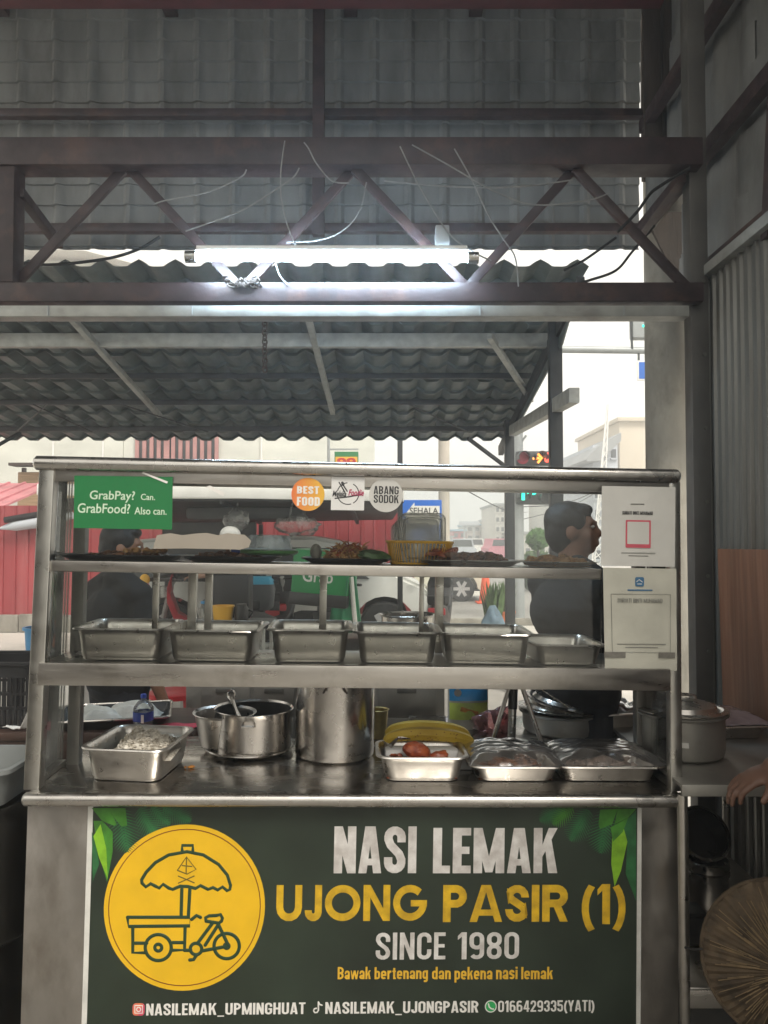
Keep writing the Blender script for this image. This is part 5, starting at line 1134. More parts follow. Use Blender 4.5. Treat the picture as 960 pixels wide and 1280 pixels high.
# --- steel cabinet behind the counter
yC = 3.22; xa_, xb_ = P(232, 880, yC).x, P(556, 880, yC).x; zC = .965
cb = thing('steel_cabinet', 'low grey steel cabinet with panel doors behind the counter', 'cabinet', Vector(((xa_ + xb_) / 2, yC, .05)))
b = MB(); w_ = (xb_ - xa_) / 2; b.box((-w_, 0, .05), (w_, .42, zC - .05), .006); b.build('body', mat('cabinet_steel', (.30, .285, .26), .42, .85, .15, 5, .06, 20, rvar=.1), cb)
for i, (x0, x1) in enumerate(((P(252, 880, yC).x, P(313, 880, yC).x), (P(318, 880, yC).x, P(368, 880, yC).x), (P(472, 880, yC).x, P(545, 880, yC).x))):
    xm = (xa_ + xb_) / 2; b = MB(); b.box((x0 - xm, -.012, .12), (x1 - xm, -.001, P(0, 897, yC).z - .05), .004); b.box((x0 - xm, -.012, P(0, 894, yC).z - .05), (x1 - xm, -.001, P(0, 856, yC).z - .05), .004); d_ = b.build('door', bpy.data.materials['cabinet_steel'], cb)
    b = MB(); zz = P(0, 862, yC).z - .05; b.box(((x0 + x1) / 2 - xm - .04, -.02, zz - .012), ((x0 + x1) / 2 - xm + .04, -.0125, zz + .008), .003); b.build('handle', 'dark_steel', d_)
for x in (-w_ + .05, w_ - .05):
    for y in (.05, .37): b = MB(); b.cyl((x, y, 0), (x, y, .05), .02, seg=10); b.build('foot', 'black_steel', cb)
zq = P(510, 768, 3.42).z - zC; o = thing('pot', 'dark-rimmed steel pot standing on the steel cabinet behind the fourth pan', 'pot', Vector((P(510, 768, 3.42).x, 3.42, zC + .001)))
b = MB(); b.lathe([(.105, .0), (.115, .01), (.118, zq - .008), (.128, zq), (.126, zq + .002), (.114, zq - .004), (.112, .008), (.001, .005)], 40); b.build('body', 'steel_pot', o)
# --- rear work table on the right
zW = .80
tb = thing('work_table', 'steel work table behind the right half of the cart', 'table', Vector((.62, 3.0, .05)))
b = MB(); b.box((-.52, -.26, zW - .09), (.30, .14, zW - .05), .004); b.build('table_top', 'steel_top', tb)
for x in (-.48, .26):
    for y in (-.15, .09): b = MB(); b.tube([(x, y, 0), (x, y, zW - .09)], .016, 10); b.build('leg', 'steel', tb)
# printed bag
p = P(585, 906, 2.93); hp = P(585, 852, 2.95).z - zW
o = thing('food_bag', 'standing printed food bag with blue top and lime picture band', 'packet', TR(p.x, 2.93, zW + .001, R(4)))
b = MB(); w_ = (P(611, 880, 2.93).x - P(560, 880, 2.93).x) / 2
def bag(i, j):
    a = 2 * math.pi * i; e = (1 - j ** 3 * .9); return Vector((w_ * math.cos(a) * (1 if abs(math.cos(a)) > .2 else 1), .028 * e * math.sin(a) + .002 * noise.noise(Vector((math.cos(a) * 3, j * 5, 0))), hp * j))
b.grid(bag, 32, 14); b.build('pouch', 'bag_pack', o, 60)
for nm, z0, z1, m_, y_ in (('blue_band', .62, 1.0, 'sky_print', -.0335), ('lime_band', .22, .58, 'lime', -.0345)):
    b = MB(); b.grid(lambda i, j: Vector((w_ * .94 * (2 * i - 1), -(.030 * (1 - (z0 + (z1 - z0) * j) ** 3 * .9) * math.sqrt(max(0, 1 - (.94 * (2 * i - 1)) ** 2)) + .004), hp * (z0 + (z1 - z0) * j))), 16, 6); b.thick(.001); b.build(nm, m_, o)
b = MB(); b.obox(TR(w_ * .0, -.030, hp * .40, 0, 0, .3), (w_ * .9, .004, hp * .10), .002); b.build('food_picture', mat('orange_picture', (.6, .28, .05), .4, 0, .5, 30), o)
b = MB(); b.lathe([(.014, 0), (.011, .0), (.011, .001), (.014, .001)], 24, TR(-w_ * .55, -.0235, hp * .80, 0, R(90))); b.build('round_mark', 'white_ink', o)
p = P(612, 912, 2.90); o = thing('plastic_bag', 'crumpled pinkish clear plastic bag beside the printed food bag', 'plastic bag', Vector((p.x + .01, 2.88, zW)))
b = MB(); b.ell((0, 0, .035), (.075, .03, .04), 20, None, .5, 3); b.ell((.035, -.01, .05), (.035, .025, .05), 16, None, .6, 7); b.build('bag', 'pinkbag', o, 180)
# small tripod
tx = P(640, 925, 2.68); o = thing('tripod', 'small steel tripod with black centre column at the back of the counter', 'tripod', Vector((tx.x, 2.67, ZC - .012)))
zt_ = P(648, 838, 2.68).z - zW
for (x, y) in ((P(614, 924, 2.66).x - tx.x, -.03), (P(676, 928, 2.66).x - tx.x, -.03), (.01, .05)):
    b = MB(); b.tube([(x, y, .003), (.01, 0, zt_)], .008, 10); b.build('leg', 'chrome', o)
b = MB(); b.tube([(-.005, -.01, .02), (.0, -.005, zt_ * .45)], .014, 12); b.build('inner_tube', 'alu', o)
b = MB(); b.tube([(.0, -.005, zt_ * .45), (.008, 0, zt_ + .02)], .016, 12); b.build('column', 'black_plastic', o)
# lidded pan on the right, with tilted lid
pr_ = P(702, 940, 2.56); r_ = (P(752, 890, 2.86).x - P(652, 890, 2.86).x) / 2
o = lidpot('lidded_pot', 'steel pot with stacked shiny lids on the work table behind the counter', P(703, 900, 2.90).x, 2.90, zW + .001, r_, P(700, 888, 2.88).z - zW, False)
hh_ = P(700, 888, 2.88).z - zW
for k, (dz, tl, s__, lab) in enumerate(((.006, .06, 1.06, 'lower shiny lid resting on the back right pot'), (.022, .16, .98, 'upper shiny lid tilted over the back right pot'))):
    f = thing('pot_lid', lab, 'lid', TR(o.location.x - .01 + .02 * k, 2.89, zW + hh_ + dz + .006 * k, 0, R(-2 + 5 * k), tl), 'lids stacked on the back right pot')
    b = MB(); b.lathe([(r_ * s__ + .002, 0), (r_ * s__ + .006, .004), (r_ * s__ * .96, .008), (r_ * s__ * .86, .006), (r_ * s__ * .78, .018), (r_ * s__ * .3, .026), (.001, .028)], 48); b.build('shell', 'chrome', f)
    if k: b = MB(); b.tube(smoothpts([(-.03, 0, .024), (-.028, 0, .046), (.028, 0, .046), (.03, 0, .024)]), .005, 8); b.build('handle', 'chrome', f)
f = thing('serving_ladle', 'thin steel ladle handle slanting across the stacked lids', 'ladle', Vector((P(690, 885, 2.78).x, 2.78, zW + hh_)))
a_, c_ = P(672, 858, 2.82), P(712, 884, 2.72); b = MB(); b.bar(a_ - f.location, c_ - f.location, .010, .004); b.ell(c_ - f.location + Vector((.012, -.005, -.008)), (.02, .02, .006), 12); b.build('body', 'chrome', f)
for x0, x1, yy, lab, sd in ((738, 800, 2.78, 'film-covered steel pan beside the rear right cabinet post', 3),):
    hk = P(770, 893, yy).z - zW
    o = pan('food_pan', lab, TR(P(772, 900, yy).x, yy + .12, zW + .001, R(12)), .155, .22, hk, r=.03); 
    f = thing('cling_film', 'shiny crumpled film over the pan by the rear right post', 'cling film', o.matrix_basis @ Matrix.Translation((0, 0, hk + .003)))
    b = MB(); b.grid(lambda i, j: Vector(((i - .5) * .175, (j - .5) * .24, .035 * max(0, 1 - (abs(i - .5) * 2) ** 4) * max(0, 1 - (abs(j - .5) * 2) ** 4) * (1 + noise.noise(Vector((i * 5, j * 6, 3))))))
           , 26, 26); b.build('film', 'cling', f, 180)

# ================================================================== PEOPLE
def capsule(b, p0, p1, r0, r1, seg=14):
    p0, p1 = Vector(p0), Vector(p1); d = (p1 - p0).normalized(); pts = []; rs = []
    for k in range(5, 0, -1): a = R(88 * k / 5); pts.append(p0 - d * r0 * math.sin(a)); rs.append(r0 * math.cos(a))
    for k in range(0, 7): t = k / 6; pts.append(p0.lerp(p1, t)); rs.append(r0 + (r1 - r0) * t)
    for k in range(1, 6): a = R(88 * k / 5); pts.append(p1 + d * r1 * math.sin(a)); rs.append(r1 * math.cos(a))
    b.tube(pts, rs, seg)
def hand(b, wrist, dirv, palmn, s=1.0, curl=.35, thumb=1):
    """palm, four unequal fingers and a side thumb; dirv along the fingers, palmn the way the fingers curl"""
    w = Vector(wrist); d = Vector(dirv).normalized(); n = Vector(palmn); n = (n - d * n.dot(d)).normalized(); x = d.cross(n)
    rot = Matrix((x, d, n)).transposed()
    b.ell(w + d * .045 * s, (.040 * s, .052 * s, .017 * s), 16, rot.to_euler())
    for k, (off, ln_) in enumerate(((-.030, .062), (-.010, .074), (.011, .070), (.030, .054))):
        p = w + d * (.082 - abs(off) * .25) * s + x * off * s; q = p; a = curl * .5
        for seg_, f in enumerate((.45, .32, .25)):
            dd = d * math.cos(a) + n * math.sin(a); e = q + dd * ln_ * f * s; r = (.0092 - .001 * seg_) * s; capsule(b, q, e, r, r * .92, 10); q = e; a += curl
    p = w + d * .022 * s + x * (-.032 * thumb) * s; d1 = (d * .62 - x * .70 * thumb + n * .30).normalized(); e = p + d1 * .040 * s; capsule(b, p - d1 * .012 * s, e, .0125 * s, .0105 * s, 10)
    d2 = (d * .85 - x * .30 * thumb + n * .40).normalized(); capsule(b, e, e + d2 * .030 * s, .0104 * s, .0085 * s, 10)
HS = 1.0
def person(label, mtx, H, arms, head_pitch=0.0, head_yaw=0.0, skin='skin', shirt='black_cloth', trousers='navy_cloth', hairlen=0.0, build=1.0, sleeve=.62, voxel=.0085, lean=0.0):
    k = H / 1.70; o = thing('person', label, 'person', mtx)
    def v(x, y, z):
        y2 = y + lean * max(0, z - .92); return Vector((x * k, y2 * k, z * k))
    hm = Matrix.Translation(v(0, .0, 1.50)) @ Euler((head_pitch, 0, head_yaw)).to_matrix().to_4x4()
    def h(x, y, z): return hm @ Vector((x * k * HS, y * k * HS, (z - 1.50) * k * HS - .012))
    he = hm.to_euler()
    b = MB(); g = build
    b.ell(v(0, 0, .93), (.165 * k * g, .112 * k * g, .12 * k), 20); b.ell(v(0, .005, 1.09), (.148 * k * g, .102 * k * g, .15 * k), 20); b.ell(v(0, 0, 1.27), (.168 * k * g, .112 * k * g, .165 * k), 20)
    capsule(b, v(-.155 * g, -.01, 1.385), v(.155 * g, -.01, 1.385), .058 * k, .058 * k); capsule(b, v(0, -.012, 1.39), h(0, .0, 1.55), .064 * k, .058 * k)
    for s in (-1, 1): capsule(b, v(s * .13 * g, -.015, 1.395), v(s * .02, -.015, 1.455), .045 * k, .048 * k)
    for s in (-1, 1):
        capsule(b, v(s * .092, 0, .90), v(s * .10, .015, .49), .088 * k, .058 * k); capsule(b, v(s * .10, .015, .49), v(s * .10, -.02, .09), .056 * k, .037 * k)
        b.ell(v(s * .105, .055, .042), (.044 * k, .122 * k, .042 * k), 16)
    q_ = k * HS
    b.ell(h(0, -.008, 1.625), (.074 * q_, .094 * q_, .090 * q_), 22, he); b.ell(h(0, .034, 1.575), (.058 * q_, .062 * q_, .072 * q_), 18, he); b.ell(h(0, .055, 1.532), (.032 * q_, .034 * q_, .024 * q_), 14, he)
    capsule(b, h(0, .092, 1.622), h(0, .104, 1.590), .008 * q_, .0135 * q_, 10); b.ell(h(0, .092, 1.548), (.025 * q_, .012 * q_, .006 * q_), 12, he); b.ell(h(0, .091, 1.559), (.023 * q_, .012 * q_, .0055 * q_), 12, he)
    for s in (-1, 1):
        b.ell(h(s * .074, -.004, 1.598), (.010 * q_, .021 * q_, .032 * q_), 12, he); b.ell(h(s * .045, .055, 1.585), (.024 * q_, .026 * q_, .026 * q_), 12, he); capsule(b, h(s * .012, .090, 1.637), h(s * .048, .074, 1.637), .010 * q_, .008 * q_, 8)
    for (sh, el, wr, fd, fn_, th) in arms:
        capsule(b, v(*sh), v(*el), .047 * k, .039 * k); capsule(b, v(*el), v(*wr), .040 * k, .027 * k); hand(b, v(*wr), Vector(fd), Vector(fn_), k, .3, th)
    remesh(b, 'body', skin, o, voxel * .9, 3)
    c = MB(); e = .013 * k
    c.ell(v(0, 0, .96), (.170 * k * g + e, .118 * k * g + e, .14 * k), 20); c.ell(v(0, .005, 1.09), (.158 * k * g + e, .110 * k * g + e, .16 * k), 20); c.ell(v(0, 0, 1.27), (.170 * k * g + e, .116 * k * g + e, .155 * k), 20)
    capsule(c, v(-.158 * g, -.01, 1.372), v(.158 * g, -.01, 1.372), .060 * k + e, .060 * k + e); b_ = None
    capsule(c, v(0, -.012, 1.36), v(0, -.010, 1.435), .084 * k, .068 * k)
    for s in (-1, 1): capsule(c, v(s * .14 * g, -.015, 1.395), v(s * .035, -.015, 1.45), .056 * k, .054 * k)
    for (sh, el, wr, fd, fn_, th) in arms:
        capsule(c, v(*sh), v(*[sh[i] + (el[i] - sh[i]) * sleeve for i in range(3)]), .054 * k + e, .056 * k + e)
    for q in c.bm.verts: q.co += Vector((noise.noise(q.co * 14), noise.noise(q.co * 14 + Vector((5, 0, 0))), 0)) * .012
    remesh(c, 'shirt', shirt, o, voxel, 4)
    t = MB(); t.ell(v(0, 0, .93), (.175 * k * g, .122 * k * g, .115 * k), 18)
    for s in (-1, 1): capsule(t, v(s * .092, 0, .90), v(s * .10, .015, .49), .100 * k, .074 * k); capsule(t, v(s * .10, .015, .49), v(s * .10, -.018, .12), .074 * k, .060 * k)
    remesh(t, 'trousers', trousers, o, voxel * 1.2, 4)
    hb_ = MB(); hb_.ell(h(0, -.022, 1.648), (.083 * q_, .096 * q_, .082 * q_), 24, he, .10, 4); hb_.ell(h(0, -.045, 1.60), (.077 * q_, .070 * q_, .085 * q_), 20, he, .08, 9)
    hb_.ell(h(0, .035, 1.688), (.060 * q_, .050 * q_, .030 * q_), 16, he, .1, 2)
    for s in (-1, 1): hb_.ell(h(s * .066, .012, 1.645), (.014 * q_, .038 * q_, .04 * q_), 12, he)
    if hairlen: hb_.ell(h(0, -.075, 1.56), (.05 * q_, .04 * q_, .06 * q_), 16, he)
    remesh(hb_, 'hair', 'hair', o, voxel * .8, 2)
    for s in (-1, 1):
        q = MB(); q.ell(h(s * .032, .077, 1.620), (.014 * q_, .010 * q_, .0075 * q_), 12, he); ey = q.build('eye', 'eye', o); q = MB(); q.ell(h(s * .032, .0845, 1.620), (.0055 * q_, .0035 * q_, .0055 * q_), 10, he); q.build('iris', 'ink', ey)
    return o
px_ = P(700, 700, 2.90)
person('man in a black shirt with short black hair behind the right half of the cart', TR(px_.x + .06, 2.93, .05, R(-66)), 1.595,
       [((-.19, 0, 1.37), (-.26, .06, 1.10), (-.12, .26, .98), (.4, .85, -.2), (0, .1, -1), -1), ((.19, 0, 1.37), (.25, .06, 1.10), (.14, .27, .98), (-.3, .9, -.2), (0, .1, -1), 1)], .04, R(-38), 'skin', build=1.2)
pl_ = P(150, 700, 3.42)
person('person in a black shirt turned away behind the left end of the cart', TR(pl_.x, 3.42, .05, R(-42)), 1.52,
       [((-.185, 0, 1.37), (-.22, .10, 1.10), (-.10, .30, 1.0), (.3, .9, -.2), (0, .1, -1), -1), ((.185, 0, 1.37), (.235, .0, 1.09), (.24, .10, .86), (0, .25, -1), (-1, 0, 0), 1)], -.12, R(-32), 'skin', build=1.15)
ph_ = P(932, 962, 1.99)
ar = thing('person', 'hand and forearm of a dark-clothed person resting on the side table edge', 'person', Vector((1.19, 1.86, .05)))
b = MB(); L_ = Vector((ph_.x + .025, 1.985, zR + .068)) - Vector((1.19, 1.86, .05))
el_ = L_ + Vector((.20, -.06, .10)); sh_ = L_ + Vector((.17, -.26, .44))
capsule(b, el_, L_ + Vector((.045, 0, .028)), .038, .028); capsule(b, sh_, el_, .047, .040); hand(b, L_ + Vector((.045, 0, .026)), (-.80, .10, -.42), (-.30, .15, -1), 1.0, .42, -1)
tors = L_ + Vector((.02, -.34, 0)); tx_, ty_ = .05, -.36
for s in (-1, 1): capsule(b, (tx_ + s * .08, ty_, .86), (tx_ + s * .09, ty_, .46), .085, .056); capsule(b, (tx_ + s * .09, ty_, .46), (tx_ + s * .09, ty_ - .02, .07), .055, .038); b.ell((tx_ + s * .09, ty_ + .05, .04), (.042, .11, .04), 14)
b.ell((tx_, ty_, .92), (.15, .11, .13), 18); b.ell((tx_, ty_, 1.12), (.14, .10, .2), 18); b.ell((tx_, ty_, 1.24), (.16, .11, .15), 18); capsule(b, (tx_ - .14, ty_, 1.34), sh_, .058, .05); capsule(b, (tx_ - .14, ty_, 1.34), (tx_ - .17, ty_ - .02, 1.06), .05, .04); capsule(b, (tx_ - .17, ty_ - .02, 1.06), (tx_ - .15, ty_ - .05, .84), .038, .028); hand(b, (tx_ - .15, ty_ - .05, .84), (0, .1, -1), (1, 0, 0), 1, .3, -1)
capsule(b, (tx_, ty_, 1.36), (tx_, ty_ + .01, 1.50), .056, .05); b.ell((tx_, ty_, 1.58), (.072, .09, .09), 20); b.ell((tx_, ty_ + .04, 1.53), (.055, .06, .065), 16); capsule(b, (tx_, ty_ + .092, 1.575), (tx_, ty_ + .105, 1.548), .008, .013, 8)
for s in (-1, 1): b.ell((tx_ + s * .073, ty_, 1.555), (.010, .02, .03), 10)
remesh(b, 'body', 'skin_dark', ar, .0045, 3)
b = MB(); b.ell((tx_, ty_, .95), (.175, .135, .15), 18); b.ell((tx_, ty_, 1.15), (.165, .125, .2), 18); b.ell((tx_, ty_, 1.24), (.18, .13, .15), 18); capsule(b, (tx_ - .15, ty_, 1.34), sh_, .072, .066); capsule(b, sh_, sh_.lerp(el_, .9), .064, .060); capsule(b, (tx_ - .14, ty_, 1.34), (tx_ - .165, ty_ - .015, 1.12), .064, .06)
remesh(b, 'shirt', 'black_cloth', ar, .009, 4)
b = MB(); b.ell((tx_, ty_, .90), (.17, .13, .11), 16)
for s in (-1, 1): capsule(b, (tx_ + s * .08, ty_, .86), (tx_ + s * .09, ty_, .46), .10, .072); capsule(b, (tx_ + s * .09, ty_, .46), (tx_ + s * .09, ty_ - .02, .11), .072, .06)
remesh(b, 'trousers', 'navy_cloth', ar, .010, 4)
b = MB(); b.ell((tx_, ty_ - .02, 1.61), (.080, .09, .08), 18, None, .1, 3); b.ell((tx_, ty_ - .04, 1.56), (.074, .068, .08), 16); remesh(b, 'hair', 'hair', ar, .009, 2)

# ================================================================== THE STREET
def wall_sheet(b, x0, x1, y, z0, z1, pitch=.20, depth=.022):
    xs = []; x = x0
    while x < x1: xs += [(x, 0), (x + pitch * .62, 0), (x + pitch * .68, -depth), (x + pitch * .86, -depth), (x + pitch * .92, 0)]; x += pitch
    n_ = len(xs) - 1
    b.grid(lambda i, j: Vector((xs[int(round(i * n_))][0], y + xs[int(round(i * n_))][1] + .006 * noise.noise(Vector((i * 40, j * 3, 0))), z0 + (z1 - z0) * j)), n_, 4); b.thick(.003)
YR = 12.4
w = thing('red_sheet_fence', 'red corrugated metal sheet wall along the far side of the street', 'fence', Vector((0, YR, 0)))
b = MB(); wall_sheet(b, -9.5, .45, 0, .28, P(20, 632, YR).z); b.build('sheet', 'red_sheet', w)
b = MB(); rd = random.Random(1)
x = -9.5
while x < .4: ww = rd.uniform(.3, .6); b.box((x, -.06, 0), (min(x + ww - .01, .45), .2, .28 + rd.uniform(-.03, .02)), .03); x += ww
b.build('plinth', 'conc', w)
for x in (-9.3, -6.6, -4.0, -1.6, .35): b = MB(); b.box((x, .03, .28), (x + .06, .09, 2.0)); b.build('post', 'galv', w)
# faded roof behind the fence, left
w = thing('lean_to_roof', 'faded pink-red ridged roof sloping over the left end of the red fence', 'roof', Vector((0, YR, 0)))
e0, e1 = P(30, 640, YR - .2), P(46, 604, YR + 2.2)
b = MB(); x = -9.5; loops = []
while x < e1.x + .2:
    b.prism([(x, 0), (x + .24, 0), (x + .25, .03), (x + .29, .03), (x + .30, 0), (x + .30, -.004), (x, -.004)], (0, -.2, e0.z), (1, 0, 0), (0, 0, 1), Vector((0, 2.4, e1.z - e0.z)), 1); x += .30
b.build('roof_sheet', 'pink_sheet', w)
b = MB(); b.box((-9.5, -.24, e0.z - .12), (e1.x + .2, -.16, e0.z - .01), .01); b.build('fascia', 'dark_steel', w)
for x in (-9.3, -6.2): b = MB(); b.box((x, 2.0, 0), (x + .08, 2.08, e1.z - .04)); b.build('support', 'galv', w)
o = thing('folded_parasol', 'folded blue-grey parasol lying under the pink roof against the red fence', 'parasol', P(28, 655, YR - .15))
b = MB(); b.tube([(-.35, 0, -.07), (-.1, 0, -.02), (.35, 0, .05), (.8, 0, .14)], [.02, .09, .10, .06], 12); b.build('canopy', 'cool_wall', o); b = MB(); b.tube([(-.25, -.06, .06), (.8, -.06, .24)], .05, 10); b.build('sleeve', 'black_cloth', o); b = MB(); b.tube([(-.5, 0, -.10), (-.3, 0, -.06)], .02, 8); b.build('pole', 'black_steel', o)
# pale buildings behind
YB = 16.5
w = thing('pale_building', 'old pale greenish plastered building behind the red fence with a shuttered window', 'building', Vector((0, YB, 0)))
xr = P(468, 560, YB).x; zB = P(240, 322, YB).z
b = MB(); b.box((-14, 0, 0), (P(160, 0, YB).x, .3, P(60, 328, YB).z), .02); b.box((P(160, 0, YB).x + .002, .02, 0), (xr, .32, P(300, 440, YB).z), .02); b.build('wall', 'white_wall', w)
b = MB(); p0_, p1_ = P(118, 314, YB), P(232, 344, YB); b.prism([(-14, p0_.z + .4), (p0_.x, p0_.z), (p1_.x, p1_.z), (p1_.x, p1_.z - .18), (p0_.x, p0_.z - .18), (-14, p0_.z + .2)], (0, -.5, 0), (1, 0, 0), (0, 0, 1), (0, 1, 0), 1.4); b.build('roof', 'white_paint', w)
a, c = P(170, 578, YB), P(272, 535, YB); wi = MB(); wi.box((a.x, -.03, a.z), (c.x, -.005, c.z), .01); win = wi.build('window', 'win_dark', w)
b = MB(); x = a.x
while x < c.x: b.box((x, -.075, a.z), (x + .08, -.035, c.z)); x += .155
b.build('shutter_slats', mat('pinkish_shutter', (.42, .22, .21), .7, 0, .15, 3), win)
b = MB(); b.box((a.x - .1, -.08, a.z - .08), (c.x + .1, -.002, a.z - .001), .01); b.box((a.x + .62, -.09, a.z), (a.x + .74, -.08, c.z)); b.build('window_frame', 'pinkish_shutter' in bpy.data.materials and bpy.data.materials['pinkish_shutter'], win)
for xx in (P(75, 0, YB).x, P(136, 0, YB).x, P(205, 0, YB).x, P(330, 0, YB).x): b = MB(); b.box((xx - .02, -.03, 2.0), (xx + .02, -.004 if xx < P(160, 0, YB).x else .018, P(0, 550, YB).z + 1.2)); b.build('drain_pipe', 'white_paint', w)
a, c = P(22, 604, YB - 1.2), P(50, 590, YB - 1.2); o = thing('plank_hoarding', 'weathered timber hoarding with a dark gap above the pink roof', 'hoarding', Vector((a.x, YB - 1.2, 0)))
b = MB(); b.box((0, 0, a.z - .9), (1.4, .05, c.z), .01); b.build('boards', mat('pale_timber', (.42, .29, .17), .8, 0, .2, 4, .1, 20, (.5, 1, 8)), o); b = MB(); b.box((-.05, -.3, c.z + .1), (1.5, .05, c.z + .16), .01); b.build('cap_board', 'wood_dark', o)
for x in (.05, 1.3): b = MB(); b.box((x, .055, 0), (x + .07, .12, c.z + .09)); b.build('post', 'wood_dark', o)
# street kitchen canopy before the fence
w = thing('street_canopy', 'street stall canopy with white fascia and dark underside before the red fence', 'canopy', Vector((0, 9.0, 0)))
f0, f1 = P(100, 604, 9.0), P(505, 628, 9.0)
for (x0, x1) in ((f0.x - .5, f1.x),):
    b = MB(); b.bar((x0, 0, P(215, 616, 9).z + .04), (x1, 0, P(500, 618, 9).z - .02), .04, .13, (0, 0, 1), .01); b.build('fascia', 'white_paint', w)
    b = MB(); zt_ = P(300, 622, 9).z; zb_ = P(300, 652, 12.0).z; b._add([Vector((x0, .03, zt_)), Vector((x1, .03, zt_ - .02)), Vector((x1 - .1, 3.0, zb_ + .06)), Vector((x0, 3.0, zb_ - .02))], [(0, 1, 2, 3)]); b.thick(.03); b.build('sheet', 'dark_tarp', w)
    for t in (.15, .5, .85): x = x0 + (x1 - x0) * t; b = MB(); b.bar((x, .05, zt_ - .05), (x, 2.95, zb_ - .02), .05, .05); b.build('rafter', 'black_steel', w)
    for x in (x0 + .05, -1.9, x1 - .06): b = MB(); b.box((x - .03, 2.85, 0), (x + .03, 2.91, zb_ - .05)); b.build('post', 'black_steel', w)
p = P(250, 665, 9.3); o = thing('kitchen_trolley', 'cluttered dark trolley of cooking gear under the street canopy', 'trolley', Vector((p.x, 9.4, 0)))
zt_ = P(0, 700, 9.3).z
b = MB(); b.box((-.55, -.3, zt_ - .25), (.55, .3, zt_ - .2), .01); b.build('deck', 'dark_tray', o); b = MB(); b.box((-.55, .2, zt_ - .2), (.62, .32, P(0, 652, 9.5).z), .03); b.box((-.2, -.05, P(0, 650, 9.5).z), (1.25, .25, P(0, 634, 9.5).z), .06); b.build('hood', 'dark_tarp', o)
for x in (-.5, .5):
    for y in (-.26, .26): b = MB(); b.box((x - .02, y - .02, 0), (x + .02, y + .02, zt_ - .25)); b.build('leg', 'black_steel', o)
b = MB(); b.lathe([(.12, zt_ - .2), (.16, zt_ - .05), (.17, zt_), (.001, zt_ + .02)], 20, TR(-.2, -.1, 0)); b.build('wok', 'dark_tray', o)
p = P(296, 650, 9.2); o = thing('plastic_bag', 'clear plastic bag hanging under the street canopy', 'plastic bag', p); b = MB(); b.ell((0, 0, 0), (.15, .06, .13), 18, None, .4, 4); b.tube([(0, 0, .1), (.02, 0, .32)], .01, 6); b.build('bag', 'frost', o, 180)
p = P(372, 657, 9.2); o = thing('plastic_bag', 'larger crumpled clear bag hanging below the BEST FOOD sticker', 'plastic bag', p); b = MB(); b.ell((0, 0, 0), (.27, .08, .11), 20, None, .5, 8); b.tube([(-.1, 0, .08), (-.05, 0, .34)], .012, 6); b.build('bag', 'frost', o, 180)
# vehicles
def wheel(o, x, y, r, w_=.19):
    m_ = TR(x, y, r) @ Matrix.Rotation(R(90), 4, 'X'); b = MB(); b.lathe([(r * .62, -w_ / 2), (r * .93, -w_ / 2), (r, -w_ * .38), (r, w_ * .38), (r * .93, w_ / 2), (r * .62, w_ / 2)], 36, m_); wh = b.build('wheel', 'tyre', o)
    b = MB(); b.lathe([(r * .62, -w_ * .46), (r * .64, -w_ * .5), (r * .58, -w_ * .40), (.001, -w_ * .40), (.001, w_ * .40), (r * .58, w_ * .40), (r * .64, w_ * .5), (r * .62, w_ * .46)], 30, m_)
    for sd_ in (1, -1):
        for k in range(6):
            a = 2 * math.pi * k / 6; b.bar(m_ @ Vector((.03 * math.cos(a), .03 * math.sin(a), sd_ * w_ * .47)), m_ @ Vector((r * .62 * math.cos(a), r * .62 * math.sin(a), sd_ * w_ * .50)), r * .24, .025, (0, 1, 0))
        b.lathe([(.001, sd_ * w_ * .42), (r * .16, sd_ * w_ * .43), (r * .14, sd_ * w_ * .5), (.001, sd_ * w_ * .51)], 16, m_)
    b.build('rim', 'rim', wh)
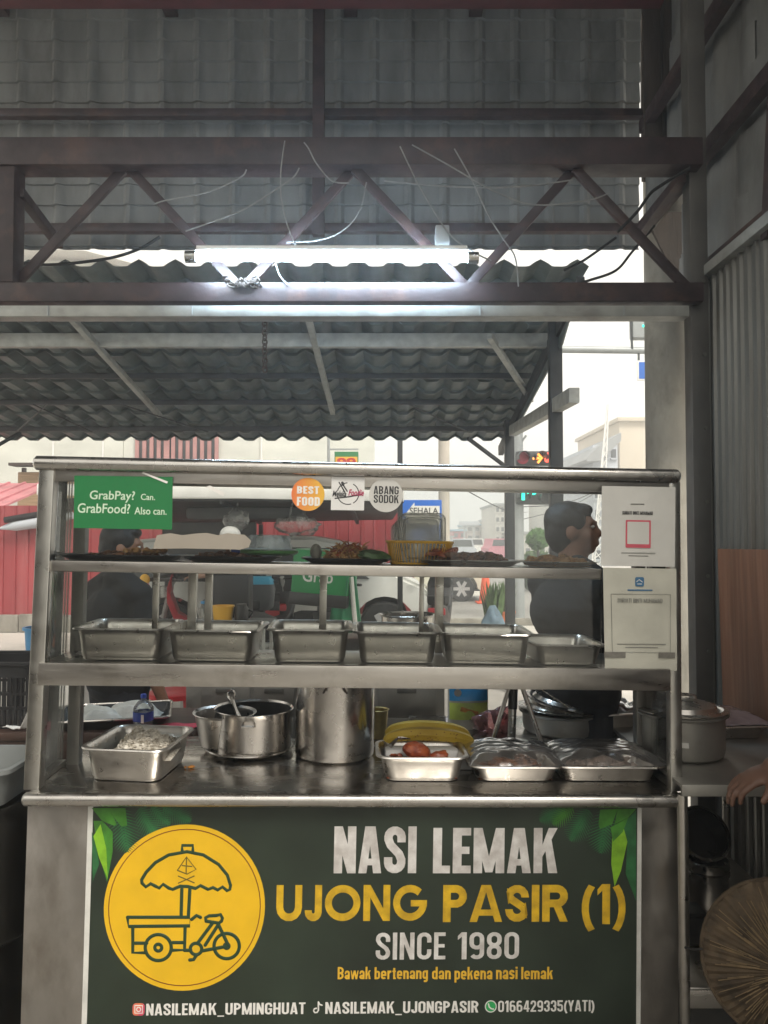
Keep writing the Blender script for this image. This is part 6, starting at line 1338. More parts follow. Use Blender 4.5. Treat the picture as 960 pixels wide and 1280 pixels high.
def car(name, label, cat, mtx, low, top, axles, r, wid, paint, glass):
    """low / top: side outlines (x, z); arches are cut round the axles; glass: list of side windows"""
    o = thing(name, label, cat, mtx); hw_ = wid / 2
    pts = []
    for ax in sorted(axles): pts += [(ax - r * 1.22 * math.cos(R(k * 18)), max(low[0], .02 + r + r * 1.22 * math.sin(R(k * 18)) - .02)) for k in range(11)]
    xs0, xs1 = top[0][0], top[-1][0]
    poly = [(xs0, low[0])] + pts + [(xs1, low[0])] + list(reversed(top))
    cl = [poly[0]]
    for q in poly[1:]:
        if abs(q[0] - cl[-1][0]) + abs(q[1] - cl[-1][1]) > .004: cl.append(q)
    zsh = low[1]; n_ = len(cl); zmax = max(z for x, z in cl)
    def loop(y, s_): return [Vector((x * (1 - .0), y * (1 - .16 * max(0, (z - zsh) / (zmax - zsh)) * 1.0) * (1 - (.02 if z < .4 else 0)), z)) for x, z in cl]
    b = MB(); b.loft([loop(-hw_ * .97, 1), loop(-hw_, 1), loop(hw_, 1), loop(hw_ * .97, 1)]) if False else b.loft([loop(-hw_, 1), loop(hw_, 1)])
    bmesh.ops.recalc_face_normals(b.bm, faces=b.bm.faces[:])
    ed = [e for e in b.bm.edges if len(e.link_faces) == 2 and e.calc_face_angle(0) > R(50) and not (abs(e.verts[0].co.y - e.verts[1].co.y) > .5) and min(v.co.z for v in e.verts) > low[0] + .01 and not any(abs(e.verts[0].co.x - ax) < r * 1.25 and e.verts[0].co.z < 2.3 * r for ax in axles)]
    bmesh.ops.bevel(b.bm, geom=ed, offset=.05, segments=3, affect='EDGES')
    b.build('body', paint, o, 40)
    for poly_ in glass:
        for s_ in (-1, 1):
            vs = [Vector((x, s_ * (hw_ * (1 - .16 * max(0, (z - zsh) / (zmax - zsh))) + .004), z)) for x, z in poly_]; b = MB(); n2 = len(vs); b._add(vs + [v - Vector((0, s_ * .02, 0)) for v in vs], [tuple(range(n2)), tuple(range(2 * n2 - 1, n2 - 1, -1))] + [(i, (i + 1) % n2, n2 + (i + 1) % n2, n2 + i) for i in range(n2)]); b.build('side_window', 'car_glass', o, 0)
    for ax in axles:
        for s_ in (-1, 1): wheel(o, ax, s_ * (hw_ - .11), r)
    b = MB(); b.box((xs0 + .05, -hw_ * .8, low[0] + .03), (xs1 - .05, hw_ * .8, low[0] + .06)); b.build('underbody', 'black_plastic', o)
    for s_ in (-1, 1):
        b = MB(); b.box((xs1 - .34, s_ * hw_ * .86 - .1, zsh - .22), (xs1 - .035, s_ * hw_ * .86 + .10, zsh - .08), .04); b.build('headlight', 'frost', o)
        b = MB(); b.box((xs0 - .012, s_ * hw_ * .8 - .08, zsh - .14), (xs0 + .06, s_ * hw_ * .8 + .08, zsh + .06), .03); b.build('tail_light', 'red_plastic', o)
        b = MB(); b.obox(TR(xs1 - 1.35, s_ * (hw_ + .09), zsh + .06), (.10, .20, .14), .04); b.build('mirror', 'black_plastic', o)
        for x in (xs1 - 1.9, xs1 - 3.0): b = MB(); b.box((x, s_ * (hw_ + .012) - .008, zsh - .10), (x + .16, s_ * (hw_ + .012) + .008, zsh - .07), .004); b.build('door_handle', 'galv', o)
    return o
xw = P(481, 770, 10).x
car('white_van', 'white van parked side-on behind the green delivery box', 'van', TR(xw - 3.15, 10.9, 0),
    (.26, .90), [(-.55, .92), (-.48, 1.30), (-.25, 1.48), (.4, 1.545), (2.2, 1.54), (2.75, 1.44), (3.35, 1.02), (3.62, .90), (3.80, .72), (3.82, .5)], (.35, 3.15), .34, 1.7, 'car_white',
    [[(-.30, .98), (-.22, 1.33), (.45, 1.40), (.5, .98)], [(.58, .98), (.55, 1.40), (1.55, 1.40), (1.6, .98)], [(1.68, .98), (1.65, 1.40), (2.45, 1.38), (2.95, .98)]])
xw = P(577, 730, 18.2).x
car('parked_car', 'pale cream car with alloy wheels parked further down the street, behind the cone', 'car', TR(xw - 2.55, 19.0, 0),
    (.22, .84), [(-.62, .80), (-.55, 1.10), (-.2, 1.42), (.5, 1.50), (1.3, 1.46), (2.15, .99), (2.9, .86), (3.12, .66), (3.14, .44)], (.1, 2.55), .31, 1.62, 'car_cream',
    [[(-.2, .92), (-.02, 1.32), (.6, 1.38), (.62, .92)], [(.7, .92), (.68, 1.38), (1.2, 1.36), (1.85, .95)]])
def bike(label, mtx, colour, box=None, group='motorcycles parked on the street', helmet=False):
    """small step-through motorcycle, front towards +X"""
    o = thing('motorcycle', label, 'motorcycle', mtx, group)
    for x in (-.62, .62):
        m_ = TR(x, 0, .29) @ Matrix.Rotation(R(90), 4, 'X'); b = MB(); b.lathe([(.22, -.04), (.27, -.045), (.29, -.02), (.29, .02), (.27, .045), (.22, .04)], 28, m_); wh = b.build('wheel', 'tyre', o)
        b = MB(); b.lathe([(.22, -.02), (.225, 0), (.22, .02), (.001, .02)], 24, m_); b.build('rim', 'rim', wh)
    b = MB(); b.loft([[Vector((x, y * w_, z + zz)) for y, zz in rrect(.5, .09, .05, 3)] for x, w_, z in ((-.80, .12, .68), (-.5, .24, .62), (-.1, .26, .52), (.15, .22, .40), (.38, .28, .55), (.50, .34, .85), (.46, .22, 1.0))]); b.build('fairing', colour, o)
    b = MB(); b.loft([[Vector((x, y * w_, z + zz)) for y, zz in rrect(.5, .05, .04, 3)] for x, w_, z in ((-.80, .18, .80), (-.4, .26, .78), (.05, .22, .72))]); b.build('seat', 'black_cloth', o)
    b = MB(); b.tube([(.62, 0, .29), (.48, 0, .95), (.43, 0, 1.04)], .03, 8); b.build('fork', 'galv', o)
    b = MB(); b.tube([(.30, -.34, 1.03), (.42, -.15, 1.04), (.43, 0, 1.02), (.42, .15, 1.04), (.30, .34, 1.03)], .014, 8); b.build('handlebar', 'black_plastic', o)
    for s_ in (-1, 1):
        b = MB(); b.tube([(.38, s_ * .24, 1.04), (.36, s_ * .30, 1.20)], .007, 6); b.ell((.35, s_ * .32, 1.24), (.02, .06, .05), 12); b.build('mirror', 'black_plastic', o)
    b = MB(); b.box((.50, -.09, .80), (.62, .09, .95), .04); b.build('headlight', 'frost', o)
    b = MB(); b.box((-.98, -.08, .48), (-.965, .08, .60), .004); b.build('number_plate', 'white_ink', o)
    b = MB(); b.box((-.88, -.10, .64), (-.80, .10, .72), .02); b.build('tail_light', 'red_plastic', o)
    b = MB(); b.tube([(-.1, -.15, .30), (-.75, -.17, .36)], [.03, .05], 10); b.build('exhaust', 'galv', o)
    return o
# green delivery box motorcycle, seen from behind
p = P(398, 738, 7.2)
bike('motorcycle carrying a big green delivery box, a green jacket hanging beside it', TR(p.x, 7.7, 0, R(82)), 'black_plastic')
zb_ = P(0, 757, 7.0).z; zt_ = P(0, 712, 7.0).z
o = thing('delivery_box', 'bright green delivery box with white lettering on a motorcycle rack', 'delivery box', TR(p.x, 7.15, zb_, R(-10), 0, R(4)))
wb = .27; hb__ = .50
b = MB(); b.box((-wb, -.02, .03), (wb, .42, hb__), .03); b.build('body', 'grab', o)
b = MB(); b.box((-wb - .01, -.03, -.02), (wb + .01, .43, .10), .02); b.build('base', 'black_plastic', o)
b = MB(); b.box((wb - .012, -.026, .105), (wb + .004, -.021, hb__ - .02)); b.box((-wb, -.026, .36), (wb, -.021, .365)); b.build('piping', 'hivis', o)
text_mesh('Grab', (-.16, .13, .20, .32), (0, -.021, 0), (1, 0, 0), (0, 0, 1), (0, -1, 0), .003, .012).build('lettering', 'white_ink', o, 0)
p2 = P(432, 745, 7.25); o = thing('rain_jacket', 'dark green rain jacket with reflective strip hung at the right of the delivery box', 'jacket', Vector((p2.x, 7.22, 0)))
zj0, zj1 = P(0, 790, 7.2).z, P(0, 714, 7.2).z
b = MB(); b.grid(lambda i, j: Vector(((.08 + .07 * (1 - j)) * math.cos(2 * math.pi * i) + .015 * math.sin(2 * math.pi * i * 5), .07 * math.sin(2 * math.pi * i) + .01 * math.sin(i * 40), zj0 + (zj1 - zj0) * j)), 40, 8); b.build('cloth', 'hivis', o, 60)
b = MB(); b.tube([(.10, -.065, zj0 + .02), (.075, -.07, (zj0 + zj1) / 2), (.055, -.06, zj1 - .05)], .022, 8); b.build('reflective_strip', 'white_ink', o)
# dark boxes further left
p = P(325, 742, 8.4)
bike('motorcycle with a dark top box and blue lid beside the white van', TR(p.x + .02, 8.95, 0, R(78)), 'black_plastic')
o = thing('delivery_box', 'dark grey top box with a bright blue lid on a motorcycle', 'delivery box', TR(p.x, 8.35, P(0, 764, 8.3).z, R(6)))
hb__ = P(0, 722, 8.3).z - P(0, 764, 8.3).z
b = MB(); b.loft([[Vector((x, y + .16, z)) for x, y in rrect(w_, .16, .05, 4)] for w_, z in ((.10, 0), (.145, .03), (.165, hb__ * .6), (.15, hb__ * .78))]); b.build('body', mat('dark_grey_plastic', (.08, .085, .09), .4, 0, .1, 6), o)
b = MB(); b.loft([[Vector((x, y + .16, z)) for x, y in rrect(w_, d_, .05, 4)] for w_, d_, z in ((.155, .165, hb__ * .785), (.15, .16, hb__ * .86), (.12, .13, hb__ * 1.0))]); b.build('lid', mat('sky_blue_plastic', (.06, .36, .55), .4, 0, .1, 6), o)
p = P(288, 748, 7.6)
bike('dark motorcycle with a large black box behind the yellow tub', TR(p.x, 8.15, 0, R(86)), 'dark_tray')
o = thing('delivery_box', 'large plain black box behind the yellow tub', 'delivery box', TR(p.x, 7.5, P(0, 775, 7.5).z, R(3)))
b = MB(); b.box((-.20, 0, 0), (.20, .36, P(0, 718, 7.5).z - P(0, 775, 7.5).z), .03); b.build('body', 'black_plastic', o); b = MB(); zz = P(0, 718, 7.5).z - P(0, 775, 7.5).z; b.box((-.205, -.005, zz + .002), (.205, .365, zz + .03), .012); b.build('lid', 'dark_tray', o)
# yellow tub on a folding table
p = P(278, 778, 5.4); o = thing('folding_table', 'small dark folding table on the pavement behind the steel cabinet', 'table', Vector((p.x, 5.5, 0)))
b = MB(); b.box((-.30, -.22, p.z - .03), (.34, .22, p.z), .008); b.build('table_top', 'dark_tray', o)
for x in (-.26, .30):
    for y in (-.18, .18): b = MB(); b.tube([(x, y, 0), (x, y, p.z - .03)], .012, 8); b.build('leg', 'galv', o)
o = thing('plastic_tub', 'yellow plastic tub on the folding table seen between the cabinet posts', 'tub', Vector((p.x, 5.42, p.z + .001))); hh_ = P(0, 758, 5.35).z - p.z
b = MB(); rr_ = .078; b.lathe([(rr_ * .8, 0), (rr_ * .97, hh_ - .01), (rr_ * 1.05, hh_ - .01), (rr_ * 1.05, hh_), (rr_ * .95, hh_), (rr_ * .78, .005), (.001, .004)], 28); b.build('body', 'yellow_plastic', o)
for x_, m_, nm, lab in ((.13, 'black_plastic', 'jug', 'black jug beside the yellow tub'), (-.12, 'frost', 'jar', 'clear jar left of the yellow tub')):
    o = thing(nm, lab, nm, Vector((p.x + x_, 5.42, p.z + .001))); b = MB(); b.lathe([(.045, 0), (.05, .02), (.05, hh_ * .8), (.035, hh_), (.036, hh_ + .01), (.001, hh_ + .012)], 20); b.build('body', m_, o)
    b = MB(); b.tube([(.045, 0, hh_ * .75), (.08, 0, hh_ * .6), (.05, 0, hh_ * .25)], .007, 6) if nm == 'jug' else b.lathe([(.038, hh_ + .013), (.038, hh_ + .03), (.001, hh_ + .032)], 16); b.build('handle' if nm == 'jug' else 'lid', m_ if nm == 'jug' else 'blue_plastic', o)
# rider on a white scooter at the fence
p = P(212, 745, 9.0)
bike('white and red scooter ridden by the person at the red fence', TR(p.x + .45, 9.2, 0, R(188)), 'red_plastic')
o = thing('person', 'rider in a red shirt with pale arms reaching to the scooter handlebar', 'person', TR(p.x + .78, 9.2, 0, R(98)))
b = MB()
b.ell((0, -.0, .86), (.15, .12, .12), 14); b.ell((0, .04, 1.05), (.14, .11, .2), 14); b.ell((0, .07, 1.22), (.16, .11, .14), 14); capsule(b, (0, .08, 1.32), (0, .11, 1.44), .055, .05); b.ell((0, .13, 1.52), (.072, .09, .10), 16)
for s_ in (-1, 1):
    capsule(b, (s_ * .17, .07, 1.27), (s_ * .22, .26, 1.10), .046, .038); capsule(b, (s_ * .22, .26, 1.10), (s_ * .26, .50, 1.07), .038, .028); hand(b, (s_ * .26, .50, 1.07), (0, 1, -.1), (0, 0, -1), .95, .5, -s_)
    capsule(b, (s_ * .08, 0, .86), (s_ * .14, .36, .74), .085, .06); capsule(b, (s_ * .14, .36, .74), (s_ * .15, .28, .36), .056, .04); b.ell((s_ * .15, .34, .33), (.042, .11, .04), 12)
remesh(b, 'body', mat('light_brown_skin', (.42, .25, .18), .5, 0, .1, 9), o, .011, 3)
b = MB(); b.ell((0, 0, .90), (.165, .135, .13), 14); b.ell((0, .04, 1.07), (.155, .125, .2), 14); b.ell((0, .07, 1.22), (.175, .125, .14), 14)
for s_ in (-1, 1): capsule(b, (s_ * .17, .07, 1.27), (s_ * .20, .17, 1.185), .06, .058)
remesh(b, 'shirt', 'red_shirt', o, .012, 3)
b = MB(); b.ell((0, 0, .85), (.16, .13, .11), 14)
for s_ in (-1, 1): capsule(b, (s_ * .08, 0, .86), (s_ * .14, .36, .74), .097, .075); capsule(b, (s_ * .14, .36, .74), (s_ * .15, .28, .40), .072, .06)
remesh(b, 'trousers', 'navy_cloth', o, .013, 3)
b = MB(); b.ell((0, .115, 1.56), (.11, .125, .10), 18); remesh(b, 'helmet', 'white_paint', o, .012, 2)
p = P(186, 752, 9.1); o = thing('carrier_bag', 'pink bag with yellow top hanging near the rider', 'bag', Vector((p.x, 9.0, P(0, 770, 9).z))); b = MB(); b.ell((0, 0, .18), (.09, .06, .20), 16, None, .3, 2); b.build('bag', 'pink_cloth', o, 180); b = MB(); b.ell((-.02, 0, .42), (.06, .05, .07), 14); b.build('top', 'yellow_plastic', o)
# motorcycle seen beyond the fourth pan
p = P(540, 750, 9.4)
bike('dark motorcycle parked at the tail of the white van', TR(p.x + .10, 9.6, 0, R(84)), 'black_plastic')
# left street corner
p = P(36, 822, 9.0); o = thing('rubbish_bin', 'blue plastic bin on the pavement by the red fence at the left', 'bin', Vector((p.x + .06, 9.2, 0)))
b = MB(); zb_ = P(0, 786, 9).z; b.lathe([(.16, 0), (.19, zb_ - .03), (.215, zb_ - .03), (.215, zb_), (.185, zb_), (.15, .01), (.001, .01)], 28); b.build('body', 'blue_plastic', o)
p = P(12, 842, 4.6); o = thing('round_table', 'round white plastic table on the pavement at the far left', 'table', Vector((p.x - .18, 5.0, 0)))
b = MB(); b.lathe([(.001, p.z - .03), (.42, p.z - .03), (.44, p.z - .015), (.43, p.z), (.001, p.z + .001)], 48); b.build('table_top', 'white_paint', o)
for k in range(4): a = R(45 + 90 * k); b = MB(); b.tube([(.25 * math.cos(a), .25 * math.sin(a), p.z - .03), (.33 * math.cos(a), .33 * math.sin(a), 0)], .025, 10); b.build('leg', 'white_paint', o)
p = P(70, 855, 3.5); o = thing('sack', 'pale plastic sack seen through the left side glass', 'sack', Vector((p.x - .02, 3.9, 0))); b = MB(); b.ell((0, 0, .46), (.17, .16, .50), 22, None, .25, 6); b.build('sack', 'tissue', o, 180)
p = P(95, 853, 5.4); o = thing('plastic_crate', 'blue plastic crate behind the person in black', 'crate', Vector((p.x - .02, 5.6, 0))); b = MB(); zz = P(0, 846, 5.4).z
for z in (0, zz * .33, zz * .66, zz - .03): b.box((-.2, -.15, z), (.2, .15, z + .03), .004)
for x in (-.19, -.06, .06, .19):
    for y in (-.148, .148): b.box((x - .012, y - .004, .0), (x + .012, y + .004, zz - .002))
b.build('body', 'blue_plastic', o)
p = P(208, 880, 4.4); o = thing('plastic_stool', 'red plastic stool behind the person in black', 'stool', Vector((p.x, 4.6, .0))); zz = P(0, 868, 4.5).z
b = MB(); b.lathe([(.001, zz - .03), (.16, zz - .03), (.165, zz - .005), (.15, zz), (.001, zz)], 24); b.build('seat', 'red_plastic', o)
for k in range(4): a = R(45 + 90 * k); b = MB(); b.tube([(.12 * math.cos(a), .12 * math.sin(a), zz - .03), (.19 * math.cos(a), .19 * math.sin(a), 0)], [.022, .016], 8); b.build('leg', 'red_plastic', o)
p = P(212, 912, 3.4); o = thing('newspaper_stack', 'stack of pale papers between the person in black and the steel cabinet', 'paper stack', Vector((p.x, 4.05, 0))); zz = P(0, 900, 4.0).z
b = MB(); rd = random.Random(6)
for k in range(26): b.obox(TR(rd.uniform(-.012, .012), rd.uniform(-.01, .01), zz * (k + .5) / 26, rd.uniform(-.06, .06)), (.30, .22, zz / 26 * .9))
b.build('sheets', 'paper', o, 0)
# cone, plants, bag
p = P(607, 753, 17.8); o = thing('traffic_cone', 'orange traffic cone with pale band standing in the street', 'traffic cone', Vector((p.x, 17.8, .008)))
hk = P(0, 699, 17.8).z - .02
b = MB(); b.lathe([(.17, .04), (.15, .06), (.035, hk - .02), (.028, hk), (.001, hk + .002)], 24); b.build('body', 'cone', o); b = MB(); b.box((-.22, -.22, 0), (.22, .22, .04), .02); b.build('base', 'cone', o); b = MB(); b.lathe([(.104, hk * .42), (.075, hk * .64), (.07, hk * .64), (.10, hk * .42)], 24); b.build('band', 'white_ink', o)
def plant(name, label, loc, hp_, rp2, hl, n_, seed, pot='terracotta', upright=.8):
    o = thing(name, label, 'potted plant', loc, 'potted plants at the street corner'); b = MB(); b.lathe([(rp2 * .7, 0), (rp2, hp_ - .03), (rp2 * 1.1, hp_ - .03), (rp2 * 1.1, hp_), (rp2 * .95, hp_), (rp2 * .9, hp_ - .03), (.001, hp_ - .03)], 24); b.build('pot', pot, o)
    rd = random.Random(seed); b = MB()
    for k in range(n_):
        a = rd.uniform(0, 6.28); l = hl * rd.uniform(.5, 1); sp = (1 - upright) * l * rd.uniform(.4, 1.4); p0 = Vector((rd.uniform(-.5, .5) * rp2, rd.uniform(-.5, .5) * rp2, hp_ - .02)); p1 = p0 + Vector((sp * math.cos(a), sp * math.sin(a), l)); s_ = Vector((-math.sin(a), math.cos(a), 0)) * l * .05
        pm = p0.lerp(p1, .5) + Vector((0, 0, .1 * l)); b._add([p0 - s_ * .4, p0 + s_ * .4, pm + s_, p1, pm - s_], [(0, 1, 2, 3, 4)])
    b.thick(.002); b.build('leaves', 'plant', o); return o
p = P(626, 783, 8.8); plant('potted_plant', 'spiky green plant in an orange pot beside the man in black', Vector((p.x, 9.4, 0)), .42, .14, .62, 90, 3)
p = P(614, 745, 12); plant('potted_plant', 'smaller plant in an orange pot behind the spiky one', Vector((p.x + .25, 12.2, 0)), .36, .15, .5, 70, 8, upright=.7)
p = P(631, 775, 8.0); o = thing('bundle', 'blue-grey tied bundle lying at the foot of the spiky plant', 'bundle', Vector((p.x - .05, 8.5, 0)))
b = MB(); b.ell((0, 0, P(0, 768, 8).z * .5), (.15, .12, P(0, 762, 8).z * .5), 24, None, .25, 3); b.build('sack', 'bag_blue', o, 180)
# SEHALA sign on its post
p0_, p1_ = P(502, 668, 11), P(552, 625, 11); o = thing('one_way_sign', 'blue and white one-way sign reading SEHALA above the plastic lids', 'road sign', Vector((0, 11, 0)))
xs_ = P(555, 600, 11.06).x
b = MB(); b.box((p0_.x, -.02, p1_.z - .62), (p1_.x, .0, p1_.z), .006); b.build('plate', 'blue_sign', o)
pw = (p1_.x - p0_.x); 
b = MB(); b.prism([(p0_.x + .04, p1_.z - .22), (p0_.x + pw * .32, p1_.z - .035), (p0_.x + pw * .32, p1_.z - .085), (p1_.x - .03, p1_.z - .085), (p1_.x - .03, p1_.z - .36), (p0_.x + pw * .32, p1_.z - .36), (p0_.x + pw * .32, p1_.z - .44)], (0, -.021, 0), (1, 0, 0), (0, 0, 1), (0, -1, 0), .003); ar_ = b.build('arrow', 'white_ink', o, 0)
text_mesh('SEHALA', (p0_.x + pw * .20, p1_.x - .05, p1_.z - .20, p1_.z - .11), (0, -.0245, 0), (1, 0, 0), (0, 0, 1), (0, -1, 0), .003, .01).build('lettering', 'ink', ar_, 0)
b = MB(); b.tube([(p0_.x + pw * .5, .012, 0), (p0_.x + pw * .5, .012, p1_.z - .05)], .025, 10); b.build('post', 'pole_grey', o)
p = P(555, 600, 11.5); o = thing('utility_pole', 'pale straight street pole right of the SEHALA sign', 'utility pole', Vector((p.x, 11.5, 0))); b = MB(); b.lathe([(.085, 0), (.08, 6.5)], 20); b.build('shaft', mat('pale_pole', (.5, .46, .40), .85, 0, .1, 3), o)
p = P(500, 565, 8.9); o = thing('steel_post', 'slim dark steel post above the round grey sticker', 'post', Vector((p.x, 8.9, 0))); b = MB(); b.box((-.03, -.03, 0), (.03, .03, 2.75), .004); b.build('upright', 'black_steel', o); b = MB(); b.box((-.07, -.07, 0), (.07, .07, .012)); b.build('base_plate', 'black_steel', o)
# shop sign at the end of the pale building
p0_, p1_ = P(418, 606, 15.4), P(448, 564.5, 15.4); o = thing('shop_sign', 'small green and red hanging shop sign with yellow numerals beyond the awning', 'shop sign', Vector((0, 15.4, 0)))
b = MB(); b.box((p0_.x, 0, p0_.z), (p1_.x, .08, p1_.z), .01); b.build('face', 'green', o)
zz = P(0, 571, 15.4).z
b = MB(); b.box((p0_.x + .02, -.008, P(0, 592, 15.4).z), (p1_.x - .02, -.001, zz)); b.build('panel', 'yellow_plastic', o, 0)
text_mesh('99', (p0_.x + .05, p1_.x - .05, P(0, 584, 15.4).z, zz - .02), (0, -.009, 0), (1, 0, 0), (0, 0, 1), (0, -1, 0), .004, .03).build('numerals', 'red_plastic', o, 0)
b = MB(); b.tube([(p0_.x - .12, .04, 0), (p0_.x - .12, .04, P(0, 545, 15.4).z)], .03, 10); b.bar((p0_.x - .12, .04, p1_.z + .05), (p1_.x, .04, p1_.z + .05), .03, .03); b.build('bracket_post', 'pole_grey', o)
# traffic lights
YS = 14.2
p = P(647, 640, YS); o = thing('traffic_light', 'street traffic light showing a red arrow above and a green arrow below', 'traffic light', Vector((p.x, YS, 0)))
b = MB(); b.lathe([(.12, 0), (.115, 1.0), (.105, 4.2)], 24); b.build('pole', 'pole_grey', o)
def signal(px0, px1, y0, y1, lamps, dy=-.2):
    a, c = P(px0, y1, YS), P(px1, y0, YS); b = MB(); b.box((a.x - p.x, dy, a.z), (c.x - p.x, dy + .22, c.z), .05); hd = b.build('signal_head', 'signal_case', o)
    for (lx, ly, r_, m_) in lamps:
        q = P(lx, ly, YS); k = r_ / F * YS; mm = TR(q.x - p.x, dy - .002, q.z, 0, R(90)); b = MB(); b.lathe([(.001, .008), (k * .7, .02), (k, 0), (k, -.02)], 24, mm); b.build('lamp', m_, hd)
        b = MB(); loops = []
        for (yy, s_) in ((0, 1.08), (.22, 1.0)):
            loops.append([Vector((q.x - p.x + k * s_ * math.cos(R(a_)), dy - .01 - yy, q.z + k * s_ * math.sin(R(a_)))) for a_ in range(-20, 201, 20)])
        n_ = len(loops[0]); b._add(loops[0] + loops[1], [(i, i + 1, n_ + i + 1, n_ + i) for i in range(n_ - 1)]); b.thick(.01); b.build('visor', 'signal_case', hd)
    return hd
h1 = signal(643, 688, 565, 583, [(651, 574, 7.5, 'lamp_red_dim'), (672, 574, 7.5, 'signal_case'), (682, 573, 6.5, 'lamp_red')])
def stroke_at(px, yy, w_, m_, par, nm): b = MB(); b.tube([(P(x, y, YS).x - p.x, yy, P(x, y, YS).z) for x, y in px], w_, 8); b.build(nm, m_, par)
stroke_at([(663, 575), (671, 574)], -.24, .022, mat('lit_orange_arrow', (.6, .2, .02), .4, 0, 0, emit=(1, .28, .05), estr=1.5), h1, 'arrow'); stroke_at([(669, 569), (674, 574), (669, 580)], -.24, .022, bpy.data.materials['lit_orange_arrow'], h1, 'arrow_head')
h2 = signal(643, 690, 611, 631, [(652, 620, 8, 'signal_case'), (664, 615, 4.5, 'lamp_green'), (678, 623, 7.5, 'signal_case')])
stroke_at([(651, 626), (651, 616), (654, 614), (658, 617)], -.25, .03, 'lamp_green', h2, 'arrow')
b = MB(); b.bar((.0, 0, P(0, 560, YS).z), (.15, -.1, P(0, 545, YS).z), .03, .03); b.build('bracket', 'pole_grey', o)
YG = 13.2
pg = P(834, 440, YG); o = thing('traffic_gantry', 'overhead traffic signal arm with a blue sign, partly behind the concrete pole', 'traffic light', Vector((pg.x, YG, 0)))
b = MB(); b.lathe([(.13, 0), (.11, P(0, 425, YG).z + .2)], 20); b.build('pole', 'pole_grey', o)
za = P(0, 437, YG).z; b = MB(); b.tube([(P(600, 437, YG).x - pg.x, 0, za + .02), (0, 0, za - .02)], .062, 12); b.build('arm', 'pole_grey', o)
a, c = P(789, 424, YG), P(815, 398, YG); b = MB(); b.box((a.x - pg.x, -.1, a.z), (c.x - pg.x + .12, .12, c.z + .55), .03); hd = b.build('signal_head', 'pole_grey', o)
b = MB(); b.tube([(P(787, 397, YG).x - pg.x, -.05, P(0, 396, YG).z), (P(789, 434, YG).x - pg.x, -.05, za)], .022, 8); b.build('bracket', 'signal_case', o)
q = P(804, 409.5, YG); b = MB(); b.box((q.x - pg.x - .05, -.115, q.z - .02), (q.x - pg.x + .07, -.101, q.z + .02), .004); b.build('lamp', 'lamp_green', hd)
a, c = P(796, 476, YG), P(818, 451, YG); b = MB(); b.box((a.x - pg.x, -.03, a.z), (c.x - pg.x + .2, .0, c.z), .004); pl_ = b.build('sign_plate', 'white_paint', o); b = MB(); b.box((a.x - pg.x + .03, -.035, a.z + .03), (c.x - pg.x + .17, -.0305, c.z - .03)); b.build('sign_face', 'blue_sign', pl_, 0)
b = MB(); b.box((a.x - pg.x + .02, -.02, c.z), (a.x - pg.x + .05, .01, za)); b.build('hanger', 'signal_case', o)
# trees and hedge
def leafball(name, label, cat, x, y, zc, r, trunk, seed, mname='topiary', n_=1500, ls=.07, zs=1.0):
    o = thing(name, label, cat, Vector((x, y, 0))); rd = random.Random(seed)
    b = MB(); b.tube([(0, 0, 0), (.02, 0, zc * .6), (0, 0, zc)], [trunk, trunk * .8, trunk * .5], 10)
    for k in range(5): a = k * 1.3; b.tube([(0, 0, zc * .85), (r * .5 * math.cos(a), r * .5 * math.sin(a), zc + r * .3 * zs)], [trunk * .4, trunk * .15], 6)
    b.build('trunk', 'wood_dark', o); b = MB()
    for k in range(n_):
        v = Vector((rd.gauss(0, 1), rd.gauss(0, 1), rd.gauss(0, 1))).normalized(); rr2 = r * (rd.uniform(.55, 1.0) ** .6) * (1 + .10 * noise.noise(v * 2.2 + Vector((seed, 0, 0)))); q = Vector((v.x * rr2, v.y * rr2, zc + v.z * rr2 * zs)); t1 = Vector((rd.gauss(0, 1), rd.gauss(0, 1), rd.gauss(0, 1))).normalized(); t2 = t1.orthogonal().normalized(); s_ = ls * rd.uniform(.6, 1.3)
        b._add([q - t1 * s_, q + t2 * s_ * .5, q + t1 * s_, q - t2 * s_ * .5], [(0, 1, 2, 3)])
    b.build('crown', mname, o, 0, False); return o
p = P(672, 674, 21); leafball('topiary_tree', 'clipped round green tree behind the traffic light', 'tree', p.x, 21, p.z, 13.2 / F * 21, .06, 3)
for i, (px_, zc_) in enumerate(((664, 696), (688, 698))):
    p = P(px_, zc_, 22); leafball('shrub', ('yellowish shrub below the round tree' if i == 0 else 'shrub between the round tree and the dark awning post'), 'shrub', p.x, 22 + i, max(.5, p.z * .6), .42, .04, 11 + i, 'plant', 900, .08, 1.3)
# buildings on the right
YH = 42
def block(name, label, px0, px1, ytop, Y, dep, wall_m, floors=0, cols=0, roof=None, win='win_dark', side=None, ybot=None, grp=None):
    a, c = P(px0, ytop, Y), P(px1, ytop, Y); o = thing(name, label, 'building', Vector((a.x, Y, 0)), grp); w_ = c.x - a.x; h_ = a.z; b = MB(); b.box((0, 0, 0), (w_, dep, h_), .02); b.build('wall', wall_m, o)
    for f in range(floors):
        for k in range(cols):
            x0 = w_ * (k + .22) / cols; x1 = w_ * (k + .78) / cols; z0 = h_ * (f + .35) / floors; z1 = h_ * (f + .78) / floors; b = MB(); b.box((x0, -.05, z0), (x1, -.005, z1)); wi_ = b.build('window', win, o, 0)
            b = MB(); b.box((x0 - .05, -.12, z0 - .10), (x1 + .05, -.002, z0 - .004)); b.build('sill', wall_m, wi_, 0)
    if roof: b = MB(); b.box((-.15, -.25, h_ + .004), (w_ + .15, dep + .2, h_ + .22), .03); b.build('roof', roof, o)
    return o
block('beige_tower', 'beige blank-walled building with a flat top right of the lattice mast', 774, 852, 527, YH, 9, 'beige_wall', roof='beige_wall')
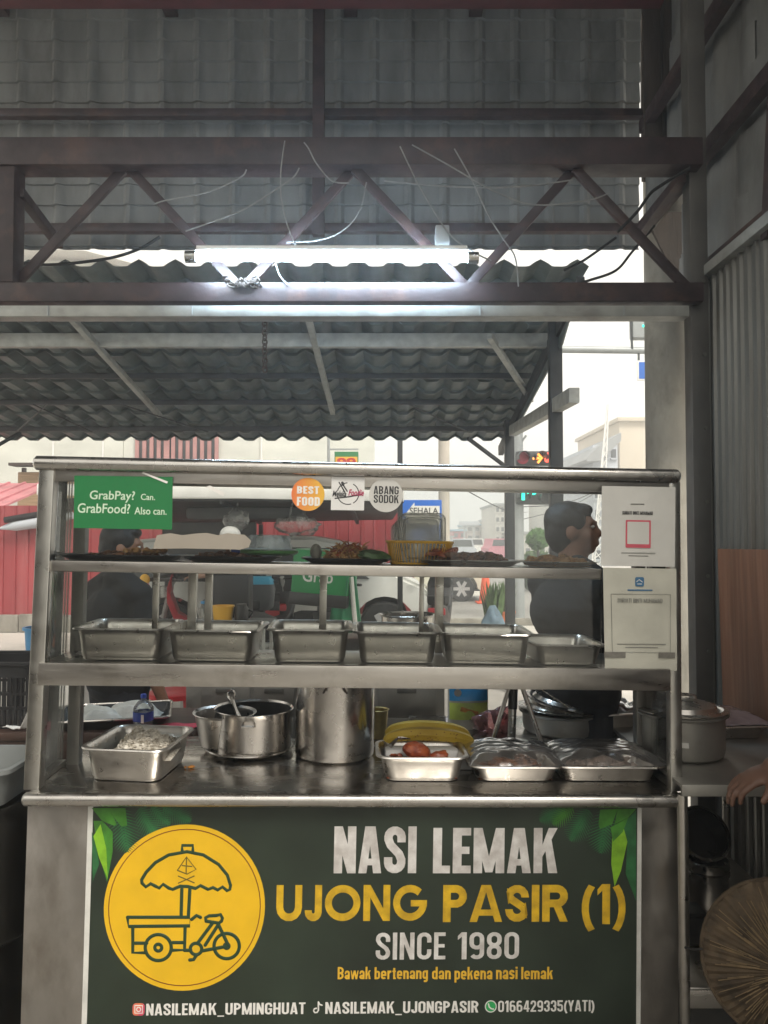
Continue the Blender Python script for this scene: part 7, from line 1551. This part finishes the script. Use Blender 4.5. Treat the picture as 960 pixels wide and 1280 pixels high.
o = block('cool_building', 'bluish grey building with a big tilted grey roof behind the lattice mast', 741, 772, 556, YH - 1, 8, 'cool_wall', 6, 3)
p0_, p1_, p2_ = P(731, 575, YH - 2), P(775, 541, YH - 2), P(775, 556, YH - 2)
b = MB(); b.prism([(p0_.x, p0_.z), (P(742, 0, YH - 2).x, P(0, 558, YH - 2).z), (p1_.x, p1_.z), (p2_.x, p2_.z + .2), (P(745, 0, YH - 2).x, P(0, 576, YH - 2).z), (p0_.x + .1, p0_.z - .1)], (-o.location.x, -1.2, 0), (1, 0, 0), (0, 0, 1), (0, 1, 0), 8); b.build('roof', 'roof_grey', o)
a, c = P(745, 640, 36), P(760, 505, 36); o = thing('lattice_mast', 'tall thin pale lattice antenna mast leaning slightly', 'mast', Vector((a.x, 36, 0))); b = MB(); tp_ = Vector((c.x - a.x, 0, c.z)); bs_ = [Vector((-.25, 0, 0)), Vector((.25, 0, 0)), Vector((0, .4, 0))]
for q in bs_: b.tube([q, tp_ + q * .12], .035, 6)
n_ = 18
for k in range(n_):
    t0, t1 = k / n_, (k + 1) / n_
    for i in range(3): A_ = bs_[i].lerp(tp_ + bs_[i] * .12, t0); B_ = bs_[(i + 1) % 3].lerp(tp_ + bs_[(i + 1) % 3] * .12, t1); b.tube([A_, B_], .02, 5)
b.build('frame', 'white_paint', o)
# far shop-houses down the street
for i, (x0, x1, yt_, Y, wm, fl, cl, rf, lab) in enumerate((
    (566, 582, 664, 90, 'red_plastic', 2, 2, 'far_blue', 'far shop with red front and blue roof, leftmost down the street'),
    (583, 601, 657, 92, 'pale_wall', 3, 2, 'far_blue', 'far pale shop with blue roof and dark windows down the street'),
    (601.5, 606, 655, 96, 'pale_wall', 4, 1, None, 'narrow far pale building beside the tall blue banner sign'),
    (614, 623, 650, 84, 'beige_wall', 4, 2, 'roof_grey', 'far beige terrace right of the tall blue banner sign'),
    (619, 637, 632, 70, 'pale_wall', 5, 3, 'roof_grey', 'tall far pale apartment block left of the traffic pole'),
    (655, 692, 668, 60, 'pale_wall', 2, 4, 'roof_grey', 'low far building behind the round tree'),
    (505, 566, 672, 88, 'pale_wall', 2, 5, 'roof_grey', 'long low far building behind the plastic lids'),
    (690, 742, 612, 62, 'pale_wall', 4, 4, 'roof_grey', 'far pale building behind the head of the man in black'))):
    block('shop_house', lab, x0, x1, yt_, Y, 10, wm, fl, cl, rf, grp='far buildings down the street')
a, c = P(606.5, 688, 80), P(613.5, 658, 80); o = thing('banner_sign', 'tall blue vertical banner sign far down the street', 'sign', Vector((a.x, 80, 0))); b = MB(); b.box((0, 0, a.z), (c.x - a.x, .3, c.z), .03); b.build('face', 'blue_sign', o); b = MB(); b.box(((c.x - a.x) * .3, -.02, a.z + .4), ((c.x - a.x) * .7, -.002, c.z - .4)); b.build('mark', 'pale_wall', o, 0); b = MB(); b.tube([((c.x - a.x) / 2, .2, 0), ((c.x - a.x) / 2, .2, a.z)], .12, 8); b.build('post', 'pole_grey', o)
a, c = P(574, 657, 86), P(599, 651.5, 86); o = thing('billboard', 'pale billboard on a roof far down the street', 'billboard', Vector((a.x, 86, 0))); b = MB(); b.box((0, 0, a.z), (c.x - a.x, .3, c.z), .03); b.build('panel', 'cool_wall', o); b = MB(); b.box((.5, .1, 0), (.7, .3, a.z)); b.box((c.x - a.x - .7, .1, 0), (c.x - a.x - .5, .3, a.z)); b.build('supports', 'pole_grey', o)
for i, (x, Y, m_, lab) in enumerate(((590, 60, 'white_paint', 'tiny white car far down the street, left of the pink one'), (622, 52, 'pink_cloth', 'tiny pink car far down the street'), (574, 48, 'cool_wall', 'tiny grey car far down the street at the left'))):
    p = P(x, 690, Y); o = thing('parked_car', lab, 'car', Vector((p.x, Y, .0)), 'tiny cars far down the street'); b = MB(); b.prism([(-.85, .25), (.85, .25), (.87, .8), (.72, .95), (.60, 1.45), (-.60, 1.45), (-.72, .95), (-.87, .8)], (0, -1.9, 0), (1, 0, 0), (0, 0, 1), (0, 1, 0), 3.9); b.build('body', m_, o)
    b = MB(); b.prism([(-.62, .98), (.62, .98), (.54, 1.38), (-.54, 1.38)], (0, -1.92, 0), (1, 0, 0), (0, 0, 1), (0, 1, 0), .02); b.build('windscreen', 'car_glass', o, 0)
    for s_ in (-.72, .72):
        for yy in (-1.25, 1.25): b = MB(); b.lathe([(.3, -.1), (.3, .1), (.001, .1)], 16, TR(s_, yy, .3) @ Matrix.Rotation(R(90), 4, 'Y')); b.build('wheel', 'tyre', o)
# overhead wires across the street
for i, (a_, c_, lab) in enumerate((((P(552, 596, 11.5)), P(660, 640, 40), 'thin street wire running from the pale pole towards the traffic light'), (P(640, 634, 20), P(760, 606, 26), 'thin street wire crossing behind the dark awning post'), (P(650, 650, 24), P(770, 600, 30), 'lower thin street wire behind the head of the man in black'))):
    mid = a_.lerp(c_, .5) - Vector((0, 0, .25)); b = MB(); b.tube(smoothpts([a_, mid, c_]), .012, 5); tag(b.build('cable', 'cable_black'), lab, 'cable', 'street wires')

# ================================================================== THE AIR: thin haze added to imitate lens veil and lamp bloom
hm_ = bpy.data.materials.new('added_haze'); hm_.use_nodes = True; t_ = hm_.node_tree; t_.nodes.clear()
ho = t_.nodes.new('ShaderNodeOutputMaterial'); pv_ = t_.nodes.new('ShaderNodeVolumePrincipled')
pv_.inputs['Color'].default_value = (.86, .90, .95, 1); pv_.inputs['Density'].default_value = .0095; pv_.inputs['Anisotropy'].default_value = .65
lk(t_, pv_.outputs[0], ho.inputs['Volume']); M['added_haze'] = hm_
b = MB(); b.box((-112, -32, -1), (112, 152, 13.5)); o = b.build('added_haze', 'added_haze', None, 0); tag(o, 'thin pale haze added over stall and street to imitate lens veil', None, None, 'stuff')
S.cycles.volume_bounces = 1
